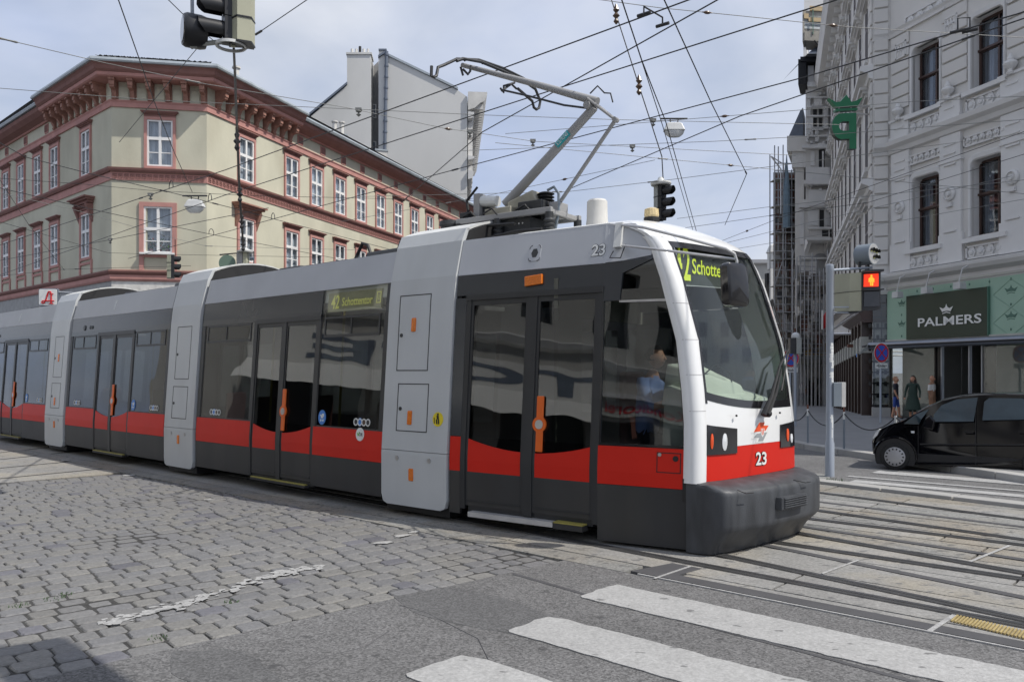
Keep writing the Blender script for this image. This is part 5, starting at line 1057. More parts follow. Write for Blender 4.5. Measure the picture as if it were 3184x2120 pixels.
# string courses, frieze and cornice
def run(nm, mt, prof, parts=((FC, 0, LC), (FR, 0, 27.6), (FL, 0, 34))):
    for S, a, b2 in parts:
        k0 = .488 if S in (FC, FL) and a == 0 else (.577 if S is FR and a == 0 else 0)
        m = MB(); sprof(m, S, a, b2, prof, None, k0, .577 if S is FC else 0); m.obj(nm, mt, LB)
run('string_course', 'trim_brown', [(0, 9.72), (.10, 9.70), (.16, 9.78), (.18, 9.86), (0, 9.90)])
run('meander_frieze', 'trim_pink', [(0, 9.38), (.04, 9.38), (.04, 9.70), (0, 9.70)])
for S, L_ in ((FC, LC), (FR, 27)):
    m = MB(); n_ = int(L_ / .22)
    for i in range(n_):
        a = .05 + i * .22
        for q in ((0, .16, .22, .25), (0, .03, .07, .22), (.06, .16, .07, .10), (.13, .16, .10, .18), (.06, .13, .15, .18)): sbox(m, S, a + q[0], a + q[1], 9.38 + q[2], 9.38 + q[3], .04, .065)
    o = m.obj('meander_relief', 'trim_brown', LB); o['kind'] = 'stuff'
run('base_course', 'trim_brown', [(0, 5.60), (.05, 5.60), (.12, 5.66), (.16, 5.72), (.16, 5.78), (0, 5.82)])
run('base_course', 'trim_pink', [(0, 5.36), (.04, 5.36), (.08, 5.44), (.08, 5.60), (0, 5.60)])
run('cornice_band', 'trim_pink', [(0, ZC0), (.06, ZC0), (.06, ZC0 + .18), (.10, ZC0 + .24), (.10, ZC1), (0, ZC1)])
SRC, SLC = FR.pix(905, 420)[0], FL.pix(172, 380)[0]
tall = ((FC, 0, LC), (FR, 0, SRC), (FL, 0, SLC)); low = ((FR, SRC, 27.6), (FL, SLC, 34))
for S, a, b2 in tall: m = MB(); wall(m, S, a, b2, ZC1, 13.45, (), 0.02); m.obj('frieze_wall', 'plaster_olive', LB)
for S, a, b2 in low: m = MB(); wall(m, S, a, b2, ZC1, 13.45, (), 0.02); m.obj('frieze_wall', 'plaster_olive', LB)
run('soffit_cornice', 'trim_pink', [(0, 13.28), (.62, 13.28), (.68, 13.32), (.70, 13.44), (0, 13.44)], tall)
run('upper_cornice', 'trim_brown', [(0, 13.445), (.72, 13.445), (.80, 13.52), (.84, 13.64), (.92, 13.74), (0, 13.74)], tall)
run('fascia_band', 'trim_pink', [(.0, 13.14), (.10, 13.12), (.15, 13.175), (0, 13.178)], low)
run('soffit_cornice', 'trim_brown', [(0, 13.18), (.16, 13.18), (.42, 13.28), (.60, 13.42), (.66, 13.56), (0, 13.60)], low)
run('gutter', 'zinc', [(.1, 13.74), (1.0, 13.74), (1.02, 13.80), (.98, 13.90), (.7, 13.96), (.1, 13.98)], tall)
run('gutter', 'zinc', [(.1, 13.60), (.74, 13.60), (.78, 13.70), (.70, 13.80), (.1, 13.84)], low)
# consoles: one prototype, copied
cm = MB(); 
cm.box((-.10, -.52, .44), (.10, 0, .70)); cm.box((-.12, -.58, .62), (.12, 0, .74)); cm.prism([(-.085, 0, -.02), (-.085, -.10, .0), (-.085, -.16, .14), (-.085, -.24, .30), (-.085, -.46, .38), (-.085, -.50, .46), (-.085, 0, .46)], (.17, 0, 0)); cm.tube([(-.09, -.42, .40), (.09, -.42, .40)], .07, 10); cm.tube([(-.08, -.12, .03), (.08, -.12, .03)], .055, 8); cm.box((-.13, -.03, -.05), (.13, 0, .72))
con = cm.obj('console', 'trim_terracotta'); fc = True
for S, a, b2, n_ in ((FC, .14, LC - .1, 6), (FR, .6, SRC - .2, 9), (FL, .6, SLC - .2, 9)):
    for i in range(n_): put_w(con, S, lerp(a, b2, i / (n_ - 1)), ZC1 + .02, LB, fc); fc = False
    for i in range(n_ - 1):
        m = MB(); c = lerp(a, b2, (i + .5) / (n_ - 1)); e = (b2 - a) / (n_ - 1) / 2 - .16; sbox(m, S, c - e, c + e, ZC1 + .10, ZC1 + .52, .02, .06, 'plaster_olive'); m.obj('frieze_panel', 'plaster_olive', LB)
for S, a, b2, n_ in ((FR, SRC + .7, 26, 11), (FL, SLC + 1, 30, 9)):
    for i in range(n_): m = MB(); c = lerp(a, b2, i / (n_ - 1)); sbox(m, S, c - .22, c + .22, ZC1 + .10, ZC1 + .52, .02, .05, 'trim_pink'); [sbox(m, S, c - .16 + k * .1, c - .10 + k * .1, ZC1 + .16, ZC1 + .46, .05, .07, 'trim_brown') for k in range(4)]; m.obj('attic_grille', None, LB)
# small pink panels under the first-floor windows on the left front
for s in sl: m = MB(); [sbox(m, FL, s + d - .07, s + d + .07, 5.84, 6.4, 0, .05) for d in (-.62, .62)]; sbox(m, FL, s - .55, s + .55, 6.22, 6.32, 0, .05); m.obj('apron_panel', 'trim_pink', LB)
# roof: tiled hip over the corner, plain slopes behind; chimneys and vents
ridge = [(-16.3, 41.5, 17.6), (-9.5, 60.5, 17.6), (-42, 64, 17.6)]
ea, eb = FC.p(-.4, 13.97, .75), FC.p(LC + .35, 13.97, .75); er = FR.p(27.6, 13.85, .6); el = FL.p(34, 13.85, .6)
def tiles(p0, p1, q0, q1, nu, nv, nm):
    m = MB(); p0, p1, q0, q1 = map(Vector, (p0, p1, q0, q1)); nrm = (p1 - p0).cross(q0 - p0).normalized(); nrm = nrm if nrm.z > 0 else -nrm
    for j in range(nv):
        a0, a1 = p0.lerp(q0, j / nv), p1.lerp(q1, j / nv); b0, b1 = p0.lerp(q0, (j + 1) / nv), p1.lerp(q1, (j + 1) / nv)
        u = span(0, 1, nu * 4 + 1); m.grid(lambda x, t: a0.lerp(a1, x).lerp(b0.lerp(b1, x), t) + nrm * (.05 * (1 - t) + .035 * math.cos(x * nu * 2 * math.pi)), u, [0, 1])
    o = m.obj(nm, 'tile_dark', LB, fix=False); o['kind'] = 'stuff'
tiles(ea, eb, Vector(ridge[0]) - Vector((.5, 0, 0)), Vector(ridge[0]), 20, 26, 'roof_tiles')
m = MB(); m.add([eb, er, ridge[1], ridge[0]], [(0, 1, 2, 3)]); m.obj('roof_slope', 'tile_dark', LB); m = MB(); m.add([ea, el, ridge[2], Vector(ridge[0]) - Vector((.5, 0, 0))], [(0, 1, 2, 3)]); m.obj('roof_slope', 'tile_dark', LB)
def chim(px0, px1, py0, py1, Y, dep=1.1, pots=0):
    a, b2 = at_y(px0, py0, Y), at_y(px1, py0, Y); z0 = at_y(px0, py1, Y).z - 1.2; m = MB(); d = Vector((-.2, .98, 0)) * dep
    u = Vector((.93, .36, 0)); w_ = (b2.x - a.x); c = [a, a + u * w_, a + u * w_ + d, a + d]
    m.hexa([(p.x, p.y, z0) for p in c] + [(p.x, p.y, a.z - .1) for p in c], 'chimney_white'); e = .07; mid = sum(c, Vector()) / 4; cc = [mid + (p - mid) * 1.10 for p in c]
    m.hexa([(p.x, p.y, a.z - .1) for p in cc] + [(p.x, p.y, a.z) for p in cc], 'zinc'); ch = m.obj('chimney', None, LB)
    for k in range(pots): q = MB(); p = mid + u * (k - (pots - 1) / 2) * .45; q.lathe([(.13, 0), (.13, .8), (.2, .82), (.2, .9)], (p.x, p.y, a.z), n=10); q.obj('vent_pipe', 'chimney_white', ch)
chim(566, 630, 187, 232, 43); chim(702, 755, 251, 285, 38, pots=1); chim(872, 930, 333, 372, 44); chim(1024, 1078, 412, 440, 50, pots=2); chim(1168, 1205, 463, 500, 55)
# the party wall of the taller house behind
FW = root('party_wall_house', (-6, 62, 0), 'tall house with a blank grey fire wall rising behind the corner building', 'building')
R0 = Vector((-3.2, 58.5)); PW = Side(R0, (-.997, -.078)); SF = Side(R0, (-.078, .997))
if SF.m.x < 0: SF.m = -SF.m
def pwp(pts, o=0.0, th=.5, nm='fire_wall', mt='firewall'):
    m = MB(); P = [PW.pix(x, y, o) for x, y in pts]; m.prism([PW.p(t, z, o) for t, z in P], -Vector((PW.m.x, PW.m.y, 0)) * th); return m.obj(nm, mt, FW)
pwp([(1453, 1250), (1453, 302), (1423, 281), (1209, 176), (1196, 169), (1177, 182), (1177, 1250)], th=12)
pwp([(1153, 1250), (1153, 167), (1079, 167), (1079, 266), (949, 377), (905, 425), (905, 1250)], th=12)
pwp([(1178, 1250), (1178, 190), (1152, 215), (1152, 1250)], -2.0, 1.0, 'light_shaft', 'interior_grey')
pwp([(1156, 163), (1156, 169), (1076, 169), (1076, 163)], .08, 1.5, 'chimney_cap', 'firewall')
pwp([(1200, 154), (1200, 175), (1178, 178), (1178, 154)], -.3, 1.0, 'chimney', 'chimney_white'); pwp([(1202, 152), (1202, 157), (1177, 157), (1177, 152)], -.2, 1.2, 'chimney_cap', 'slate')
for x in (1092, 1106, 1117, 1129, 1142): m = MB(); t, z = PW.pix(x, 163); q = PW.p(t, z, -.5); m.lathe([(.10, 0), (.10, .42 if x != 1117 else .6), (.06, .42 if x != 1117 else .62)], q, n=8); m.obj('flue_pipe', 'chimney_white' if x != 1117 else 'black', FW)
m = MB(); 
for (x0, y0), (x1, y1) in (((1424, 279), (1206, 174)), ((1080, 262), (944, 374)), ((944, 374), (903, 424)), ((1198, 166), (1176, 180))):
    a, b2 = PW.pix(x0, y0), PW.pix(x1, y1); m = MB(); m.hexa([PW.p(a[0], a[1] - .02, .12), PW.p(b2[0], b2[1] - .02, .12), PW.p(b2[0], b2[1] - .02, -11), PW.p(a[0], a[1] - .02, -11), PW.p(a[0], a[1] + .14, .12), PW.p(b2[0], b2[1] + .14, .12), PW.p(b2[0], b2[1] + .14, -11), PW.p(a[0], a[1] + .14, -11)]); m.obj('roof_flashing', 'slate' if x0 != 1424 else 'zinc', FW)
m = MB(); t, z = PW.pix(1203, 163); t2, z2 = PW.pix(1197, 470); m.tube([PW.p(t, z, .14), PW.p(t2, z2, .14)], .12, 8)
for k in range(9): zz = lerp(z, z2, (k + .3) / 9); tt = lerp(t, t2, (k + .3) / 9); m.lathe([(.16, -.06), (.16, .06)], PW.p(tt, zz, .14), n=8)
m.obj('drain_pipe', 'slate', FW)
for y0, y1, x0, x1 in ((325, 368, 1158, 1170), (440, 478, 1157, 1170)):
    a, b2 = PW.pix(x0, y1, -1.9), PW.pix(x1, y0, -1.9); m = MB(); sbox(m, PW, a[0], b2[0], a[1], b2[1], -2.0, -1.86, 'window_white'); sbox(m, PW, a[0] - .08, b2[0] + .08, a[1] + .08, b2[1] - .08, -1.9, -1.85, 'slate'); m.obj('window', None, FW)
zc = lambda y: PW.pix(1452, y)[1]
m = MB(); wall(m, SF, 0, 22, -2, zc(300), (), 0); m.obj('street_wall', 'firewall', FW)
for prof, nm, mt in (([(0, zc(345)), (.5, zc(338)), (.9, zc(322)), (1.15, zc(318)), (1.35, zc(300)), (1.4, zc(289)), (0, zc(289))], 'main_cornice', 'chimney_white'), ([(0, zc(372)), (.35, zc(368)), (.45, zc(352)), (0, zc(350))], 'cornice_moulding', 'palace_light'), ([(0, zc(500)), (.4, zc(496)), (.5, zc(489)), (0, zc(486))], 'string_course', 'palace_light'), ([(0, zc(560)), (.3, zc(556)), (.4, zc(535)), (0, zc(530))], 'string_course', 'palace_light')):
    m = MB(); sprof(m, SF, -.25, 22, prof); m.obj(nm, mt, FW)
m = MB()
for k in range(34): sbox(m, SF, .1 + k * .6, .4 + k * .6, zc(338), zc(322), .3, 1.1)
o = m.obj('modillions', 'palace_light', FW); o['kind'] = 'stuff'
m = MB()
for k in range(16):
    for z0, z1 in ((zc(420), zc(372)), (zc(480), zc(430)), (zc(560), zc(510))): sbox(m, SF, .5 + k * 1.4, 1.2 + k * 1.4, z0, z1, .0, .35)
o = m.obj('window_surrounds', 'palace_light', FW); o['kind'] = 'stuff'
# pharmacy sign hung out from the left front
ps = root('pharmacy_sign', at_y(147, 950, 30.5), 'white pharmacy sign with a large red letter A bracketed from the left house front', 'sign')
a, b2 = at_y(121, 949, 30.5), at_y(176, 899, 30.5); m = MB(); m.prism([(x, 30.5, z) for x, z in rrect(a.x, b2.x, a.z, b2.z, .06)], (0, .16, 0)); m.obj('panel', 'sticker_white', ps); m = MB(); m.prism([(x, 30.53, z) for x, z in rrect(a.x - .03, b2.x + .03, a.z - .03, b2.z + .03, .08)], (0, .12, 0)); m.obj('rim', 'slate', ps)
AX = lambda x, y: Vector((lerp(a.x, b2.x, x), 30.488, lerp(a.z, b2.z, y)))
m = MB(); m.tube([AX(.38, .26), AX(.44, .45), AX(.50, .72), AX(.56, .84), AX(.65, .84), AX(.69, .74)], .027, 6); m.tube([AX(.70, .08), AX(.70, .72)], .030, 6); m.tube([AX(.86, .27), AX(.36, .27), AX(.22, .27), AX(.16, .2), AX(.2, .12), AX(.3, .14), AX(.36, .25)], .025, 6); m.tube([AX(.60, .70), AX(.82, .70)], .018, 6); m.tube([AX(.58, .10), AX(.82, .10)], .018, 6); m.obj('letter', 'sign_red', ps)
m = MB(); m.tube([(b2.x, 30.58, a.z + .5), (b2.x + 1.2, 31.6, a.z + .5)], .04); m.obj('bracket', 'slate', ps)
# the far end of the street behind the tram, and the houses across the road that the tram's glass mirrors
FE = root('far_house', (4, 120, 0), 'distant pale apartment house closing the street behind the tram', 'building')
fe = Side((-12, 118), (1, 0)); m = MB(); hs = [(1 + 3.2 * i, 2.3 + 3.2 * i, 3 + 3.8 * k, 5.2 + 3.8 * k) for i in range(15) for k in range(4)]; wall(m, fe, 0, 52, -2, 18, hs, 0, 'old_facade'); m.obj('wall', 'old_facade', FE); m = MB(); sbox(m, fe, 0, 52, -2, 17, -1, -.4); m.obj('dark_rooms', 'window_dark', FE); m = MB(); sprof(m, fe, 0, 52, [(0, 17.4), (.6, 17.6), (.7, 18.1), (0, 18.2)]); m.obj('cornice', 'palace_light', FE)
OP = root('opposite_house', (-21, -6, 0), 'light grey house across the side street mirrored in the tram windows', 'building')
op = Side((-20, -34), (0, 1)); hs = [(1.2 + 3.0 * i, 2.5 + 3.0 * i, 6.2 + 4.0 * k, 8.5 + 4.0 * k) for i in range(17) for k in range(3)] + [(1.0 + 4.5 * i, 4.6 + 4.5 * i, .5, 3.2) for i in range(11)]
if op.m.x < 0: op.m = -op.m
m = MB(); wall(m, op, 0, 53, -.2, 19, hs, 0, 'old_facade'); m.obj('wall', 'old_facade', OP); m = MB(); sbox(m, op, 0, 53, -.2, 18.5, -1, -.5); m.obj('dark_rooms', 'window_dark', OP)
m = MB(); [sprof(m, op, 0, 53, [(0, z), (.3, z + .1), (.4, z + .3), (0, z + .4)]) for z in (5.2, 10, 18.6)]; m.obj('string_course', 'palace_light', OP)
m = MB(); sbox(m, op, 30, 50, 3.3, 4.6, .05, .2, 'cloth_white'); m.add([op.p(30, 3.4, .2), op.p(50, 3.4, .2), op.p(50, 2.6, 1.8), op.p(30, 2.6, 1.8)], [(0, 1, 2, 3)], 'cloth_white'); m.obj('shop_awning', None, OP)
m = MB(); put_text(m, 'TORTE', lambda u, v: op.p(lerp(32, 48, u), lerp(3.55, 4.4, v), .22), bold=.03); m.obj('awning_text', 'slate', OP, fix=False)
m = MB(); sbox(m, op, 16, 27, 3.4, 4.1, .05, .2, 'shop_pale'); sbox(m, op, 14, 28, 4.1, 4.3, .0, .5, 'palace_light'); m.obj('bakery_fascia', None, OP)
m = MB(); put_text(m, 'Konditorei', lambda u, v: op.p(lerp(21.8, 26.5, u), lerp(3.55, 3.98, v), .22), bold=.02, m='sign_red'); put_text(m, 'Bäckerei', lambda u, v: op.p(lerp(16.5, 20.8, u), lerp(3.55, 3.98, v), .22), bold=.02, m='sign_red'); m.obj('bakery_text', None, OP, fix=False)
# ================================================================ BUILDINGS ON THE RIGHT
PB = root('palace', (18, 32, 0), 'grand pale grey stucco house with rounded window heads, urns and a green shop front', 'building')
K1 = Vector((13.63, 29.0)); FN = Side(K1, (.2773, -.9608)); K2 = Vector((13.10, 29.2)); FK = Side(K1, K2 - K1); FS = Side(K2, (.315, .949))
for S in (FN, FK, FS):
    if S.m.x > 0: S.m = -S.m
LN, LK, LS = 17.4, (K2 - K1).length, 26.5
fz = lambda x, y: FN.pix(x, y)[1]; ft = lambda x, y: FN.pix(x, y)[0]
ZP1, ZP2, ZTOP = fz(2767, 868), fz(2800, 447), 20.6       # foot of the first floor, band between floors, cornice
def arch_window(nm, w, h, deep=.42, lab=None):
    """reveal, brown frame, panes and curtains of a tall window with rounded upper corners"""
    r = .16 * w; rim = [(-w / 2, 0), (w / 2, 0)] + [(w / 2 - r + r * math.cos(R(a)), h - r + r * math.sin(R(a))) for a in range(0, 91, 18)] + [(-w / 2 + r - r * math.sin(R(a)), h - r + r * math.cos(R(a))) for a in range(0, 91, 18)]
    m = MB(); n = len(rim)
    def ring(sc, y, z0=0): return [(x * sc, y, z if z < .01 else z * (1 + (sc - 1) * .55)) for x, z in rim]
    R0_, R1_, R2_, R3_ = ring(1.16, .0), ring(1.13, -.07), ring(1.03, -.05), ring(1.0, .0)
    R4_ = ring(1.0, deep)
    vs = R0_ + R1_ + R2_ + R3_ + R4_; fs = [(j * n + i, j * n + (i + 1) % n, (j + 1) * n + (i + 1) % n, (j + 1) * n + i) for j in range(4) for i in range(1, n)]
    m.add(vs, fs); w_ = m.obj(nm, 'palace_light', smooth=True)
    f = MB(); t = .075; zt = h * .56; y0, y1 = deep - .12, deep - .03
    for q in ((-w / 2, -w / 2 + t, 0, h - r * .4), (w / 2 - t, w / 2, 0, h - r * .4), (-w / 2 + t, w / 2 - t, 0, t), (-w / 2 + r * .5, w / 2 - r * .5, h - t, h), (-w / 2 + t, w / 2 - t, zt - .07, zt + .05), (.10, .17, t, h - t)): lbox(f, q[0], q[1], y0, y1, q[2], q[3])
    lbox(f, -w / 2, w / 2, y0 - .06, y0, zt - .04, zt + .03); f.obj('sash', 'wood_brown', w_)
    for x0, x1 in ((-w / 2 + t, .10), (.17, w / 2 - t)):
        for z0, z1 in ((t, zt - .07), (zt + .05, h - t * .6)): p = MB(); lbox(p, x0, x1, deep - .08, deep - .07, z0, z1); p.obj('pane', 'house_glass', w_)
    p = MB(); 
    for x0, x1 in ((-w / 2 + .02, -w * .22), (.05, w * .18), (w * .34, w / 2)): p.add([(lerp(x0, x1, i / 5), deep + .10 + .03 * (i % 2), z) for z in (0, h) for i in range(6)], [(i, i + 1, 7 + i, 6 + i) for i in range(5)])
    p.obj('curtain', 'curtain', w_); return w_
w1u = (ft(2838, 250), ft(2922, 230)); w2u = (ft(3019, 200), ft(3124, 160)); w1l = (ft(2838, 650), ft(2920, 640)); w2l = (ft(3014, 620), ft(3117, 600))
zu0, zu1 = fz(2856, 347), fz(2880, 135); zl0, zl1 = fz(2858, 768), fz(2880, 545)
cs_ = [(w1u[0] + w1u[1]) / 2, (w2u[0] + w2u[1]) / 2]; pit = cs_[1] - cs_[0]; ww = (w1u[1] - w1u[0]); cols = [cs_[0] + pit * i for i in range(6)]
WU = arch_window('window', ww, zu1 - zu0); WL = arch_window('window', ww, zl1 - zl0)
hN = [(c - ww / 2 * 1.0, c + ww / 2 * 1.0, z0, z1) for c in cols for z0, z1 in ((zl0, zl1), (zu0, zu1), (zu0 + 5.1, zu1 + 4.9))]
m = MB(); wall(m, FN, 0, LN, ZP1, 22.3, hN, 0, 'palace', deep=.1); m.obj('front_wall', 'palace', PB)
m = MB(); wall(m, FK, 0, LK, ZP1, 22.3, (), 0, 'palace'); m.obj('corner_wall', 'palace', PB)
for i, c in enumerate(cols):
    put_w(WL, FN, c, zl0, PB, i == 0); put_w(WU, FN, c, zu0, PB, i == 0); put_w(WU, FN, c, zu0 + 5.1, PB, False)
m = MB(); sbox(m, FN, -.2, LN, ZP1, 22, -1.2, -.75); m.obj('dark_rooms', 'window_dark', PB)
# rusticated blocks between the windows of the upper floor, and on the corner
def blocks(S, a, b, z0, z1, hgt, o=.07):
    n = max(1, round((z1 - z0) / hgt)); e = (z1 - z0) / n; key = None; mb = MB(); mb.box((-(b - a) / 2, -o, .028), ((b - a) / 2, .0, e - .028)); pr = mb.obj('stone_block', 'palace')
    bv = pr.modifiers.new('edge', 'BEVEL'); bv.width = .02; bv.segments = 1
    for k in range(n): put_w(pr, S, (a + b) / 2, z0 + k * e, PB, k == 0)
piers = [(.12, cols[0] - ww * .62)] + [(cols[i] + ww * .62, cols[i + 1] - ww * .62) for i in range(5)]
for a, b in piers[:4]: blocks(FN, a, b, zu0 + .3, zu1 + .75, .42)
blocks(FK, .05, LK - .05, ZP1 + .5, 19.5, .52)
# mouldings on the near front
def mould(S, L_, prof, nm='moulding', mt='palace_light', a=0.0): m = MB(); sprof(m, S, a, L_, prof); return m.obj(nm, mt, PB)
for S, L_ in ((FN, LN), (FK, LK)):
    mould(S, L_, [(0, ZP1 - .55), (.10, ZP1 - .55), (.16, ZP1 - .40), (.16, ZP1 - .2), (.40, ZP1 - .1), (.48, ZP1 + .02), (.5, ZP1 + .12), (0, ZP1 + .22)], 'shop_cornice')
    mould(S, L_, [(0, ZP2 - .34), (.12, ZP2 - .30), (.18, ZP2 - .16), (.34, ZP2 - .06), (.38, ZP2 + .08), (0, ZP2 + .14)], 'string_course')
    mould(S, L_, [(0, zu1 + .78), (.06, zu1 + .78), (.1, zu1 + .9), (.16, zu1 + .98), (0, zu1 + 1.02)], 'string_course')
    mould(S, L_, [(0, ZTOP - .6), (.2, ZTOP - .5), (.5, ZTOP - .2), (.85, ZTOP - .1), (.95, ZTOP + .2), (1.0, ZTOP + .35), (0, ZTOP + .4)], 'main_cornice')
    mould(S, L_, [(0, ZTOP + .42), (.1, ZTOP + .42), (.1, 22.3), (0, 22.4)], 'attic')
# piers, urns, medallions, ornament panels
ux = [ft(2806, 340), ft(2962, 270), ft(3158, 200)]; ux.append(2 * ux[2] - ux[1])
um = MB(); um.lathe([(.10, 0), (.13, .05), (.06, .10), (.07, .16), (.17, .24), (.20, .32), (.18, .38), (.09, .43), (.10, .47), (.06, .55), (.03, .62)], (0, -.2, 0), n=14); urn = um.obj('urn', 'palace_light', smooth=True)
md = MB(); md.lathe([(.23, 0), (.23, .06), (.17, .10), (.15, .05), (.10, .05), (.07, .12), (.01, .13)], (0, 0, 0), (0, -1, 0), 16); md.box((-.12, -.08, -.42), (.12, 0, -.28)); med = md.obj('medallion', 'palace_ornament', smooth=True)
pl = MB(); pw_ = .42
pl.box((-pw_, -.14, 0), (pw_, 0, zu0 - ZP2 - .2)); pl.box((-pw_ - .05, -.19, zu0 - ZP2 - .2), (pw_ + .05, 0, zu0 - ZP2 - .12)); pl.box((-pw_ - .04, -.2, 0), (pw_ + .04, 0, .14)); pl.box((-.2, -.165, .4), (.2, -.1, .46)); pl.box((-.2, -.165, .7), (.2, -.1, .76)); ped = pl.obj('pedestal', 'palace_light')
ps_ = MB(); hp = ZP2 - .34 - (ZP1 + .22); ps_.box((-pw_ - .06, -.12, 0), (pw_ + .06, 0, .95)); ps_.box((-pw_, -.10, .95), (pw_, 0, hp - .9)); ps_.box((-pw_ - .05, -.14, hp - .9), (pw_ + .05, 0, hp - .82)); ps_.box((-pw_, -.12, hp - .82), (pw_, 0, hp))
for z in (1.0, hp - 1.0, hp - .35, hp - .65): ps_.box((-.24, -.15, z), (.24, -.08, z + .05))
pil = ps_.obj('pilaster', 'palace_light')
for i, u in enumerate(ux):
    put_w(urn, FN, u, zu0 - .10, PB, i == 0); put_w(ped, FN, u, ZP2 + .10, PB, i == 0); put_w(pil, FN, u, ZP1 + .22, PB, i == 0); put_w(med, FN, u, lerp(zl0, zl1, .63), PB, i == 0, o=.11)
def orn(w, h, seed):
    m = MB(); m.box((-w / 2, -.03, 0), (w / 2, 0, h)); g = .05
    for q in ((-w / 2, w / 2, 0, g), (-w / 2, w / 2, h - g, h), (-w / 2, -w / 2 + g, 0, h), (w / 2 - g, w / 2, 0, h)): m.box((q[0], -.09, q[2]), (q[1], -.02, q[3]))
    n = max(3, int(w / (h * .8)));
    for k in range(n):
        x = -w / 2 + g + (k + .5) * (w - 2 * g) / n; e = (w - 2 * g) / n * .42; c = h / 2
        m.prism([(x - e * .5, -.03, c + h * .36), (x - e, -.03, c), (x - e * .5, -.03, c - h * .36), (x + e * .5, -.03, c - h * .36), (x + e, -.03, c), (x + e * .5, -.03, c + h * .36)], (0, -.05, 0))
        m.lathe([(e * .62, 0), (e * .5, .05), (.01, .06)], (x, -.08, c), (0, -1, 0), 6)
    return m.obj('ornament_panel', 'palace_ornament')
ou = orn(ww * 1.25, .42, 1); of = orn(ww * 1.4, .34, 2); ot = orn(ww * 1.5, .46, 3); ob_ = orn(.5, .55, 4)
for i, c in enumerate(cols[:4]):
    put_w(ou, FN, c, zu0 - .72, PB, i == 0); put_w(of, FN, c, ZP2 - .92, PB, i == 0); put_w(ot, FN, c, zu1 + .28 if False else zu1 + .42 - .12, PB, i == 0) if False else put_w(ot, FN, c, fz(2850, 80) + .0, PB, i == 0)
    put_w(dup(ou), FN, c, zl0 - .70, PB, True) if False else put_w(ou, FN, c, zl0 - .72, PB, False)
    m = MB(); sbox(m, FN, c - ww * .68, c + ww * .68, zu0 - .20, zu0 - .06, 0, .20); m.obj('sill', 'palace_light', PB); m = MB(); sbox(m, FN, c - ww * .68, c + ww * .68, zl0 - .20, zl0 - .06, 0, .20); m.obj('sill', 'palace_light', PB)
for i, u in enumerate(ux): put_w(ob_, FN, u, zu1 - .1, PB, i == 0)
# the street front, receding: five storeys of tall dark windows
zfl = [(5.6, 7.9), (9.5, 12.0), (13.6, 15.7), (17.0, 18.9)]
tw = [1.9 + 2.55 * i for i in range(10)]; hS = [(t - .52, t + .52, a, b) for t in tw for a, b in zfl]
m = MB(); wall(m, FS, 0, LS, 4.7, ZTOP, hS, 0, 'palace', deep=.35); m.obj('street_wall', 'palace', PB)
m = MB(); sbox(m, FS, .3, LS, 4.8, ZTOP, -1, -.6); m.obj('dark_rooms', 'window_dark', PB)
def slim(h):
    m = MB(); lbox(m, -.66, -.52, -.03, .05, -.05, h + .1); lbox(m, .52, .66, -.03, .05, -.05, h + .1); lbox(m, -.75, .75, -.16, .05, -.2, -.05); lbox(m, -.72, .72, -.14, .05, h + .1, h + .22); lbox(m, -.85, .85, -.34, .05, h + .34, h + .46); lbox(m, -.80, .80, -.24, .05, h + .22, h + .34)
    w_ = m.obj('window', 'palace_light'); f = MB()
    for q in ((-.52, -.44, 0, h), (.44, .52, 0, h), (-.44, .44, h * .62, h * .62 + .09), (-.05, .05, 0, h)): lbox(f, q[0], q[1], -.02, .05, q[2], q[3])
    f.obj('sash', 'wood_brown', w_); p = MB(); lbox(p, -.44, .44, .0, .01, 0, h); p.obj('pane', 'window_dark', w_); return w_
sw = [slim(b - a) for a, b in zfl]
for k, (a, b) in enumerate(zfl):
    for i, t in enumerate(tw): put_w(sw[k], FS, t, a, PB, i == 0)
for z, d, h in ((4.7, .5, .7), (8.6, .38, .5), (12.7, .42, .55), (16.2, .3, .4)): mould(FS, LS, [(0, z - h * .6), (d * .3, z - h * .5), (d * .4, z - .1), (d, z), (d, z + h * .3), (0, z + h * .4)], 'string_course', a=.0)
mould(FS, LS, [(0, ZTOP - .9), (.2, ZTOP - .8), (.3, ZTOP - .35), (.85, ZTOP - .25), (.95, ZTOP + .1), (1.05, ZTOP + .35), (0, ZTOP + .45)], 'main_cornice')
cbm = MB(); cbm.box((-.14, -.55, -.02), (.14, 0, .34)); cbm.box((-.20, -.12, -1.0), (.20, 0, -.02)); cbm.lathe([(.16, 0), (.2, .06), (.1, .1)], (0, -.12, -.35), (0, -1, 0), 8); cbk = cbm.obj('bracket', 'palace_ornament')
for i in range(18): put_w(cbk, FS, .7 + i * 1.28 + (.64 if False else 0), ZTOP - .62, PB, i == 0)
orr = MB(); rq = random.Random(4)
for k in range(10): x = rq.uniform(-.45, .45); z = rq.uniform(0, .9); orr.lathe([(.16, 0), (.1, .07), (.02, .1)], (x, -.02, z), (0, -1, 0), 7)
of2 = orr.obj('stucco_relief', 'palace_ornament')
for i in range(9):
    for k, z in enumerate((16.5, 12.9, 8.2)): put_w(of2, FS, 3.18 + 2.55 * i, z, PB, i == 0 and k == 0)
blocks(FS, .05, .95, 5.2, 19.4, .5)
m = MB(); sprof(m, FS, 0, LS, [(1.05, ZTOP + .36), (.0, 23.2), (-3.5, 24.5), (-3.5, ZTOP)]); m.obj('roof', 'slate', PB)
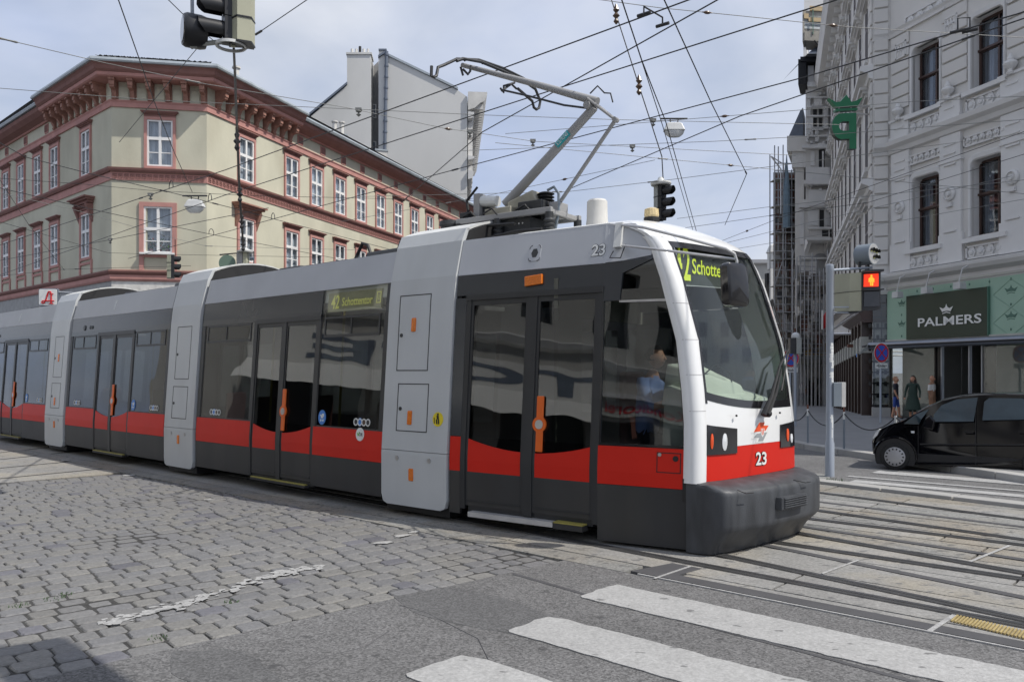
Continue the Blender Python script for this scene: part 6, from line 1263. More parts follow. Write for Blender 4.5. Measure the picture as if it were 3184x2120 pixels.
# ground floor, street side: dark glazed shop front with columns
m = MB(); wall(m, FS, 0, LS, -2, 4.72, (), -.6, 'shop_dark'); m.obj('arcade_back', 'shop_dark', PB)
gf = lambda t, z: z + fall(FS.p(t, 0).y)
cm2 = MB(); cm2.box((-.16, -.30, -.4), (.16, .3, 3.6)); colm = cm2.obj('column', 'shop_column'); c3 = MB(); c3.box((-.19, -.34, 2.35), (.19, .32, 2.95)); c3.obj('capital', 'shop_pale', colm)
for i in range(17): put_w(colm, FS, 1.0 + i * 1.45, fall(FS.p(1 + i * 1.45, 0).y) + .1, PB, i == 0)
m = MB(); sprof(m, FS, .2, LS, [(-.5, 3.55), (.25, 3.55), (.45, 3.9), (.20, 4.1), (.05, 4.65), (-.5, 4.65)]); m.obj('shop_fascia', 'wood_brown', PB)
m = MB(); sbox(m, FK, 0, LK, -.5, 4.7, -.4, -.3); m.obj('corner_post', 'shop_dark', PB)
m = MB(); sbox(m, FK, -.02, LK + .02, -.2, .45, -.3, .06); m.obj('plinth', 'kerb_stone', PB)
# Palmers: green panels, board with crown and name, awning roller, shop windows
g0, g1 = fz(2768, 1057), fz(2768, 902); LG = LN - .2
def gpan(a, b): m = MB(); sbox(m, FN, a + .006, b - .006, g0, g1, 0.0, .14); return m.obj('green_panel', 'palmers_green', PB)
tb0, tb1 = ft(2835.5, 980), ft(3088, 970)
xs_ = [0.02, tb0] + [tb1] + [tb1 + 1.9 * k for k in (1, 2, 3, 4, 5, 6)]
for a, b in zip(xs_, xs_[1:]): gpan(a, min(b, LG))
m = MB(); sbox(m, FN, 0, LG, g1, g1 + .07, 0, .2); sbox(m, FN, 0, LG, g0 - .08, g0, 0, .2); m.obj('panel_trim', 'shop_pale', PB)
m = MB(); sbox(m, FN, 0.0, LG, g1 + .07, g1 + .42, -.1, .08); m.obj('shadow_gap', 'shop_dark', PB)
bz0, bz1 = fz(2836, 1054), fz(2835, 922); m = MB(); sbox(m, FN, tb0, tb1, bz0 - .02, bz1, .14, .24); brd = m.obj('sign_board', 'palmers_board', PB)
m = MB(); sbox(m, FN, tb1 - .02, tb1 + .03, bz0 - .03, bz1 + .01, .141, .235); m.obj('board_edge', 'palmers_print', PB)
p00 = FN.pix(2854, 1016, .26); p11 = FN.pix(3052, 974, .26); m = MB(); zt0, zt1 = FN.pix(2854, 1017, .26)[1], FN.pix(2854, 990, .26)[1]
put_text(m, 'PALMERS', lambda u, v: FN.p(lerp(p00[0], p11[0], u), lerp(zt0, zt1, v), .262), bold=.018); o = m.obj('sign_lettering', 'sticker_white', brd, fix=False)
def crown(S, t, z, w, h, o, mt, parent, nm='crown_print', th=.004):
    m = MB(); P = [(-.5, .72), (-.24, .55), (-.08, .68), (0, 1.0), (.08, .68), (.24, .55), (.5, .72), (.34, .32), (.30, .20)] + [(.3 * math.cos(R(a)) * 1.0, .20 + .10 * math.sin(R(a))) for a in range(20, 161, 20)] + [(-.30, .20), (-.34, .32)]
    S.patch(m, [(t + x * w, z + y * h) for x, y in P], o, th); S.patch(m, [(t + x * w, z + y * h) for x, y in [(-.29, .02), (0, .13), (.29, .02), (.29, .10), (0, .22), (-.29, .10)]], o, th); return m.obj(nm, mt, parent)
ct = FN.pix(2943, 968, .25); crown(FN, ct[0], zt1 + .07, .56, .33, .262, 'sticker_white', brd, 'crown_emblem')
for x, y in ((2803, 953), (2803, 1017)): q = FN.pix(x, y, .15); crown(FN, q[0], q[1], .38, .26, .145, 'palmers_print', PB)
for k in range(5):
    for y in (914, 995): q = FN.pix(3143, y, .15); crown(FN, q[0] + k * 1.25, q[1], .46, .28, .145, 'palmers_print', PB)
m = MB()
for x, y in ((2803, 911), (2803, 979), (2803, 1045), (2851, 905), (2901, 898), (2956, 891), (3014, 884), (3076, 876), (3143, 867), (3143, 946), (3143, 1024)): q = FN.pix(x, y, .15); FN.disc(m, q[0], q[1], .032, .045, o=.146, th=.004, n=8)
o = m.obj('panel_dots', 'palmers_print', PB); o['kind'] = 'stuff'
m = MB(); q0 = FN.pix(3143, 867, .15); dz = 1.1; 
for k in range(4):
    t = q0[0] + (k - 0) * 1.25
    for s_ in (-1, 1):
        for z in (q0[1], q0[1] - dz * .78): m.tube([FN.p(t, z, .145), FN.p(t + s_ * .62, z - dz * .39, .145)], .008, 4); m.tube([FN.p(t + s_ * .62, z - dz * .39, .145), FN.p(t, z - dz * .78, .145)], .008, 4)
o = m.obj('panel_lozenges', 'palmers_line', PB); o['kind'] = 'stuff'
for i, (x, y) in enumerate(((2790, 918), (2881, 904), (2983, 890))):
    q = FN.pix(x, y, .6); t = q[0]; m = MB(); m.tube([FN.p(t + .25, g1 + .35, .05), FN.p(t + .22, g1 + .42, .4), FN.p(t + .1, g1 + .3, .58), FN.p(t, q[1] + .12, .62)], .022, 6); l_ = m.obj('sign_lamp', 'alu', PB)
    m = MB(); a = FN.p(t - .13, q[1] - .08, .50); m.hexa([FN.p(t - .15, q[1] - .09, .44), FN.p(t + .12, q[1] - .09, .44), FN.p(t + .12, q[1] - .09, .70), FN.p(t - .15, q[1] - .09, .70), FN.p(t - .12, q[1] + .12, .50), FN.p(t + .15, q[1] + .12, .50), FN.p(t + .15, q[1] + .12, .72), FN.p(t - .12, q[1] + .12, .72)]); m.obj('lamp_head', 'lamp_housing', l_)
za = fz(2790, 1074); m = MB(); m.tube([FN.p(-.35, za, .55), FN.p(LG, za, .55)], .13, 14); aw = m.obj('awning_roller', 'awning_metal', PB, smooth=True)
m = MB(); m.hexa([FN.p(-.6, za - .04, .70), FN.p(LG, za - .04, .70), FN.p(LG, za + .06, .0), FN.p(-.3, za + .06, .0), FN.p(-.6, za + .0, .72), FN.p(LG, za + .0, .72), FN.p(LG, za + .2, .0), FN.p(-.3, za + .2, .0)]); m.obj('awning_cover', 'shop_dark', PB)
m = MB(); m.add([FN.p(-.35, za - .12, .62), FN.p(-.35, za + .12, .55), FK.p(LK + .5, za - .28, .9), FK.p(LK + .5, za - .34, .9)], [(0, 1, 2, 3)]); m.obj('awning_end', 'roof_white', PB)
# glass and what stands behind it
m = MB(); sbox(m, FN, .05, 2.05, .12, za - .1, -.02, 0); m.obj('shop_window', 'shop_glass', PB); t3 = ft(3056, 1150)
m = MB(); sbox(m, FN, t3, t3 + 4.5, .12, za - .1, -.02, 0); m.obj('shop_window', 'shop_glass', PB)
m = MB(); sbox(m, FN, 2.3, t3 - .02, .12, za - .1, -.9, -.88); m.obj('shop_door', 'shop_glass', PB)
for t in (0.0, 2.06, 2.25, ft(2926, 1150), ft(3012, 1150), t3 - .05): m = MB(); sbox(m, FN, t, t + .05, .12, za - .05, -.08, .02); m.obj('door_post', 'awning_metal' if t > 2.3 else 'shop_dark', PB)
m = MB(); sbox(m, FN, 2.05, 2.28, .0, za, -2.4, -.03); m.obj('dark_pillar', 'shop_dark', PB)
for nm, a, b, o, mt in (('display_back', .0, 1.95, -.55, 'shop_pale'), ('display_back', t3 + .05, t3 + 1.75, -.5, 'shop_pale'), ('shop_wall', 1.9, t3 + .2, -3.0, 'shop_dark'), ('display_back', t3 + 2.4, t3 + 4.4, -.6, 'shop_pale')): m = MB(); sbox(m, FN, a, b, .1, 2.9, o - .1, o, mt); m.obj(nm, mt, PB)
m = MB(); sbox(m, FN, -.5, LN, -.3, .12, -4, .02); m.obj('plinth', 'kerb_stone', PB); m = MB(); sbox(m, FN, -.5, LN, 2.9, 3.0, -4, -.1); m.obj('shop_ceiling', 'shop_dark', PB)
m = MB(); sbox(m, FN, 8.5, LN, .1, 2.9, -.3, -.2); m.obj('shop_wall', 'shop_column', PB)
# corner display glass; its pale back and grid paint in a mirrored white house
m = MB(); sbox(m, FK, .0, LK, .5, 4.55, -.26, -.25); m.obj('reflection_back', 'stucco_white', PB)
m = MB()
for z in span(.5, 4.5, 11): sbox(m, FK, .02, LK, z, z + .05, -.25, -.2)
for t in (.25, .5): sbox(m, FK, t, t + .03, .5, 4.5, -.25, -.2)
for z in span(.8, 4.2, 9): [sbox(m, FK, t, t + .09, z, z + .16, -.25, -.23) for t in (.08, .34, .6)]
m.obj('reflection_grid', 'shop_dark', PB); m = MB(); sbox(m, FK, 0, LK, .5, 4.55, -.02, 0); m.obj('display_case', 'shop_glass', PB)
# green crowned letter hung out from the corner
HS = root('hanging_sign', at_y(2630, 380, 29.4), 'large green letter sign with a crown on top, bracketed from the palace corner', 'sign'); SQ = Side((11.5, 29.4), (1, 0))
def sq(pts, nm, mt, o=0.0, th=.22): m = MB(); P = [SQ.pix(x, y) for x, y in pts]; SQ.patch(m, P, o, th); return m.obj(nm, mt, HS)
cr_ = [(2577, 305), (2600, 318), (2614, 316), (2632, 295), (2648, 317), (2661, 314), (2683, 302), (2668, 331), (2600, 333)]
bx = [(2599, 339), (2667, 336), (2667, 342), (2599, 346)]
qb = [(2663, 351), (2663, 463), (2641, 463), (2641, 432), (2620, 433)] + [(2620 - 33 * math.sin(R(a)) * (1.0), 393 + 41 * math.cos(R(a))) for a in range(10, 175, 15)] + [(2625, 352)]
def ring_sign(nm):
    m = MB(); outer = [SQ.pix(x, y) for x, y in qb]; hole = [(2640, 378), (2640, 407), (2622, 407)] + [(2622 - 13 * math.sin(R(a)), 392.5 + 14.5 * math.cos(R(a))) for a in range(15, 166, 30)] + [(2622, 378)]
    hole = [SQ.pix(x, y) for x, y in hole]
    bm = bmesh.new(); vo = [bm.verts.new((a, b, 0)) for a, b in outer]; vh = [bm.verts.new((a, b, 0)) for a, b in hole]; eds = [bm.edges.new((l[i], l[(i + 1) % len(l)])) for l in (vo, vh) for i in range(len(l))]
    bmesh.ops.triangle_fill(bm, use_beauty=True, edges=eds); bm.verts.index_update(); V = [(v.co.x, v.co.y) for v in bm.verts]; Fs = [[v.index for v in f.verts] for f in bm.faces]; rim = [(e.verts[0].index, e.verts[1].index) for e in bm.edges if len(e.link_faces) == 1]; bm.free(); n = len(V)
    m.add([SQ.p(a, b, 0) for a, b in V], Fs, 'sign_green'); m.add([SQ.p(a, b, 0) for a, b in V] + [SQ.p(a, b, -.22) for a, b in V], [[n + i for i in f][::-1] for f in Fs] + [(a, b, n + b, n + a) for a, b in rim], 'sign_green_side'); return m.obj(nm, None, HS)
ring_sign('letter'); sq(cr_, 'crown', 'sign_green'); sq(bx, 'crown_band', 'sign_green'); 
m = MB(); 
for y in (327, 352): a = SQ.pix(2660, y); m.tube([SQ.p(a[0], a[1], -.1), Vector((13.45, 29.75, a[1] + .05))], .03)
for x in (2612, 2650): a, b = SQ.pix(x, 331), SQ.pix(x, 352); m.tube([SQ.p(a[0], a[1], -.1), SQ.p(b[0], b[1], -.1)], .03)
m.obj('bracket', 'alu', HS)
# small signs on the street front
def flag(nm, lab, px0, px1, y0, y1, Y, mt, txt=None, skew=0):
    r_ = root(nm, at_y((px0 + px1) / 2, (y0 + y1) / 2, Y), lab, 'sign'); a, b = at_y(px0, y1, Y), at_y(px1, y0, Y); m = MB(); m.hexa([(a.x, Y, a.z - skew), (b.x, Y, a.z), (b.x, Y + .12, a.z), (a.x, Y + .12, a.z - skew), (a.x, Y, b.z - skew), (b.x, Y, b.z), (b.x, Y + .12, b.z), (a.x, Y + .12, b.z - skew)]); m.obj('panel', mt, r_)
    m = MB(); q = b + Vector((0, .06, -(b.z - a.z) / 2)); m.tube([q, q + Vector((1.6, .3, 0))], .03); m.obj('bracket', 'alu', r_); return r_
flag('shop_sign', 'small dark red sign over the dark shop front', 2638, 2692, 1070, 1080, 33, 'brick_dark'); flag('shop_sign', 'small green sign above a blue one on the dark shop front', 2666, 2696, 1087, 1097, 32.5, 'sticker_green'); flag('shop_sign', 'small blue sign below a green one on the dark shop front', 2666, 2696, 1099, 1110, 32.4, 'sticker_blue')
wr = root('projecting_sign', at_y(2632, 1015, 36), 'large framed sign with a mottled grey face projecting from the dark shop front', 'sign'); P = [at_y(x, y, Y) for x, y, Y in ((2592, 1038, 40), (2661, 1037, 34), (2661, 978, 34), (2592, 1022, 40))]
m = MB(); m.prism(P, (.12, .05, 0)); m.obj('panel', 'palace_ornament', wr); m = MB(); [m.tube([P[i], P[(i + 1) % 4]], .06, 4) for i in range(4)]; m.obj('frame', 'alu', wr)
fl = root('red_banner', at_y(2567, 985, 44), 'red and white banner hanging half hidden by the signal pole', 'banner'); m = MB(); a, b = at_y(2560, 1025, 44), at_y(2571, 965, 44); m.prism([(a.x, 44, a.z), (b.x, 44, a.z + .2), (b.x, 44, b.z), (a.x, 44, b.z - .3)], (0, .04, 0)); m.obj('cloth', 'sign_red', fl); m = MB(); m.tube([(a.x - .05, 44, a.z), (a.x - .05, 44, b.z)], .05); m.obj('pole', 'sticker_white', fl)
# next house: projecting bay, balcony, turret roof; behind it scaffolding
TB = root('bay_house', (20.5, 55, 0), 'ornate pale house with a projecting bay, balconies and a dark turret roof beyond the palace', 'building')
YB = 53.0; bayS = Side((at_y(2487, 700, YB).x, YB), (1, 0)); bz = lambda x, y: bayS.pix(x, y); xb = lambda x: bz(x, 700)[0]
def dbox(m, S, a, b, o0, o1):      # a block whose sides run back along the street
    d = Vector((.40, .92, 0)) * (o1 - o0); q = [S.p(a[0], a[1], o1), S.p(b[0], a[1], o1), S.p(b[0], b[1], o1), S.p(a[0], b[1], o1)]; m.hexa([q[0], q[1], q[1] + d, q[0] + d, q[3], q[2], q[2] + d, q[3] + d])
def bb(x0, x1, y0, y1, o0, o1, nm, mt, par=None): m = MB(); a, b = bayS.pix(x0, y1, o1), bayS.pix(x1, y0, o1); dbox(m, bayS, a, b, o0, o1); return m.obj(nm, mt, par or TB)
bb(2486, 2640, 620, 1420, -9, -.0, 'bay_wall', 'palace'); bb(2505, 2640, 280, 620, -9, -.02, 'bay_wall', 'palace'); bb(2514, 2578, 590, 640, 0, .4, 'bay_sill', 'palace_light'); bb(2500, 2586, 560, 572, 0, .8, 'bay_cornice', 'palace_light'); bb(2505, 2582, 520, 562, 0, .55, 'parapet', 'palace_light'); bb(2494, 2590, 450, 460, 0, .4, 'bay_cornice', 'palace_light')
bb(2548, 2562, 618, 705, -.2, .02, 'window', 'window_dark'); bb(2546, 2564, 460, 520, -.2, .02, 'window', 'window_dark'); bb(2543, 2567, 445, 462, 0, .25, 'window_hood', 'palace_light'); bb(2548, 2563, 648, 652, -.2, .05, 'transom', 'palace_light')
bb(2518, 2580, 712, 738, .1, 1.6, 'balcony', 'palace'); bb(2512, 2584, 706, 712, 0, 1.75, 'balcony_rail', 'palace_light'); bb(2508, 2586, 738, 746, 0, 1.6, 'balcony_floor', 'palace_light'); bb(2556, 2576, 716, 735, 1.58, 1.62, 'balcony_openings', 'window_dark')
for x0, x1 in ((2500, 2512), (2562, 2580)): m = MB(); a, b = bz(x0, 790), bz(x1, 747); m.prism([bayS.p(a[0], b[1], 0), bayS.p(a[0], b[1], 1.3), bayS.p(a[0], lerp(a[1], b[1], .6), .5), bayS.p(a[0], a[1], 0)], bayS.p(b[0], 0) - bayS.p(a[0], 0)); m.obj('console', 'palace_light', TB)
m = MB(); a, b = bz(2530, 870), bz(2572, 790); bayS.patch(m, [(a[0], a[1]), (b[0], a[1]), (b[0], b[1] - .3)] + [(lerp(b[0], a[0], .5 - .5 * math.cos(R(k))), b[1] - .3 + .35 * math.sin(R(k))) for k in range(15, 180, 15)] + [(a[0], b[1] - .3)], .02, .1); m.obj('archway', 'interior_grey', TB)
for y in (300, 330, 358, 395, 420, 640, 800, 870): bb(2507 if y < 600 else 2484, 2588, y, y + 5, 0, .3, 'string_course', 'palace_light')
for x0, x1, y0, y1, o, nm, mt in ((2506, 2512, 300, 440, .18, 'pilaster', 'palace_light'), (2576, 2586, 300, 445, .22, 'pilaster', 'palace_light'), (2556, 2561, 470, 560, .3, 'statue', 'palace_ornament'), (2520, 2533, 470, 515, .08, 'wall_panel', 'palace_light'), (2512, 2545, 645, 700, .06, 'wall_panel', 'palace_light'), (2566, 2584, 645, 700, .06, 'wall_panel', 'palace_light'),
        (2528, 2540, 335, 395, .04, 'blind_window', 'window_dark'), (2546, 2556, 335, 395, .04, 'blind_window', 'window_dark'), (2524, 2560, 326, 332, .3, 'window_hood', 'palace_light'), (2524, 2560, 398, 404, .3, 'sill', 'palace_light'), (2515, 2540, 806, 866, .05, 'wall_panel', 'palace_light'), (2488, 2500, 650, 760, .1, 'pilaster', 'palace_light'), (2488, 2500, 800, 1000, .1, 'pilaster', 'palace_light')): bb(x0, x1, y0, y1, 0, o, nm, mt)
rq = random.Random(21)
for k in range(34): x = rq.uniform(2508, 2578); y = rq.choice((286, 300, 410, 425, 436, 452, 574, 584, 744, 752)) + rq.uniform(-3, 3); bb(x, x + rq.uniform(3, 8), y, y + rq.uniform(3, 9), 0, rq.uniform(.2, .5), 'stucco_relief', 'palace_ornament')
for x0, x1, y0, y1 in ((2512, 2520, 300, 360), (2530, 2556, 305, 330), (2560, 2580, 330, 400), (2512, 2528, 365, 420), (2534, 2545, 400, 440)): bb(x0, x1, y0, y1, 0, .22, 'stucco_relief', 'palace_ornament')
bb(2512, 2560, 205, 285, -3, .05, 'turret_wall', 'palace'); bb(2510, 2562, 255, 270, -3, .2, 'turret_capital', 'palace_ornament')
for x in (2530, 2550): bb(x, x + 7, 205, 238, -.1, .08, 'turret_slot', 'window_dark')
m = MB(); a, b = bz(2480, 200), bz(2566, 186); c = bz(2548, 148); dbox(m, bayS, a, b, -1.6, .5); m.obj('turret_eave', 'black', TB)
m = MB(); y0 = b[1]; m.add([bayS.p(a[0] + .3, y0, 1.0), bayS.p(b[0], y0, 1.0), bayS.p(b[0], y0, -3.8), bayS.p(a[0] + .3, y0, -3.8), bayS.p(lerp(a[0], b[0], .62), c[1], .0), bayS.p(b[0], c[1], .0), bayS.p(b[0], c[1], -3), bayS.p(lerp(a[0], b[0], .62), c[1], -3)], [(0, 1, 5, 4), (3, 0, 4, 7), (4, 5, 6, 7), (1, 2, 6, 5)]); m.obj('turret_roof', 'slate', TB)
m = MB(); a, b = bz(2475, 270), bz(2500, 192); dbox(m, bayS, a, b, -1.6, .4); m.obj('turret_side', 'black', TB)
m = MB(); P = [bayS.pix(x, y, -2.6) for x, y in ((2453, 423), (2497, 423), (2497, 335), (2488, 345))]; m.prism([bayS.p(t, z, -2.6) for t, z in P], (1.0, 2.3, 0)); m.obj('steep_roof', 'slate', TB)
bb(2447, 2505, 423, 470, -6, -2.6, 'eave_wall', 'palace'); bb(2462, 2505, 470, 520, -6, -2.8, 'eave_wall', 'palace_ornament'); bb(2472, 2500, 505, 1400, -7, -3, 'side_wall', 'palace'); bb(2560, 2640, 100, 330, -9, -1.0, 'upper_wall', 'palace_light'); bb(2577, 2590, 120, 300, -1, -.5, 'upper_pilaster', 'palace'); bb(2498, 2510, 120, 175, -6, -4, 'parapet', 'palace_light'); bb(2500, 2560, 0, 60, -6, -3, 'parapet', 'palace_light')
ST = root('timber_shuttering', at_y(2560, 130, 54), 'timber and tarpaulin building platform wrapped round the roof edge above the turret', 'platform')
S5 = Side((at_y(2492, 100, 52).x, 52), (1, .12)); b5 = lambda x, y: S5.pix(x, y)
def sh(x0, x1, y0, y1, o0, o1, nm, mt): m = MB(); a, b = b5(x0, y1), b5(x1, y0); dbox(m, S5, a, b, o0, o1); return m.obj(nm, mt, ST)
for y0, y1, mt in ((42, 54, 'timber_grey'), (56, 68, 'tarp'), (70, 82, 'tarp'), (84, 96, 'tarp'), (97, 107, 'timber_grey')): sh(2496, 2650, y0, y1, -.2, 0, 'plank', mt)
for x0, x1, y0, y1 in ((2515, 2640, 28, 35), (2512, 2645, 64, 69), (2498, 2512, 45, 60)): sh(x0, x1, y0, y1, 0, .1, 'batten', 'timber')
sh(2499, 2648, 108, 128, -1.6, .1, 'platform_floor', 'timber_grey'); sh(2494, 2500, 40, 130, -1.0, .05, 'side_boards', 'timber_grey'); 
for x in (2523, 2624): sh(x, x + 2.5, 32, 110, .1, .16, 'strap', 'palmers_print')
m = MB(); m.tube([S5.p(*b5(2530, 128), .1), S5.p(*b5(2575, 185), .1), S5.p(*b5(2590, 200), .1), S5.p(*b5(2604, 200), .1)], .05, 6); m.obj('hose', 'black', ST)
# scaffolded house further down the street
SH = root('scaffolded_house', (24, 75, 0), 'dark rough house front covered by steel scaffolding far down the street', 'building'); HSd = Side((22.6, 60.0), (.27, .9629))
if HSd.m.x > 0: HSd.m = -HSd.m
m = MB(); wall(m, HSd, 0, 34, -3, 17.2, [(2 + 3.2 * i, 3.2 + 3.2 * i, 1.5 + 3.7 * k, 3.9 + 3.7 * k) for i in range(10) for k in range(4)], 0, 'rough_wall'); sbox(m, HSd, 0, 34, -3, 17, -2, -1, 'window_dark'); m.obj('wall', None, SH)
m = MB(); HF = Side(HSd.p(0, 0)[:2], (1, 0)); dbox(m, HF, (-3.1, -3), (4, 16.6), -.5, 0); m.obj('gable_wall', 'rough_wall', SH)
rq = random.Random(8)
for k in range(5):
    for x0 in (-2.9, -1.9, -.9): m = MB(); sbox(m, HF, x0, x0 + .7, 1.3 + 3.3 * k, 3.2 + 3.3 * k, .0, .05); m.obj('brick_patch', 'brick_dark', SH)
SCF = root('scaffolding', (21.5, 58, 0), 'steel tube scaffolding with blue netting in front of the dark house', 'scaffolding')
S6 = Side((19.6, 57.6), (.30, .954)); 
if S6.m.x > 0: S6.m = -S6.m
S7 = Side((18.75, 57.4), (1, 0.05))
m = MB()
for S, n_, stp in ((S6, 15, 2.0), (S7, 7, .62)):
    for i in range(n_):
        for o in (0, -.9): m.tube([S.p(i * stp, -2, o), S.p(i * stp, 15.6 + rq.uniform(0, 2.5), o)], .045, 5)
    for k in range(9):
        z = .3 + k * 1.9
        for dz in (0, .55, 1.1): m.tube([S.p(0, z + dz, 0), S.p((n_ - 1) * stp, z + dz, 0)], .04, 5)
        for i in range(n_ - 1):
            if rq.random() < .35: m.tube([S.p(i * stp, z, .03), S.p((i + 1) * stp, z + 1.9, .03)], .035, 5)
o = m.obj('tubes', 'scaffold_steel', SCF); o['kind'] = 'stuff'
for S, L_ in ((S6, 28), (S7, 3.72)):
    for k in range(8): m = MB(); sbox(m, S, 0, L_, 2.2 + k * 1.9 - .06, 2.2 + k * 1.9, -.9, -.05); m.obj('deck_board', 'timber_grey', SCF)
m = MB(); 
for k in range(22):
    t = rq.uniform(-.1, 1.2); z = rq.uniform(9, 15); m.add([S6.p(t, z, .1), S6.p(t + .8, z - .3, .15), S6.p(t + .7, z + 1.7, .1), S6.p(t, z + 1.9, .12)], [(0, 1, 2, 3)])
o = m.obj('netting', 'net_blue', SCF); o['kind'] = 'stuff'
m = MB(); a = at_y(2428, 552, 57.4); m.tube([(a.x, 57.4, 13), (a.x, 57.4, a.z + .6), (a.x - .7, 57.4, a.z + 1.5)], .05, 6); m.tube([(a.x - .7, 57.4, a.z + 1.5), (a.x + .1, 57.4, a.z + 1.0)], .04, 6); m.obj('hoist', 'alu', SCF)
m = MB(); b = at_y(2446, 480, 57.4); m.lathe([(.28, 12), (.22, 15), (.1, 16.2), (.02, b.z)], (b.x, 57.4, 0), n=8); m.obj('net_wrap', 'net_blue', SCF)
S11 = Side((at_y(2478, 900, 50).x, 50), (1, .02)); m = MB(); rq = random.Random(14)
for i in range(9): x = i * .24; [m.tube([S11.p(x + rq.uniform(-.05, .05), -1, o), S11.p(x, rq.uniform(7.2, 9.6), o)], .035, 4) for o in (0, -.7)]
for k in range(22): z = 2.6 + k * .3; m.tube([S11.p(rq.uniform(0, .4), z, 0), S11.p(rq.uniform(1.2, 2.0), z + rq.uniform(-.05, .05), 0)], .025, 4)
m.obj('tubes', 'scaffold_steel', SCF)['kind'] = 'stuff'
m = MB()
for k in range(230):
    if k < 150: S, t, z = S7, rq.uniform(.1, 3.9), rq.uniform(1, 14.5)
    else: S, t, z = S11, rq.uniform(0, 1.9), rq.uniform(2.5, 7.6)
    w_, h_ = rq.uniform(.12, .5), rq.uniform(.15, .9); m.hexa([S.p(t + x, zz, o) for zz in (z, z + h_) for x, o in ((0, -.5), (w_, -.5), (w_, -.42), (0, -.42))], rq.choice(('rough_wall', 'brick_dark', 'interior_grey', 'interior_dark', 'rough_wall', 'timber_grey')))
m.obj('boards_and_netting', 'rough_wall', SCF)['kind'] = 'stuff'
# hoarding: yellow panels over a covered walkway
HW = root('covered_walkway', at_y(2525, 1085, 52), 'builders covered walkway with two yellow boards above its dark passage', 'walkway')
S8 = Side((at_y(2480, 1000, 51).x, 51), (1, 0)); h8 = lambda x, y: S8.pix(x, y)
for x0, x1, y0, y1, o0, o1, nm, mt in ((2486, 2512, 1071, 1104, 0, .06, 'board', 'timber_yellow'), (2515, 2571, 1066, 1104, 0, .06, 'board', 'timber_yellow'), (2480, 2574, 1106, 1132, -3, .1, 'canopy_edge', 'timber_grey'), (2480, 2574, 1132, 1290, -6, -5, 'passage_back', 'shop_dark')):
    m = MB(); a, b = h8(x0, y1), h8(x1, y0); sbox(m, S8, a[0], b[0], a[1], b[1], o0, o1); m.obj(nm, mt, HW)
for x in (2484, 2510, 2535, 2555, 2570): m = MB(); a = h8(x, 1285); m.tube([S8.p(a[0], a[1], -.1 - (x - 2484) * .03), S8.p(a[0], h8(x, 1120)[1], -.1 - (x - 2484) * .03)], .05, 6); m.obj('prop', 'scaffold_steel', HW)
m = MB(); rq = random.Random(2)
for k in range(60): x = rq.uniform(2535, 2571); y = rq.uniform(1190, 1272); a = h8(x, y); sbox(m, S8, a[0], a[0] + rq.uniform(.1, .4), a[1], a[1] + rq.uniform(.1, .5), -2, -1.8, rq.choice(['timber_grey', 'rough_wall', 'brick_dark', 'interior_grey']))
o = m.obj('rubble_screen', None, HW); o['kind'] = 'stuff'
# pale houses beyond
PH = root('pale_house', (30, 140, 0), 'pale distant house glimpsed left of the scaffolding', 'building'); S9 = Side((at_y(2385, 900, 110).x, 110), (1, 0))
m = MB(); a, b = S9.pix(2392, 1200), S9.pix(2450, 835); hs = [(.4 + 1.2 * i, .9 + 1.2 * i, z, z + 1.5) for i in range(2) for z in (3, 6.5, 10)]; wall(m, S9, a[0], b[0], -3, b[1], hs, 0, 'chimney_white'); m.obj('wall', None, PH); m = MB(); q = S9.pix(2414, 845); m.lathe([(.9, 0), (.9, 2.2), (1.1, 2.3), (.7, 3.2), (.1, 3.6)], S9.p(q[0], b[1], -1), n=10); m.obj('turret', 'chimney_white', PH)
m = MB(); sbox(m, S9, a[0], b[0] + 5, -3, b[1] - .5, -2, -1); m.obj('dark_rooms', 'window_dark', PH)
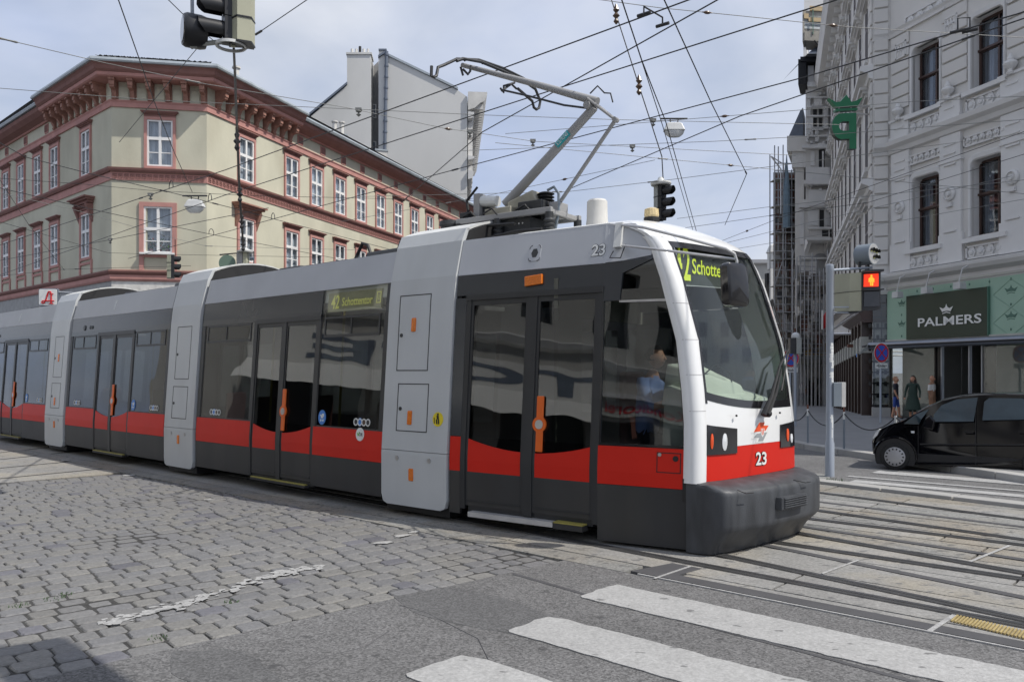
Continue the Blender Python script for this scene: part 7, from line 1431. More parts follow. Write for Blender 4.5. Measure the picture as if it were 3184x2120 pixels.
# ================================================================ OVERHEAD WIRES, SIGNALS, LAMPS
ZW_ = 5.95
def wpt(p): return at_z(p[0], p[1], p[2]) if len(p) == 3 else at_z(p[0], p[1], ZW_)
def wire(label, pts, r=.0085, z=None, mt='wire', ins=(), ext=(0, 0), nm='contact_wire', cat='wire', group='overhead tram wires'):
    P = [at_z(x, y, z or ZW_) for x, y in pts]
    if ext[0]: P[0] = P[0] + (P[0] - P[1]).normalized() * ext[0]
    if ext[1]: P[-1] = P[-1] + (P[-1] - P[-2]).normalized() * ext[1]
    o = root(nm, tuple(P[0]), label, cat, group); m = MB(); m.tube(P, r, 6); m.obj('strand', mt, o)
    for kind, x, y in ins:
        # nearest point of the wire to the pixel
        best = min(((project(a.lerp(b, t))[0] - x) ** 2 + (project(a.lerp(b, t))[1] - y) ** 2, i, t) for i, (a, b) in enumerate(zip(P, P[1:])) for t in span(.02, .98, 60)); a, b = P[best[1]], P[best[1] + 1]; c = a.lerp(b, best[2]); d = (b - a).normalized(); s = min(1.0, c.y / 12.0) * .62
        m = MB()
        if kind == 'ball': m.tube([c - d * .16 * s, c - d * .10 * s, c - d * .05 * s, c, c + d * .05 * s, c + d * .10 * s, c + d * .16 * s], [.012 * s, .02 * s, .045 * s, .05 * s, .045 * s, .02 * s, .012 * s], 8); m.obj('insulator', 'insulator_brown', o, smooth=True)
        elif kind == 'link': m.tube([c - d * .22 * s, c - d * .17 * s, c - d * .06 * s, c + d * .06 * s, c + d * .17 * s, c + d * .22 * s], [.012 * s, .03 * s, .022 * s, .022 * s, .03 * s, .012 * s], 6); m.obj('tensioner', mt, o)
        elif kind == 'bell': m.lathe([(.03 * s, .02 * s), (.09 * s, -.02 * s), (.09 * s, -.05 * s), (.03 * s, -.07 * s), (.03 * s, -.12 * s), (.08 * s, -.14 * s), (.02 * s, -.2 * s)], c, n=10); m.box((c.x - .10 * s, c.y - .05 * s, c.z), (c.x + .10 * s, c.y + .05 * s, c.z + .07 * s)); m.obj('hanger_insulator', 'wire_pale', o)
        elif kind == 'hoop': m.tube([c + d * (.16 * s * math.cos(R(k))) + Vector((0, 0, .02 + .24 * s * math.sin(R(k)))) for k in range(-10, 191, 20)], .016 * s, 6); m.obj('hoop', 'wire', o)
        elif kind == 'clamp': m.tube([c - d * .15 * s, c + d * .15 * s], .028 * s, 6); m.obj('clamp', mt, o)
    return o
wire('contact wire running from behind the left house up over the collector bow', [(150, 712), (700, 529), (1700, 163), (2143, 0)], ins=(('clamp', 440, 615), ('hoop', 532, 590), ('bell', 470, 602)), ext=(6, 4))
wire('contact wire crossing just under the collector bow to the top right', [(-20, 862), (700, 607), (1660, 299), (2604, 0)], ext=(0, 4), ins=(('hoop', 660, 622),))
wire('steeper contact wire joining the one under the bow at the knee of the pantograph', [(1262, 618), (1500, 411), (1730, 282), (2232, 0)], ins=(('clamp', 1262, 618),), ext=(.5, 4))
wire('contact wire passing behind the pantograph arms and over the palace, nearer one of the pair', [(700, 722), (1361, 542), (2500, 241), (3184, 38)], ins=(('hoop', 852, 683), ('clamp', 1410, 530), ('clamp', 3005, 92)), ext=(8, 4))
wire('contact wire over the palace, farther one of the pair', [(1777, 585), (2300, 362), (3184, 58)], ins=(('clamp', 3015, 102),), ext=(0, 4))
wire('thick wire falling from the top edge to a clamp right of the tram roof', [(2065, 0), (2210, 317), (2321, 540)], ins=(('clamp', 2321, 540),), ext=(2, 0)); wire('short wire hanging from the clamp down behind the tram roof', [(2322, 540), (2254, 700)], z=5.9)
wire('left wire of the close pair descending behind the street lamp', [(1933, 0), (1996, 192), (2060, 390), (2150, 700)], r=.007, ext=(2, 1)); wire('right wire of the close pair descending behind the street lamp', [(1933, 0), (1996, 190), (2070, 379), (2160, 700)], r=.0085, ext=(2, 1))
sp = lambda lab, pts, z, ins=(), r=.006, mt='wire_pale', ext=(4, 4): wire(lab, pts, r, z, mt, ins, ext, 'span_wire', 'wire', 'span wires over the junction')
sp('pale beaded span wire crossing the left cornice and the fire wall to the street lamp', [(0, 275), (480, 312), (1500, 358), (1926, 373), (2060, 376)], 7.2, (('bell', 2030, 374),))
sp('thin span wire leading from the street lamp to the palace', [(2125, 372), (2500, 342), (2860, 315), (3184, 300)], 7.2, (('ball', 2250, 361),))
sp('span wire from the upper left edge passing over the house roof to the fire wall', [(0, 120), (320, 195), (640, 262), (1076, 335), (1385, 400), (1500, 416), (1660, 440), (1976, 457)], 6.9, (('link', 20, 127), ('link', 600, 255), ('bell', 1112, 350), ('ball', 1395, 390), ('bell', 1460, 420), ('bell', 1660, 441), ('bell', 1972, 457)))
sp('span wire continuing from the bell insulator to the green sign', [(1976, 449), (2220, 440), (2500, 425), (3184, 372)], 6.9, (('link', 2335, 432),))
sp('span wire across the top right corner toward the palace', [(1865, 0), (2050, 25), (2300, 50), (2640, 85), (3184, 118)], 8.0, (('ball', 2200, 38), ('ball', 2590, 78)))
sp('span wire rising behind the pantograph to the hanging dark signal', [(1340, 640), (1500, 612), (2036, 498)], 6.6, (('ball', 1760, 558), ('clamp', 1390, 620)), ext=(4, 0)); sp('span wire from the dark signal support to the scaffolding', [(2060, 494), (2500, 536), (3184, 603)], 6.6, (('ball', 2276, 516), ('link', 2064, 495)))
sp('stay wire holding the dark signal from the left', [(1480, 603), (1768, 596), (2050, 563)], 6.2, (('link', 1734, 597), ('link', 2030, 565)), ext=(3, 0)); sp('stay wire holding the dark signal from the right', [(2062, 562), (2500, 505)], 6.2, ext=(0, 6))
sp('pair of low span wires right of the tram roof, upper one', [(2105, 680), (2420, 640), (3184, 560)], 6.0, ext=(0, 2)); sp('low span wire ending in a clamp beside the scaffolding', [(2170, 703), (2420, 667), (2700, 630), (3184, 480)], 6.0, (('link', 2405, 669),), mt='wire'); sp('low wire meeting the scaffolding below the clamp', [(2280, 735), (2420, 680), (2760, 560)], 5.9, (('ball', 2325, 720),), mt='wire'); sp('lower one of the low wires near the scaffolding', [(2300, 745), (2420, 715), (2680, 655)], 5.9); sp('lowest wire between the tram roof and the scaffolding', [(2335, 766), (2420, 752), (2720, 700)], 5.9)
sp('dark double wire across the lower left house windows, upper one', [(0, 445), (80, 489), (286, 542), (536, 600), (714, 645), (1000, 720)], 6.0, (('clamp', 508, 597), ('clamp', 670, 631)), r=.008, mt='wire'); sp('dark double wire across the lower left house windows, lower one', [(0, 585), (308, 656), (400, 676), (662, 730), (1000, 795)], 5.9, (('hoop', 657, 728),), r=.008, mt='wire')
sp('thin wire crossing the pink string course at the left', [(0, 555), (250, 572), (462, 592), (760, 608), (1270, 620)], 6.6, mt='wire'); sp('thin wire from the left edge running down to the small olive signal', [(0, 600), (240, 655), (545, 742), (640, 765), (755, 768)], 6.2, (('link', 645, 757),)); sp('slanting dark wire in front of the left house front', [(0, 560), (90, 700), (200, 840)], 5.8, (('link', 200, 840),), r=.007, mt='wire', ext=(2, 0))
sp('steep dark wire in front of the corner window, ending at the left street lamp', [(368, 0), (478, 312), (540, 470), (598, 598)], 6.4, r=.008, mt='wire', ext=(3, 0)); sp('thin wire running down from the top edge behind the black signal', [(523, 0), (571, 47), (690, 150)], 6.6, r=.006, mt='wire', ext=(3, 0)); sp('thin wire rising from the signal ring to the top edge', [(955, 0), (805, 102), (759, 130)], 6.6, (('clamp', 805, 102),), r=.006, mt='wire', ext=(3, 0)); sp('thin wire sloping down left from the signals to the roof tiles', [(622, 140), (583, 187), (510, 275)], 6.6, r=.006, mt='wire', ext=(0, 4))
sp('thin wire in front of the lower windows of the corner house', [(0, 690), (335, 786), (450, 790), (1000, 800)], 5.6, r=.006, mt='wire', ext=(4, 0)); sp('wire from the left edge above the pharmacy sign', [(0, 858), (190, 838), (260, 836)], 5.2, (('link', 240, 836),), mt='wire')
sp('contact wire rising across the left house front below the corner window', [(0, 810), (335, 747), (560, 702)], 5.8, (('bell', 336, 742),), r=.008, mt='wire')
# tie bars between paired wires
for (x0, y0), (x1, y1), lab in (((2002, 45), (2060, 78), 'bent tie bar between the two wires above the pantograph'), ((2978, 98), (3016, 96), 'bent tie bar between the wire pair in front of the palace')):
    a, b = at_z(x0, y0, ZW_), at_z(x1, y1, ZW_); o = root('tie_bar', tuple(a), lab, 'tie bar'); m = MB(); up = Vector((0, 0, .09 if x0 < 2500 else .16)); m.tube([a, a + up, b + up, b], .011, 6); m.obj('bar', 'wire', o)
    for c in (a, b): m = MB(); d = Vector((.75, -.6, 0)); m.tube([c - d * .09, c + d * .09], .02, 6); m.obj('clamp', 'wire', o)
# the suspension rope of the middle signals: from the top edge to the dark signal
o = root('signal_rope', tuple(at_y(2058, 500, 20)), 'insulated rope from the top edge to the hanging dark signal', 'rope'); m = MB(); P = [at_y(1898, -10, 20), at_y(1987, 268, 20), at_y(2030, 400, 20), at_y(2058, 487, 20), at_y(2062, 560, 20)]; m.tube(P, .014, 6); m.obj('strand', 'wire', o)
for x, y in ((1916, 45), (1987, 265)): m = MB(); c = at_y(x, y, 20); m.lathe([(.02, -.25), (.07, -.18), (.03, -.1), (.09, -.04), (.03, .04), (.08, .1), (.02, .25)], c, n=8); m.obj('insulator', 'insulator_brown', o)
def head(n, u=.30, body='signal_olive', visor=.26, back=False):
    """traffic signal head: stacked boxes, hoods and lenses, facing -y"""
    m = MB()
    for k in range(n):
        z = k * u * 1.04; m.box((-u / 2, -.0, z), (u / 2, .10, z + u), 'signal_black'); m.prism([(-u / 2, .10, z), (u / 2, .10, z), (u * .28, .24, z), (-u * .28, .24, z)], (0, 0, u), body)
        m.prism([(-u / 2 - .008, .09, z - .012), (u / 2 + .008, .09, z - .012), (u * .30, .25, z - .012), (-u * .30, .25, z - .012)], (0, 0, .02), 'signal_black')
    return m
def signal(nm, lab, loc, rz, n, u=.3, body='signal_olive', vis=.26, sub=None, scale=1):
    r_ = root(nm, loc, lab, 'traffic signal', 'hanging traffic signals'); 
    def loc_obj(mb, n_, mt=None, smooth=False):
        c, s = math.cos(rz), math.sin(rz); mb.v = [(loc[0] + (x * c - y * s) * scale, loc[1] + (x * s + y * c) * scale, loc[2] + z * scale) for x, y, z in mb.v]; return mb.obj(n_, mt, r_, smooth=smooth)
    loc_obj(head(n, u, body), 'housing')
    for k in range(n):
        z = k * u * 1.04 + u / 2; m = MB(); R1 = u * .40
        m.grid(lambda a, y: (R1 * math.sin(a), -y * (1 - .35 * max(0, -math.cos(a))), z + R1 * math.cos(a)), span(-2.5, 2.5, 15), [0, vis * .5, vis]); m.grid(lambda a, y: ((R1 - .012) * math.sin(a), -y * (1 - .35 * max(0, -math.cos(a))), z + (R1 - .012) * math.cos(a)), span(-2.5, 2.5, 15), [0, vis * .5, vis], flip=True); loc_obj(m, 'hood', 'signal_black', True)
        m = MB(); m.lathe([(R1 * .95, .0), (R1 * .7, .02), (.01, .03)], (0, -.002, z), (0, -1, 0), 14); loc_obj(m, 'lens', 'black_gloss')
    if sub: sub(r_, loc_obj)
    return r_
# upper left: three hanging heads on a ring
Yt = 10.0
def ringpart(r_, lo): pass
q = at_y(694, 128, Yt); signal('traffic_signal', 'black signal head with long hoods hanging at the top left, seen from the side', tuple(q), R(-62), 3, .27, vis=.30)
q = at_y(752, 150, Yt + .1); signal('traffic_signal', 'olive signal head seen from behind, hanging at the top left over the ring', tuple(q), R(205), 3, .29, vis=.26)
bl = root('tram_signal', tuple(at_y(596, 95, Yt)), 'round black tram signal lamp hanging left of the hooded signal head', 'tram signal'); m = MB(); c = at_y(588, 97, Yt); ax = Vector((-.86, -.5, 0)); m.lathe([(.19, -.16), (.205, -.1), (.205, .07), (.185, .11)], c + Vector((.04, 0, 0)), ax, 20); m.obj('drum', 'signal_black', bl, smooth=True)
m = MB(); m.lathe([(.16, .111), (.15, .12)], c + Vector((.04, 0, 0)), ax, 20); m.obj('face', 'black_gloss', bl)
m = MB(); m.tube([at_y(598, 45, Yt), at_y(597, -60, Yt)], .022, 6); m.obj('hanger', 'galv', bl)
m = MB(); a = c + Vector((.02, 0, -.2)); m.tube([a, at_y(620, 138, Yt), at_y(690, 131, Yt)], .03, 6, 'signal_grey'); m.obj('arm', None, bl)
rg = root('signal_ring', tuple(at_y(718, 150, Yt)), 'pale steel ring joining the hanging signal heads at the top left', 'ring'); m = MB(); c = at_y(718, 147, Yt); n_ = 28
m.add([(c.x + r * math.cos(2 * math.pi * i / n_), c.y + r * math.sin(2 * math.pi * i / n_), c.z + z) for i in range(n_) for r, z in ((.185, 0), (.165, 0), (.165, .035), (.185, .035))], [(4 * i + k, 4 * i + (k + 1) % 4, 4 * ((i + 1) % n_) + (k + 1) % 4, 4 * ((i + 1) % n_) + k) for i in range(n_) for k in range(4)]); m.obj('hoop', 'roof_white', rg, smooth=True)
m = MB(); m.tube([c + Vector((.03, 0, 0)), c + Vector((.03, 0, 1.2))], .03, 6); m.obj('stem', 'signal_olive', rg)
o = root('signal_rope', tuple(at_y(728, 160, 16)), 'dark rope hanging from the signal ring down to the signals before the corner house', 'rope'); m = MB(); P = [at_y(727, 152, 10.2), at_y(731, 240, 12), at_y(737, 400, 16), at_y(745, 600, 20), at_y(757, 775, 24)]; m.tube(P, [.016, .018, .024, .028, .03], 6); m.obj('strand', 'wire', o)
for x, y, Y in ((737, 440, 17), (746, 605, 20.1), (752, 690, 22), (756, 760, 23.7)): m = MB(); c = at_y(x, y, Y); m.lathe([(.02, -.2), (.06, -.14), (.03, -.06), (.08, 0), (.03, .06), (.06, .14), (.02, .2)], c, n=8); m.obj('insulator', 'wire', o)
# lower signals over the tram roof
sb = root('signal_cluster', tuple(at_y(762, 800, 24)), 'pale signal cluster with a round cap hanging above the tram roof before the corner house', 'traffic signal'); c = at_y(763, 782, 24); m = MB(); m.lathe([(.24, -.03), (.25, .01), (.12, .05), (.05, .10)], c, n=18); m.obj('cap', 'roof_white', sb, smooth=True)
for x0, x1, mt in ((738, 757, 'interior_grey'), (758, 771, 'signal_olive')): m = MB(); a, b = at_y(x0, 880, 24), at_y(x1, 786, 24); m.box((a.x, 23.9, a.z), (b.x, 24.15, b.z)); m.obj('housing', mt, sb, bevel=.02)
m = MB(); a, b = at_y(700, 795, 24), at_y(790, 784, 24); m.tube([at_y(683, 792, 24), at_y(790, 783, 24)], .02, 6); m.tube([at_y(789, 783, 24), at_y(789, 830, 24)], .015, 6); m.obj('bar', 'wire', sb); m = MB(); m.tube([at_y(780, 804, 24), at_y(790, 804, 24)], .05, 10); m.obj('small_lamp', 'slate', sb)
gd = root('round_sign', tuple(at_y(707, 817, 24)), 'round sign seen from its grey green back above the tram roof', 'sign'); c = at_y(707, 818, 24); m = MB(); m.lathe([(.245, 0), (.245, .02)], c, (0.1, -1, 0), 28); m.obj('plate', 'sign_back', gd); m = MB(); m.tube([c + Vector((0, .03, -.1)), c + Vector((0, .03, .26))], .02, 6); m.obj('bracket', 'wire', gd)
q = at_y(542, 866, 29); signal('traffic_signal', 'small olive signal head seen from its side, hanging before the corner house', tuple(q), R(108), 3, .27, vis=.22)
m = MB(); m.tube([at_y(545, 745, 29.1), at_y(545, 795, 29.1)], .02, 5); o = m.obj('signal_hanger', 'brick_dark'); props(o, 'dark red rod carrying the small olive signal head', 'rod')
# middle: dark signal under a pale cap
q = at_y(2064, 683, 20); signal('traffic_signal', 'dark signal head with three hoods hanging above the tram front', tuple(q), R(52), 3, .275, 'signal_grey', .27, lambda r_, lo: lo(MB().lathe([(.24, .86), (.26, .90), (.25, .94), (.10, .97), (.06, 1.06)], (0, .08, 0), n=18), 'cap', 'roof_white', True))
# street lamps slung on the span wires
def slung(px, py, Y, lab, s=1.0):
    c = at_y(px, py, Y); r_ = root('street_lamp', tuple(c), lab, 'street lamp', 'street lamps slung over the junction'); m = MB()
    m.add([(c.x + x * s, c.y + y * s, c.z + z * s) for x, y, z in ((-.36, -.16, 0), (.36, -.16, 0), (.36, .16, 0), (-.36, .16, 0), (-.26, -.10, .24), (.26, -.10, .24), (.26, .10, .24), (-.26, .10, .24), (-.2, -.06, .29), (.2, -.06, .29), (.2, .06, .29), (-.2, .06, .29))], [(3, 2, 1, 0), (0, 1, 5, 4), (1, 2, 6, 5), (2, 3, 7, 6), (3, 0, 4, 7), (4, 5, 9, 8), (5, 6, 10, 9), (6, 7, 11, 10), (7, 4, 8, 11), (8, 9, 10, 11)]); m.obj('housing', 'lamp_housing', r_, bevel=.02)
    m = MB(); m.add([(c.x + .35 * s * (1 - v * v * .5) * math.cos(t), c.y + .16 * s * (1 - v * v * .5) * math.sin(t), c.z - .004 - v * .20 * s) for v in (0, .5, .8, 1) for t in span(0, 2 * math.pi, 17)[:-1]], [(j * 16 + i, j * 16 + (i + 1) % 16, (j + 1) * 16 + (i + 1) % 16, (j + 1) * 16 + i) for j in range(3) for i in range(16)] + [tuple(range(48, 64))]); m.obj('bowl', 'lamp_bowl', r_, smooth=True)
    m = MB(); m.tube([(c.x - .12 * s, c.y, c.z + .28 * s), (c.x - .14 * s, c.y, c.z + .42 * s)], .02 * s, 6); m.tube([(c.x + .12 * s, c.y, c.z + .28 * s), (c.x + .14 * s, c.y, c.z + .42 * s)], .02 * s, 6); m.tube([(c.x - .45 * s, c.y, c.z + .42 * s), (c.x + .45 * s, c.y, c.z + .42 * s)], .03 * s, 6); m.obj('suspension', 'wire', r_)
slung(606, 645, 24, 'white street lamp slung before the chamfered corner of the left house', .82); slung(2096, 408, 18.0, 'white street lamp with a glass bowl slung above the dark signal', .66)
# flat board out of view, added and shaped for the soft lower left shadow
o = root('shadow_board', (1.7, 3.15, 6.2), 'unseen board added above the camera to cast the shadow at lower left', 'sign'); m = MB(); c0 = gnd(150, 2068) + Vector((.70, -.26, 1)) * 6.3; dd = Vector((.72, -.69, 0)); m.hexa([tuple(c0 + dd * a + Vector((.69, .72, 0)) * b + Vector((0, 0, z))) for z in (0, .12) for a, b in ((-.55, -.22), (1.3, -.22), (1.3, .25), (-.45, .25))]); m.obj('board', 'signal_grey', o)
# ================================================================ STREET FURNITURE ON THE RIGHT
sg = root('signal_pole', tuple(gnd(2580, 1481)), 'grey steel signal pole with torn stickers standing on the island beside the tram nose', 'pole'); pb = gnd(2580, 1481); Yp = pb.y
m = MB(); ztp = at_y(2580, 824, Yp).z; m.lathe([(.075, -.02), (.075, .55), (.062, .6), (.060, ztp - .12), (.066, ztp - .11), (.066, ztp), (.05, ztp + .01)], (pb.x, pb.y, 0), n=20); m.obj('shaft', 'galv', sg, smooth=True)
m = MB(); m.tube([at_y(2588, 840, Yp), at_y(2712, 832, Yp)], .022, 8); m.tube([at_y(2588, 955, Yp), at_y(2640, 955, Yp)], .012, 6); m.tube([at_y(2588, 972, Yp), at_y(2640, 972, Yp)], .010, 6); m.obj('bracket', 'galv', sg)
rq = random.Random(6)
for y, h, a0, a1 in ((1085, 20, -.2, .9), (1112, 14, -.5, .7), (1132, 12, .0, .9), (1165, 9, -.4, .8), (1180, 14, .1, .9), (1300, 12, -.2, .7), (1360, 60, .2, .55), (1440, 30, .1, .5)):
    m = MB(); z0, z1 = at_y(2580, y + h, Yp).z, at_y(2580, y - h, Yp).z
    for k in range(4):
        za = lerp(z0, z1, k / 4); zb = lerp(z0, z1, (k + .9) / 4); b0 = a0 + rq.uniform(-.1, .25); b1 = a1 - rq.uniform(-.1, .25); m.grid(lambda t, z: (pb.x + .0625 * math.sin(t), pb.y - .0625 * math.cos(t), z), span(b0, b1, 6), [za, zb])
    m.obj('sticker', 'sticker_white', sg, fix=False)
ps2 = root('pedestrian_signal', tuple(at_y(2690, 965, Yp)), 'pedestrian signal showing a red man, fixed to the grey pole', 'pedestrian signal')
def yb(x0, x1, y0, y1, ya, yb_, nm, mt, par, bev=0): m = MB(); a, b = at_y(x0, y1, Yp), at_y(x1, y0, Yp); m.box((a.x, ya, a.z), (b.x, yb_, b.z)); return m.obj(nm, mt, par, bevel=bev)
A = lambda x, y, dy: at_y(x, y, Yp) + Vector((0, dy, 0))
def slab_px(q, dy0, dy1, nm, mt, par): m = MB(); m.hexa([A(q[0][0], q[0][1], dy0), A(q[1][0], q[1][1], dy0), A(q[1][0], q[1][1], dy1), A(q[0][0], q[0][1], dy1), A(q[3][0], q[3][1], dy0), A(q[2][0], q[2][1], dy0), A(q[2][0], q[2][1], dy1), A(q[3][0], q[3][1], dy1)]); return m.obj(nm, mt, par)
slab_px([(2668, 966), (2724, 964), (2725, 844), (2669, 847)], -.16, .10, 'front', 'signal_black', ps2)
m = MB(); m.prism([A(2617, 964, .30), A(2640, 968, -.02), A(2668, 968, -.13), A(2668, 968, .30)], Vector((0, 0, at_y(0, 850, Yp).z - at_y(0, 968, Yp).z))); m.obj('housing', 'signal_olive', ps2)
m = MB(); m.prism([A(2615, 970, .31), A(2639, 972, -.03), A(2669, 972, -.14), A(2669, 972, .31)], Vector((0, 0, .012))); m.prism([A(2615, 908, .31), A(2639, 908, -.025), A(2669, 908, -.135), A(2669, 908, .31)], Vector((0, 0, .008))); m.obj('seam', 'signal_black', ps2)
slab_px([(2672, 895), (2717, 894), (2717, 854), (2673, 857)], -.172, -.155, 'red_lens', 'signal_red', ps2); slab_px([(2672, 956), (2720, 954), (2720, 909), (2673, 911)], -.172, -.155, 'dark_lens', 'black_gloss', ps2)
m = MB(); F_ = lambda x, y: A(x, y, -.176)
for pts in (((2691, 865), (2699, 865), (2702, 870), (2702, 880), (2688, 880), (2688, 870)), ((2690, 880), (2695, 880), (2695, 892), (2691, 892)), ((2696, 880), (2701, 880), (2700, 892), (2696, 892)), ((2686, 869), (2689, 869), (2688, 881), (2686, 881)), ((2702, 869), (2704, 870), (2704, 881), (2702, 881))): m.add([F_(x, y) for x, y in pts], [tuple(range(len(pts)))])
m.add([F_(2695 + 3.5 * math.cos(R(k)), 861.5 + 3.5 * math.sin(R(k))) for k in range(0, 360, 30)], [tuple(range(12))]); m.obj('red_man', 'signal_man', ps2)
for q in (([(2668, 852), (2725, 850), (2725, 843), (2668, 845)]), ([(2668, 908), (2725, 906), (2725, 902), (2668, 904)])): slab_px(q, -.28, -.155, 'visor', 'signal_black', ps2)
td = root('tram_signal', tuple(at_y(2705, 825, Yp)), 'round grey tram signal with five yellow lamps above the red pedestrian signal', 'tram signal'); axd = Vector((.62, -.78, 0)).normalized(); c = at_y(2711, 791, Yp) + Vector((0, -.05, 0))
m = MB(); m.lathe([(.165, -.26), (.175, -.24), (.175, -.02), (.182, .0), (.182, .012)], c, axd, 28, 'box_grey'); m.lathe([(.17, .012), (.168, .016)], c, axd, 28, 'alu'); m.obj('drum', None, td, smooth=True)
sd = axd.cross(Vector((0, 0, 1))).normalized()
if sd.x < 0: sd = -sd
for dx, dz, mt in ((-.085, .055, 'lens_yellow'), (0, .05, 'lens_yellow'), (.085, .04, 'lens_yellow'), (0, -.055, 'lens_yellow'), (.085, -.06, 'sticker_white')):
    m = MB(); p = c + sd * dx + Vector((0, 0, dz)); m.lathe([(.032, .016), (.032, .02)], p, axd, 12); l_ = m.obj('lamp', mt, td); m = MB(); m.grid(lambda a, k: p + axd * (.016 + k) + sd * (.04 * math.sin(a)) + Vector((0, 0, .04 * math.cos(a))), span(-1.9, 1.9, 9), [0, .05]); m.obj('hood', 'signal_black', l_)
m = MB(); p = at_y(2676, 835, Yp); [m.tube([at_y(x, 838, Yp), at_y(x, 815, Yp)], .02, 6) for x in (2672, 2700)]; m.obj('bracket', 'signal_black', td)
cb_ = root('switch_box', tuple(at_y(2605, 1262, Yp)), 'grey switch box with a white notice on its side, strapped to the signal pole', 'box'); yb(2585, 2610, 1189, 1263, Yp - .10, Yp + .12, 'case', 'box_grey', cb_, .006); m = MB(); a = at_y(2610, 1264, Yp); z1 = at_y(2610, 1188, Yp).z; m.hexa([(a.x, Yp - .1, a.z), (a.x + .10, Yp - .02, a.z), (a.x + .10, Yp + .1, a.z), (a.x, Yp + .1, a.z), (a.x, Yp - .1, z1), (a.x + .10, Yp - .02, z1), (a.x + .10, Yp + .1, z1), (a.x, Yp + .1, z1)]); m.obj('lid', 'alu', cb_)
m = MB(); a = at_y(2612, 1258, Yp - .1); m.add([(a.x + .008, Yp - .097, a.z), (a.x + .09, Yp - .031, a.z), (a.x + .09, Yp - .031, z1 - .01), (a.x + .008, Yp - .097, z1 - .01)], [(0, 1, 2, 3)]); m.obj('notice', 'sticker_white', cb_)
def nostop(px, py, Y, rr, lab, base_y, plate=None, cut=False, yaw=.38):
    c = at_y(px, py, Y); r_ = root('no_stopping_sign', (c.x, c.y, fall(Y) + .12), lab, 'road sign', 'no stopping signs'); ax = Vector((-math.sin(yaw) * -1, -math.cos(yaw), 0)); sx = Vector((0, 0, 1)).cross(ax).normalized(); up = Vector((0, 0, 1))
    D = lambda x, y, o: c + sx * x * rr + up * y * rr + ax * o
    def disc(r0, o, mt, nm): m = MB(); m.prism([D(r0 * math.cos(2 * math.pi * i / 28), r0 * math.sin(2 * math.pi * i / 28), o) for i in range(28)], ax * -.006); return m.obj(nm, mt, r_)
    disc(1.04, .0, 'sticker_white', 'rim'); disc(1.0, .004, 'sign_red', 'red_ring'); disc(.80, .008, 'sign_blue', 'blue_field')
    for k in (45, 135): m = MB(); a, b = math.cos(R(k)), math.sin(R(k)); m.prism([D(a * .8 - b * .07, b * .8 + a * .07, .012), D(-a * .8 - b * .07, -b * .8 + a * .07, .012), D(-a * .8 + b * .07, -b * .8 - a * .07, .012), D(a * .8 + b * .07, b * .8 - a * .07, .012)], ax * -.004); m.obj('cross_bar', 'sign_red', r_)
    m = MB(); pc = c - ax * .04; m.tube([(pc.x, pc.y, fall(Y) + .0), (pc.x, pc.y, c.z + rr * .8)], .032, 10); m.obj('post', 'galv', r_)
    if plate:
        m = MB(); m.prism([D(-.85, -1.62, .0), D(.85, -1.62, .0), D(.85, -1.08, .0), D(-.85, -1.08, .0)], ax * -.006); pl_ = m.obj('plate', 'sticker_white', r_); m = MB(); put_text(m, 'Ende', lambda u, v: D(lerp(-.48, .48, u), lerp(-1.50, -1.20, v), .004), bold=.02)
        for s_ in (-1, 1): m.add([D(s_ * .56, -1.25, .004), D(s_ * .56, -1.45, .004), D(s_ * .74, -1.35, .004)], [(0, 1, 2)])
        m.obj('plate_text', 'sign_text', pl_, fix=False)
    return r_
nostop(2741, 1097, 25.5, .30, 'round blue and red no stopping sign with a plate reading Ende, before the shop corner', 1330, True)
nostop(2459, 1113, 24.5, .27, 'no stopping sign half hidden behind the right edge of the tram', 1290, True, yaw=.2)
sx_ = root('grey_cabinet_signal', tuple(at_y(2468, 1077, 24)), 'grey signal housing on a thin post just right of the tram windshield', 'traffic signal'); m = MB(); a, b = at_y(2470, 1102, 24), at_y(2486, 1050, 24); m.box((a.x, 23.8, a.z), (b.x, 24.1, b.z)); m.obj('housing', 'signal_grey', sx_, bevel=.02); m = MB(); a, b = at_y(2452, 1100, 24), at_y(2470, 1052, 24); m.box((a.x, 23.85, a.z), (b.x, 24.05, b.z)); m.obj('front', 'signal_black', sx_); m = MB(); p = at_y(2476, 1100, 24); m.tube([(p.x, 24.1, .05), (p.x, 24.1, p.z)], .045, 8); m.obj('post', 'galv', sx_)
m = MB(); p = at_y(2474, 1040, 24); m.lathe([(.12, 0), (.12, .08), (.09, .13), (.03, .16)], (p.x, 24, at_y(0, 1050, 24).z), n=10); m.obj('lamp', 'lamp_housing', sx_)
# chain barrier along the kerb
bpos = [Vector((6.75, 18.35, .12)), Vector((7.02, 17.0, .12)), Vector((7.42, 15.55, .12)), Vector((7.9, 13.9, .12)), Vector((6.95, 20.6, .12)), Vector((7.7, 23.0, .12))]
bpos = [bpos[5], bpos[4], bpos[0], bpos[1], bpos[2], bpos[3]]; b0_ = None; blab = ('farthest thin barrier post up the street', 'second farthest barrier post up the street', 'barrier post at the kerb bend behind the tram nose', 'thin barrier post with a white band just left of the signal pole', 'barrier post hidden behind the front of the black car', 'barrier post beyond the doors of the black car')
for i, p in enumerate(bpos):
    if i == 0:
        b0_ = root('barrier_post', tuple(p), blab[0], 'post', 'chain posts along the kerb'); m = MB(); m.lathe([(.022, 0), (.022, .62)], p, n=10, m='box_grey'); m.lathe([(.0222, .62), (.0222, .78)], p, n=10, m='sticker_white'); m.lathe([(.022, .78), (.022, .85), (.012, .88)], p, n=10, m='brick_dark'); m.obj('post', None, b0_)
    else: dup(b0_, p, label=blab[i])
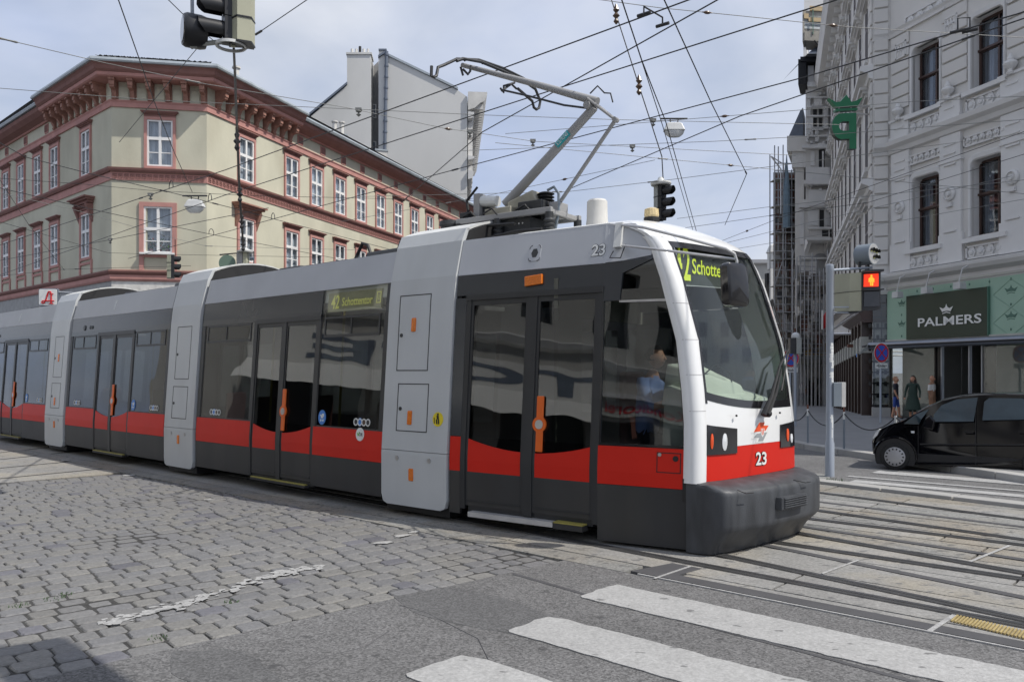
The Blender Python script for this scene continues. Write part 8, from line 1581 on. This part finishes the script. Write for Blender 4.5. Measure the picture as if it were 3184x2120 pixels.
for i, (a, b) in enumerate(zip(bpos, bpos[1:])):
    m = MB(); n = 14; z = .75; P = [a.lerp(b, k / n) + Vector((0, 0, z - .30 * (1 - (2 * k / n - 1) ** 2))) for k in range(n + 1)]; m.tube(P, .013, 5); o = m.obj('barrier_chain', 'wire'); props(o, ('sagging chain farthest up the street', 'second chain from the far end of the kerb', 'sagging chain above the kerb bend behind the tram nose', 'sagging chain left of the signal pole', 'sagging chain between the signal pole and the black car')[i], 'chain', 'barrier chains')
# ================================================================ THE CAR
CAR = root('parked_car', tuple(gnd(2790, 1462)), 'black compact car driving left behind the tracks, cut off by the right edge', 'car'); CO = gnd(2782, 1460); CS = Side((CO.x, CO.y), (.835, -.55)); cpx = lambda x, y: CS.pix(2500 + x / 3.136, 1100 + y / 3.136)
CW = 1.48
prof_ = [cpx(*q) for q in ((1100, 1075), (720, 1052), (668, 1010), (638, 960), (632, 860), (660, 800), (725, 738), (840, 690), (960, 655), (1180, 512), (1340, 441), (1500, 405), (1700, 387), (1950, 380), (2150, 382))]
zbelt = cpx(1400, 668)[1]; zroof = prof_[-1][1]; tr_ = prof_[-1][0]
prof_ += [(tr_ + .6, zroof - .02), (tr_ + 1.0, zroof - .12), (tr_ + 1.35, zbelt + .05), (tr_ + 1.5, zbelt - .15), (tr_ + 1.5, .35), (tr_ + 1.4, .22)]
def cin(z): return .0 if z < zbelt - .25 else (.03 if z < zbelt - .02 else .03 + .17 * (z - zbelt) / (zroof - zbelt))
def cnose(t): return .26 * max(0, min(1, (-t - .12) / .33)) ** 1.6
m = MB(); st = []      # loft across the car: rows at several widths
ws = [0, .04, .14, .5, .86, .96, 1]; k_ = [.0, .35, .8, 1, .8, .35, .0]
rows = []
for wv, kk_ in zip(ws, k_):
    row = []
    for t, z in prof_:
        i = cin(z) + cnose(t) * (1 - kk_); e = lerp(-i, -CW + i, wv); 
        zz = z - (.035 * (1 - kk_) if z > zbelt + .1 else 0) + (.0 if z > .4 else .0); tt = t + (.0 if t > 0 else .10 * (1 - kk_) * max(0, min(1, (-t - .2) / .3))); row.append(CS.p(tt, zz, e))
    rows.append(row)
nP = len(prof_); m.add([p for r_ in rows for p in r_], [tuple(range(nP)), tuple(range((len(ws) - 1) * nP, len(ws) * nP))] + [(j * nP + i, j * nP + (i + 1) % nP, (j + 1) * nP + (i + 1) % nP, (j + 1) * nP + i) for j in range(len(ws) - 1) for i in range(nP)]); body = m.obj('body', 'car_black', CAR, smooth=True)
def cside(pts, o, th, nm, mt, par=None): 
    m = MB(); Q = [cpx(*q) for q in pts]; P = [CS.p(t, z, o - cin(z)) for t, z in Q]; P2_ = [CS.p(t, z, o - th - cin(z)) for t, z in Q]; n = len(P); m.add(P + P2_, [tuple(range(n)), tuple(range(n, 2 * n))] + [(i, (i + 1) % n, n + (i + 1) % n, n + i) for i in range(n)]); return m.obj(nm, mt, par or CAR)
cside(((1258, 662), (1262, 592), (1335, 502), (1480, 446), (1688, 428), (1652, 660)), .012, .02, 'side_window', 'car_pane'); cside(((1738, 648), (1752, 470), (1800, 432), (2120, 436), (2230, 470), (2260, 640)), .012, .02, 'side_window', 'car_pane'); cside(((970, 682), (1080, 592), (1215, 540), (1140, 640), (1120, 688)), .012, .02, 'quarter_window', 'car_pane')
for pts in (((1108, 700), (1112, 1050), (1116, 1050), (1112, 700)), ((1662, 430), (1672, 1080), (1678, 1080), (1668, 430)), ((1130, 872), (2300, 880), (2300, 893), (1130, 885))): cside(pts, .008, .012, 'door_seam', 'black')
for x in (1560, 2095): cside(((x, 750), (x + 85, 750), (x + 95, 762), (x + 85, 776), (x, 772)), .03, .03, 'door_handle', 'car_black')
cside(((1040, 752), (1075, 752), (1075, 772), (1045, 772)), .015, .02, 'side_repeater', 'headlamp')
m = MB(); a = cpx(1235, 660); P = [CS.p(a[0] + x, a[1] + z, o) for o in (.02, .16) for x, z in ((-.10, -.10), (.05, -.14), (.08, .02), (.0, .12), (-.07, .06))]; m.add(P, [(0, 1, 2, 3, 4), (5, 6, 7, 8, 9)] + [(i, (i + 1) % 5, 5 + (i + 1) % 5, 5 + i) for i in range(5)]); m.obj('door_mirror', 'car_black', CAR, bevel=.02)
m = MB(); hp_ = [cpx(*q) for q in ((658, 822), (690, 770), (728, 736), (738, 742), (705, 800), (664, 836))]; m.add([CS.p(t - .01, z, -.02 - cnose(t) * .95) for t, z in hp_] + [CS.p(t + .03, z + .005, -.30 - cnose(t) * .5) for t, z in hp_], [tuple(range(6)), tuple(range(6, 12))] + [(i, (i + 1) % 6, 6 + (i + 1) % 6, 6 + i) for i in range(6)]); m.obj('headlight', 'headlamp', CAR)
def wheel(t, o, z, r, near=True):
    c = CS.p(t, z, o); ax = Vector((CS.m.x, CS.m.y, 0)); m = MB(); m.lathe([(r * .72, -.16), (r, -.15), (r, -.02), (r * .94, .01), (r * .70, .015)], c, ax, 32); w_ = m.obj('wheel', 'tyre', CAR, smooth=True)
    if near:
        m = MB(); m.lathe([(r * .72, .005), (r * .70, .022), (r * .55, .03), (r * .30, .035), (r * .12, .04), (.005, .04)], c, ax, 32); hb_ = m.obj('hubcap', 'hubcap', w_, smooth=True); sx2 = Vector((CS.u.x, CS.u.y, 0)); m = MB()
        for k in range(14):
            a = 2 * math.pi * k / 14; q = lambda rr, da: c + ax * .036 + (sx2 * math.cos(a + da) + Vector((0, 0, 1)) * math.sin(a + da)) * rr; m.add([q(r * .50, -.07), q(r * .63, -.10), q(r * .63, .10), q(r * .50, .07)], [(0, 1, 2, 3)])
        m.obj('hubcap_slots', 'black', hb_)
wc = cpx(888, 1000); wr_ = cpx(888, 1000)[1]; 
m = MB(); c = CS.p(wc[0], wc[1], .006); sx2 = Vector((CS.u.x, CS.u.y, 0)); m.prism([c + sx2 * (.335 * math.cos(2 * math.pi * k / 28)) + Vector((0, 0, max(-.15, .335 * math.sin(2 * math.pi * k / 28)))) for k in range(28)], Vector((-CS.m.x, -CS.m.y, 0)) * .3); m.obj('wheel_arch', 'black', CAR)
m = MB(); m.tube([c + sx2 * (.345 * math.cos(R(k))) + Vector((0, 0, .345 * math.sin(R(k)))) for k in range(-5, 180, 12)], .022, 6); m.obj('arch_flare', 'car_black', CAR)
wheel(wc[0], .02, wc[1], wr_ + .005); wheel(wc[0] + .05, -CW + .16, wc[1], wr_, False); wheel(wc[0] + 2.15, .02, wc[1], wr_ + .005)
m = MB(); sbox(m, CS, wc[0] - .2, tr_ + 1.3, .10, .3, -CW + .1, -.08, 'black'); m.obj('underside', None, CAR)
# ================================================================ PEOPLE
def figure(nm, lab, base, joints, edges, zones, group=None, head=None, hair=True, hair_mt='hair_dark', face=Vector((0, -1, 0)), hs=1.0):
    """joints: name -> (x, y, z, radius) in metres from base; one continuous skinned body; zones: f(x, y, z) -> material"""
    nmx = list(joints); me = bpy.data.meshes.new('body'); me.from_pydata([joints[n][:3] for n in nmx], [(nmx.index(a), nmx.index(b)) for a, b in edges], []); ob = bpy.data.objects.new('body', me); COL.objects.link(ob)
    sk = ob.modifiers.new('s', 'SKIN'); ob.modifiers.new('d', 'SUBSURF').levels = 2; ob.modifiers['d'].render_levels = 2
    for i, n in enumerate(nmx): me.skin_vertices[0].data[i].radius = (joints[n][3], joints[n][3] * (joints[n][4] if len(joints[n]) > 4 else 1)); me.skin_vertices[0].data[i].use_root = (i == 0)
    dg = bpy.context.evaluated_depsgraph_get(); m2 = bpy.data.meshes.new_from_object(ob.evaluated_get(dg)); bpy.data.objects.remove(ob)
    r_ = root(nm, base, lab, 'person', group); bd = bpy.data.objects.new('body', m2); COL.objects.link(bd); bd.parent = r_
    mats = []; m2.materials.clear()
    for p in m2.polygons:
        c = p.center; k = zones(c.x, c.y, c.z)
        if k not in mats: mats.append(k); m2.materials.append(MAT[k])
        p.material_index = mats.index(k); p.use_smooth = True
    hx, hy, hz = head; fwd = face.normalized(); sd_ = fwd.cross(Vector((0, 0, 1)))
    m = MB(); H = Vector(base) + Vector((hx, hy, hz)); S_ = lambda a, b: H + sd_ * (.072 * hs * math.sin(b) * math.cos(a)) + fwd * (.092 * hs * math.sin(b) * math.sin(a) + (.012 * hs if math.cos(b) < 0 else 0)) + Vector((0, 0, .118 * hs * math.cos(b)))
    m.grid(S_, span(0, 2 * math.pi, 17), span(.05, math.pi - .05, 11)); m.tube([H + fwd * .088 * hs + Vector((0, 0, .02)), H + fwd * .115 * hs + Vector((0, 0, -.022)), H + fwd * .085 * hs + Vector((0, 0, -.03))], .012 * hs, 6); [m.lathe([(.026 * hs, 0), (.03 * hs, .012), (.01, .018)], H + sd_ * s_ * .07 * hs, sd_ * s_, 8) for s_ in (-1, 1)]; hd = m.obj('head', 'skin', r_, smooth=True)
    m = MB(); [m.lathe([(.011 * hs, 0), (.004, .004)], H + fwd * .086 * hs + sd_ * s_ * .03 * hs + Vector((0, 0, .018)), fwd, 8) for s_ in (-1, 1)]; m.tube([H + fwd * .087 * hs - sd_ * .024 + Vector((0, 0, -.055)), H + fwd * .093 * hs + Vector((0, 0, -.057)), H + fwd * .087 * hs + sd_ * .024 + Vector((0, 0, -.055))], .005, 5); m.obj('face_features', 'hair_dark', hd)
    if hair: m = MB(); m.grid(lambda a, b: H + (S_(a, b) - H) * 1.10 + Vector((0, 0, .008)) - fwd * .012, span(math.pi * .95 if True else 0, math.pi * 2.05, 15), span(.02, 1.9, 8)); m.grid(lambda a, b: H + (S_(a, b) - H) * 1.09 + Vector((0, 0, .008)), span(0, 2 * math.pi, 17), span(.02, .95, 5)); m.obj('hair', hair_mt, r_, smooth=True)
    return r_
def standing(h, stride=.12, arms=.16, fw=Vector((0, -1, 0))):
    k = h / 1.75; sx = Vector((-fw.y, fw.x, 0)); J = {}
    def put(n, s, f, z, r, fl=1): q = sx * s * k + fw * f * k; J[n] = (q.x, q.y, z * k, r * k, fl)
    put('pelvis', 0, 0, .95, .135, .8); put('belly', 0, .01, 1.12, .125, .8); put('chest', 0, .0, 1.32, .15, .75); put('neck', 0, 0, 1.50, .055); put('skull', 0, .01, 1.56, .05)
    for nm_, s, d in (('l', -1, 1), ('r', 1, -1)):
        put('sh' + nm_, s * .18, 0, 1.42, .062); put('el' + nm_, s * (.22 + arms * .2), -.02 + d * stride * .5, 1.14, .042); put('wr' + nm_, s * (.22 + arms * .25), d * stride * .9 + .06, .91, .03); put('ha' + nm_, s * (.22 + arms * .25), d * stride + .09, .82, .032)
        put('hi' + nm_, s * .095, 0, .88, .092); put('kn' + nm_, s * .10, -d * stride * .8 + .03, .50, .062); put('an' + nm_, s * .10, -d * stride * 1.8, .09, .042); put('to' + nm_, s * .11, -d * stride * 1.8 + .15, .035, .036)
    E = [('pelvis', 'belly'), ('belly', 'chest'), ('chest', 'neck'), ('neck', 'skull')]
    for s in 'lr': E += [('chest', 'sh' + s), ('sh' + s, 'el' + s), ('el' + s, 'wr' + s), ('wr' + s, 'ha' + s), ('pelvis', 'hi' + s), ('hi' + s, 'kn' + s), ('kn' + s, 'an' + s), ('an' + s, 'to' + s)]
    return J, E, k
def zones(top, leg, k, sleeve=1.15, shoe='cloth_dark', hem=.93, legend=.1):
    def f(x, y, z):
        z /= k; side = math.hypot(x, y) / k
        if z > 1.47: return 'skin'
        if side > .2 and z < sleeve and z > .75: return 'skin'
        if z > hem: return top
        return (leg if z > legend else ('skin' if z > .08 else shoe)) if side < .6 else leg
    return f
b = at_y(2494, 1265, 52); fw = Vector((.3, .95, 0)).normalized(); J, E, k = standing(1.60, .10, fw=fw)
figure('person', 'man in a white shirt and dark trousers walking away toward the covered walkway', (b.x, 52, fall(52) + .12), J, E, zones('cloth_white', 'cloth_dark', k, 1.2), 'pedestrians', (0, 0, 1.47), face=fw, hs=.95)
b = at_y(2785, 1300, 27.6); fw = Vector((.8, -.6, 0)).normalized(); J, E, k = standing(1.46, .07, fw=fw)  # small solid body stands in for a passer-by mirrored in the shop glass
p = figure('person', 'figure in a dark top and blue knee length trousers standing in for a reflection in the shop window', (b.x, 27.6, .12), J, E, zones('cloth_dark', 'cloth_jeans', k, 1.2, legend=.5), 'pedestrians', (0, 0, 1.345), face=fw, hs=.9, hair_mt='cloth_tan')
b = at_y(2838, 1300, 26.6); fw = Vector((-.7, -.7, 0)).normalized(); J, E, k = standing(1.50, .05, fw=fw)  # mirrored woman in the shop glass, built as a solid body
p = figure('person', 'figure of a long haired woman in a dark green dress standing in for a reflection in the shop glass behind the black car', (b.x, 26.6, .12), J, E, zones('cloth_green', 'cloth_green', k, .9, legend=.35), 'pedestrians', (0, 0, 1.385), face=fw, hs=.9)
m = MB(); c = Vector((b.x, 26.6, 0)); m.lathe([(.10, 1.28), (.15, 1.1), (.14, .98), (.20, .75), (.25, .5), (.23, .48)], c, n=14); m.obj('dress', 'cloth_green', p, smooth=True); m = MB(); m.lathe([(.06, 1.58), (.10, 1.5), (.12, 1.3), (.13, 1.12), (.06, 1.05)], c - fw * .05, n=12); m.obj('hair', 'hair_dark', p, smooth=True)
b = at_y(2880, 1300, 26.4); fw = Vector((.6, -.8, 0)).normalized(); J, E, k = standing(1.5, .02, fw=fw)
figure('shop_mannequin', 'tan bodied shop mannequin standing at the edge of the dark shop doorway', (b.x + .45, 26.9, .12), J, E, lambda x, y, z: 'cloth_tan' if z < 1.0 or z > 1.2 else 'cloth_white', None, (0, 0, 1.39), hair=False, face=fw, hs=.9)['category'] = 'mannequin'
# the driver, seen through the cab window
C0 = cabp(.56, -.72, 0); fw = EV.copy(); sx = NV.copy(); J = {}
def dj(n, s, f, z, r, fl=1): q = sx * s + fw * f; J[n] = (q.x, q.y, z, r, fl)
dj('pelvis', 0, 0, 1.06, .15, .85); dj('belly', 0, .03, 1.28, .145, .85); dj('chest', 0, .06, 1.52, .165, .8); dj('neck', 0, .08, 1.72, .058); dj('skull', 0, .10, 1.79, .05)
for n, s in (('l', 1), ('r', -1)):
    dj('sh' + n, s * .20, .06, 1.62, .072); dj('el' + n, s * .30, .20, 1.38, .05); dj('wr' + n, s * .20, .44, 1.46, .033); dj('pa' + n, s * .17, .50, 1.47, .036, .6)
    dj('hi' + n, s * .11, .05, 1.02, .10); dj('kn' + n, s * .14, .42, 1.02, .07); dj('an' + n, s * .14, .5, .55, .045); dj('to' + n, s * .14, .66, .45, .04)
    for i, (da, ln) in enumerate(((-.024, .055), (-.008, .062), (.008, .06), (.024, .05))): dj('f%d' % i + n, s * .17 + da, .545, 1.472, .010); dj('g%d' % i + n, s * .17 + da * 1.1, .545 + ln * .6, 1.455, .009); dj('t%d' % i + n, s * .17 + da * 1.1, .545 + ln * .85, 1.43, .008)
    dj('th' + n, s * .17 - s * .045, .51, 1.46, .011); dj('tt' + n, s * .17 - s * .06, .545, 1.45, .009)
E = [('pelvis', 'belly'), ('belly', 'chest'), ('chest', 'neck'), ('neck', 'skull')]
for s in 'lr':
    E += [('chest', 'sh' + s), ('sh' + s, 'el' + s), ('el' + s, 'wr' + s), ('wr' + s, 'pa' + s), ('pelvis', 'hi' + s), ('hi' + s, 'kn' + s), ('kn' + s, 'an' + s), ('an' + s, 'to' + s), ('pa' + s, 'th' + s), ('th' + s, 'tt' + s)]
    for i in range(4): E += [('pa' + s, 'f%d' % i + s), ('f%d' % i + s, 'g%d' % i + s), ('g%d' % i + s, 't%d' % i + s)]
def dz(x, y, z):
    f = x * fw.x + y * fw.y
    if z > 1.69: return 'skin'
    if f > .24 and z > 1.3: return 'skin'
    return 'shirt_blue' if z > 1.12 else 'cloth_dark'
dr = figure('person', 'tram driver in a pale blue shirt with bare forearms, seated in the cab', (C0.x, C0.y, 0), J, E, dz, None, ((fw * .12).x, (fw * .12).y, 1.90), face=fw)
m = MB(); Q = [C0 + sx * a + fw * (.235 + .01) + Vector((0, 0, z)) for a, z in ((-.05, 1.66), (.05, 1.66), (.07, 1.5), (.05, 1.30), (-.05, 1.30), (-.07, 1.5))]; m.prism(Q, fw * .006); m.obj('shirt_front', 'cloth_white', dr)
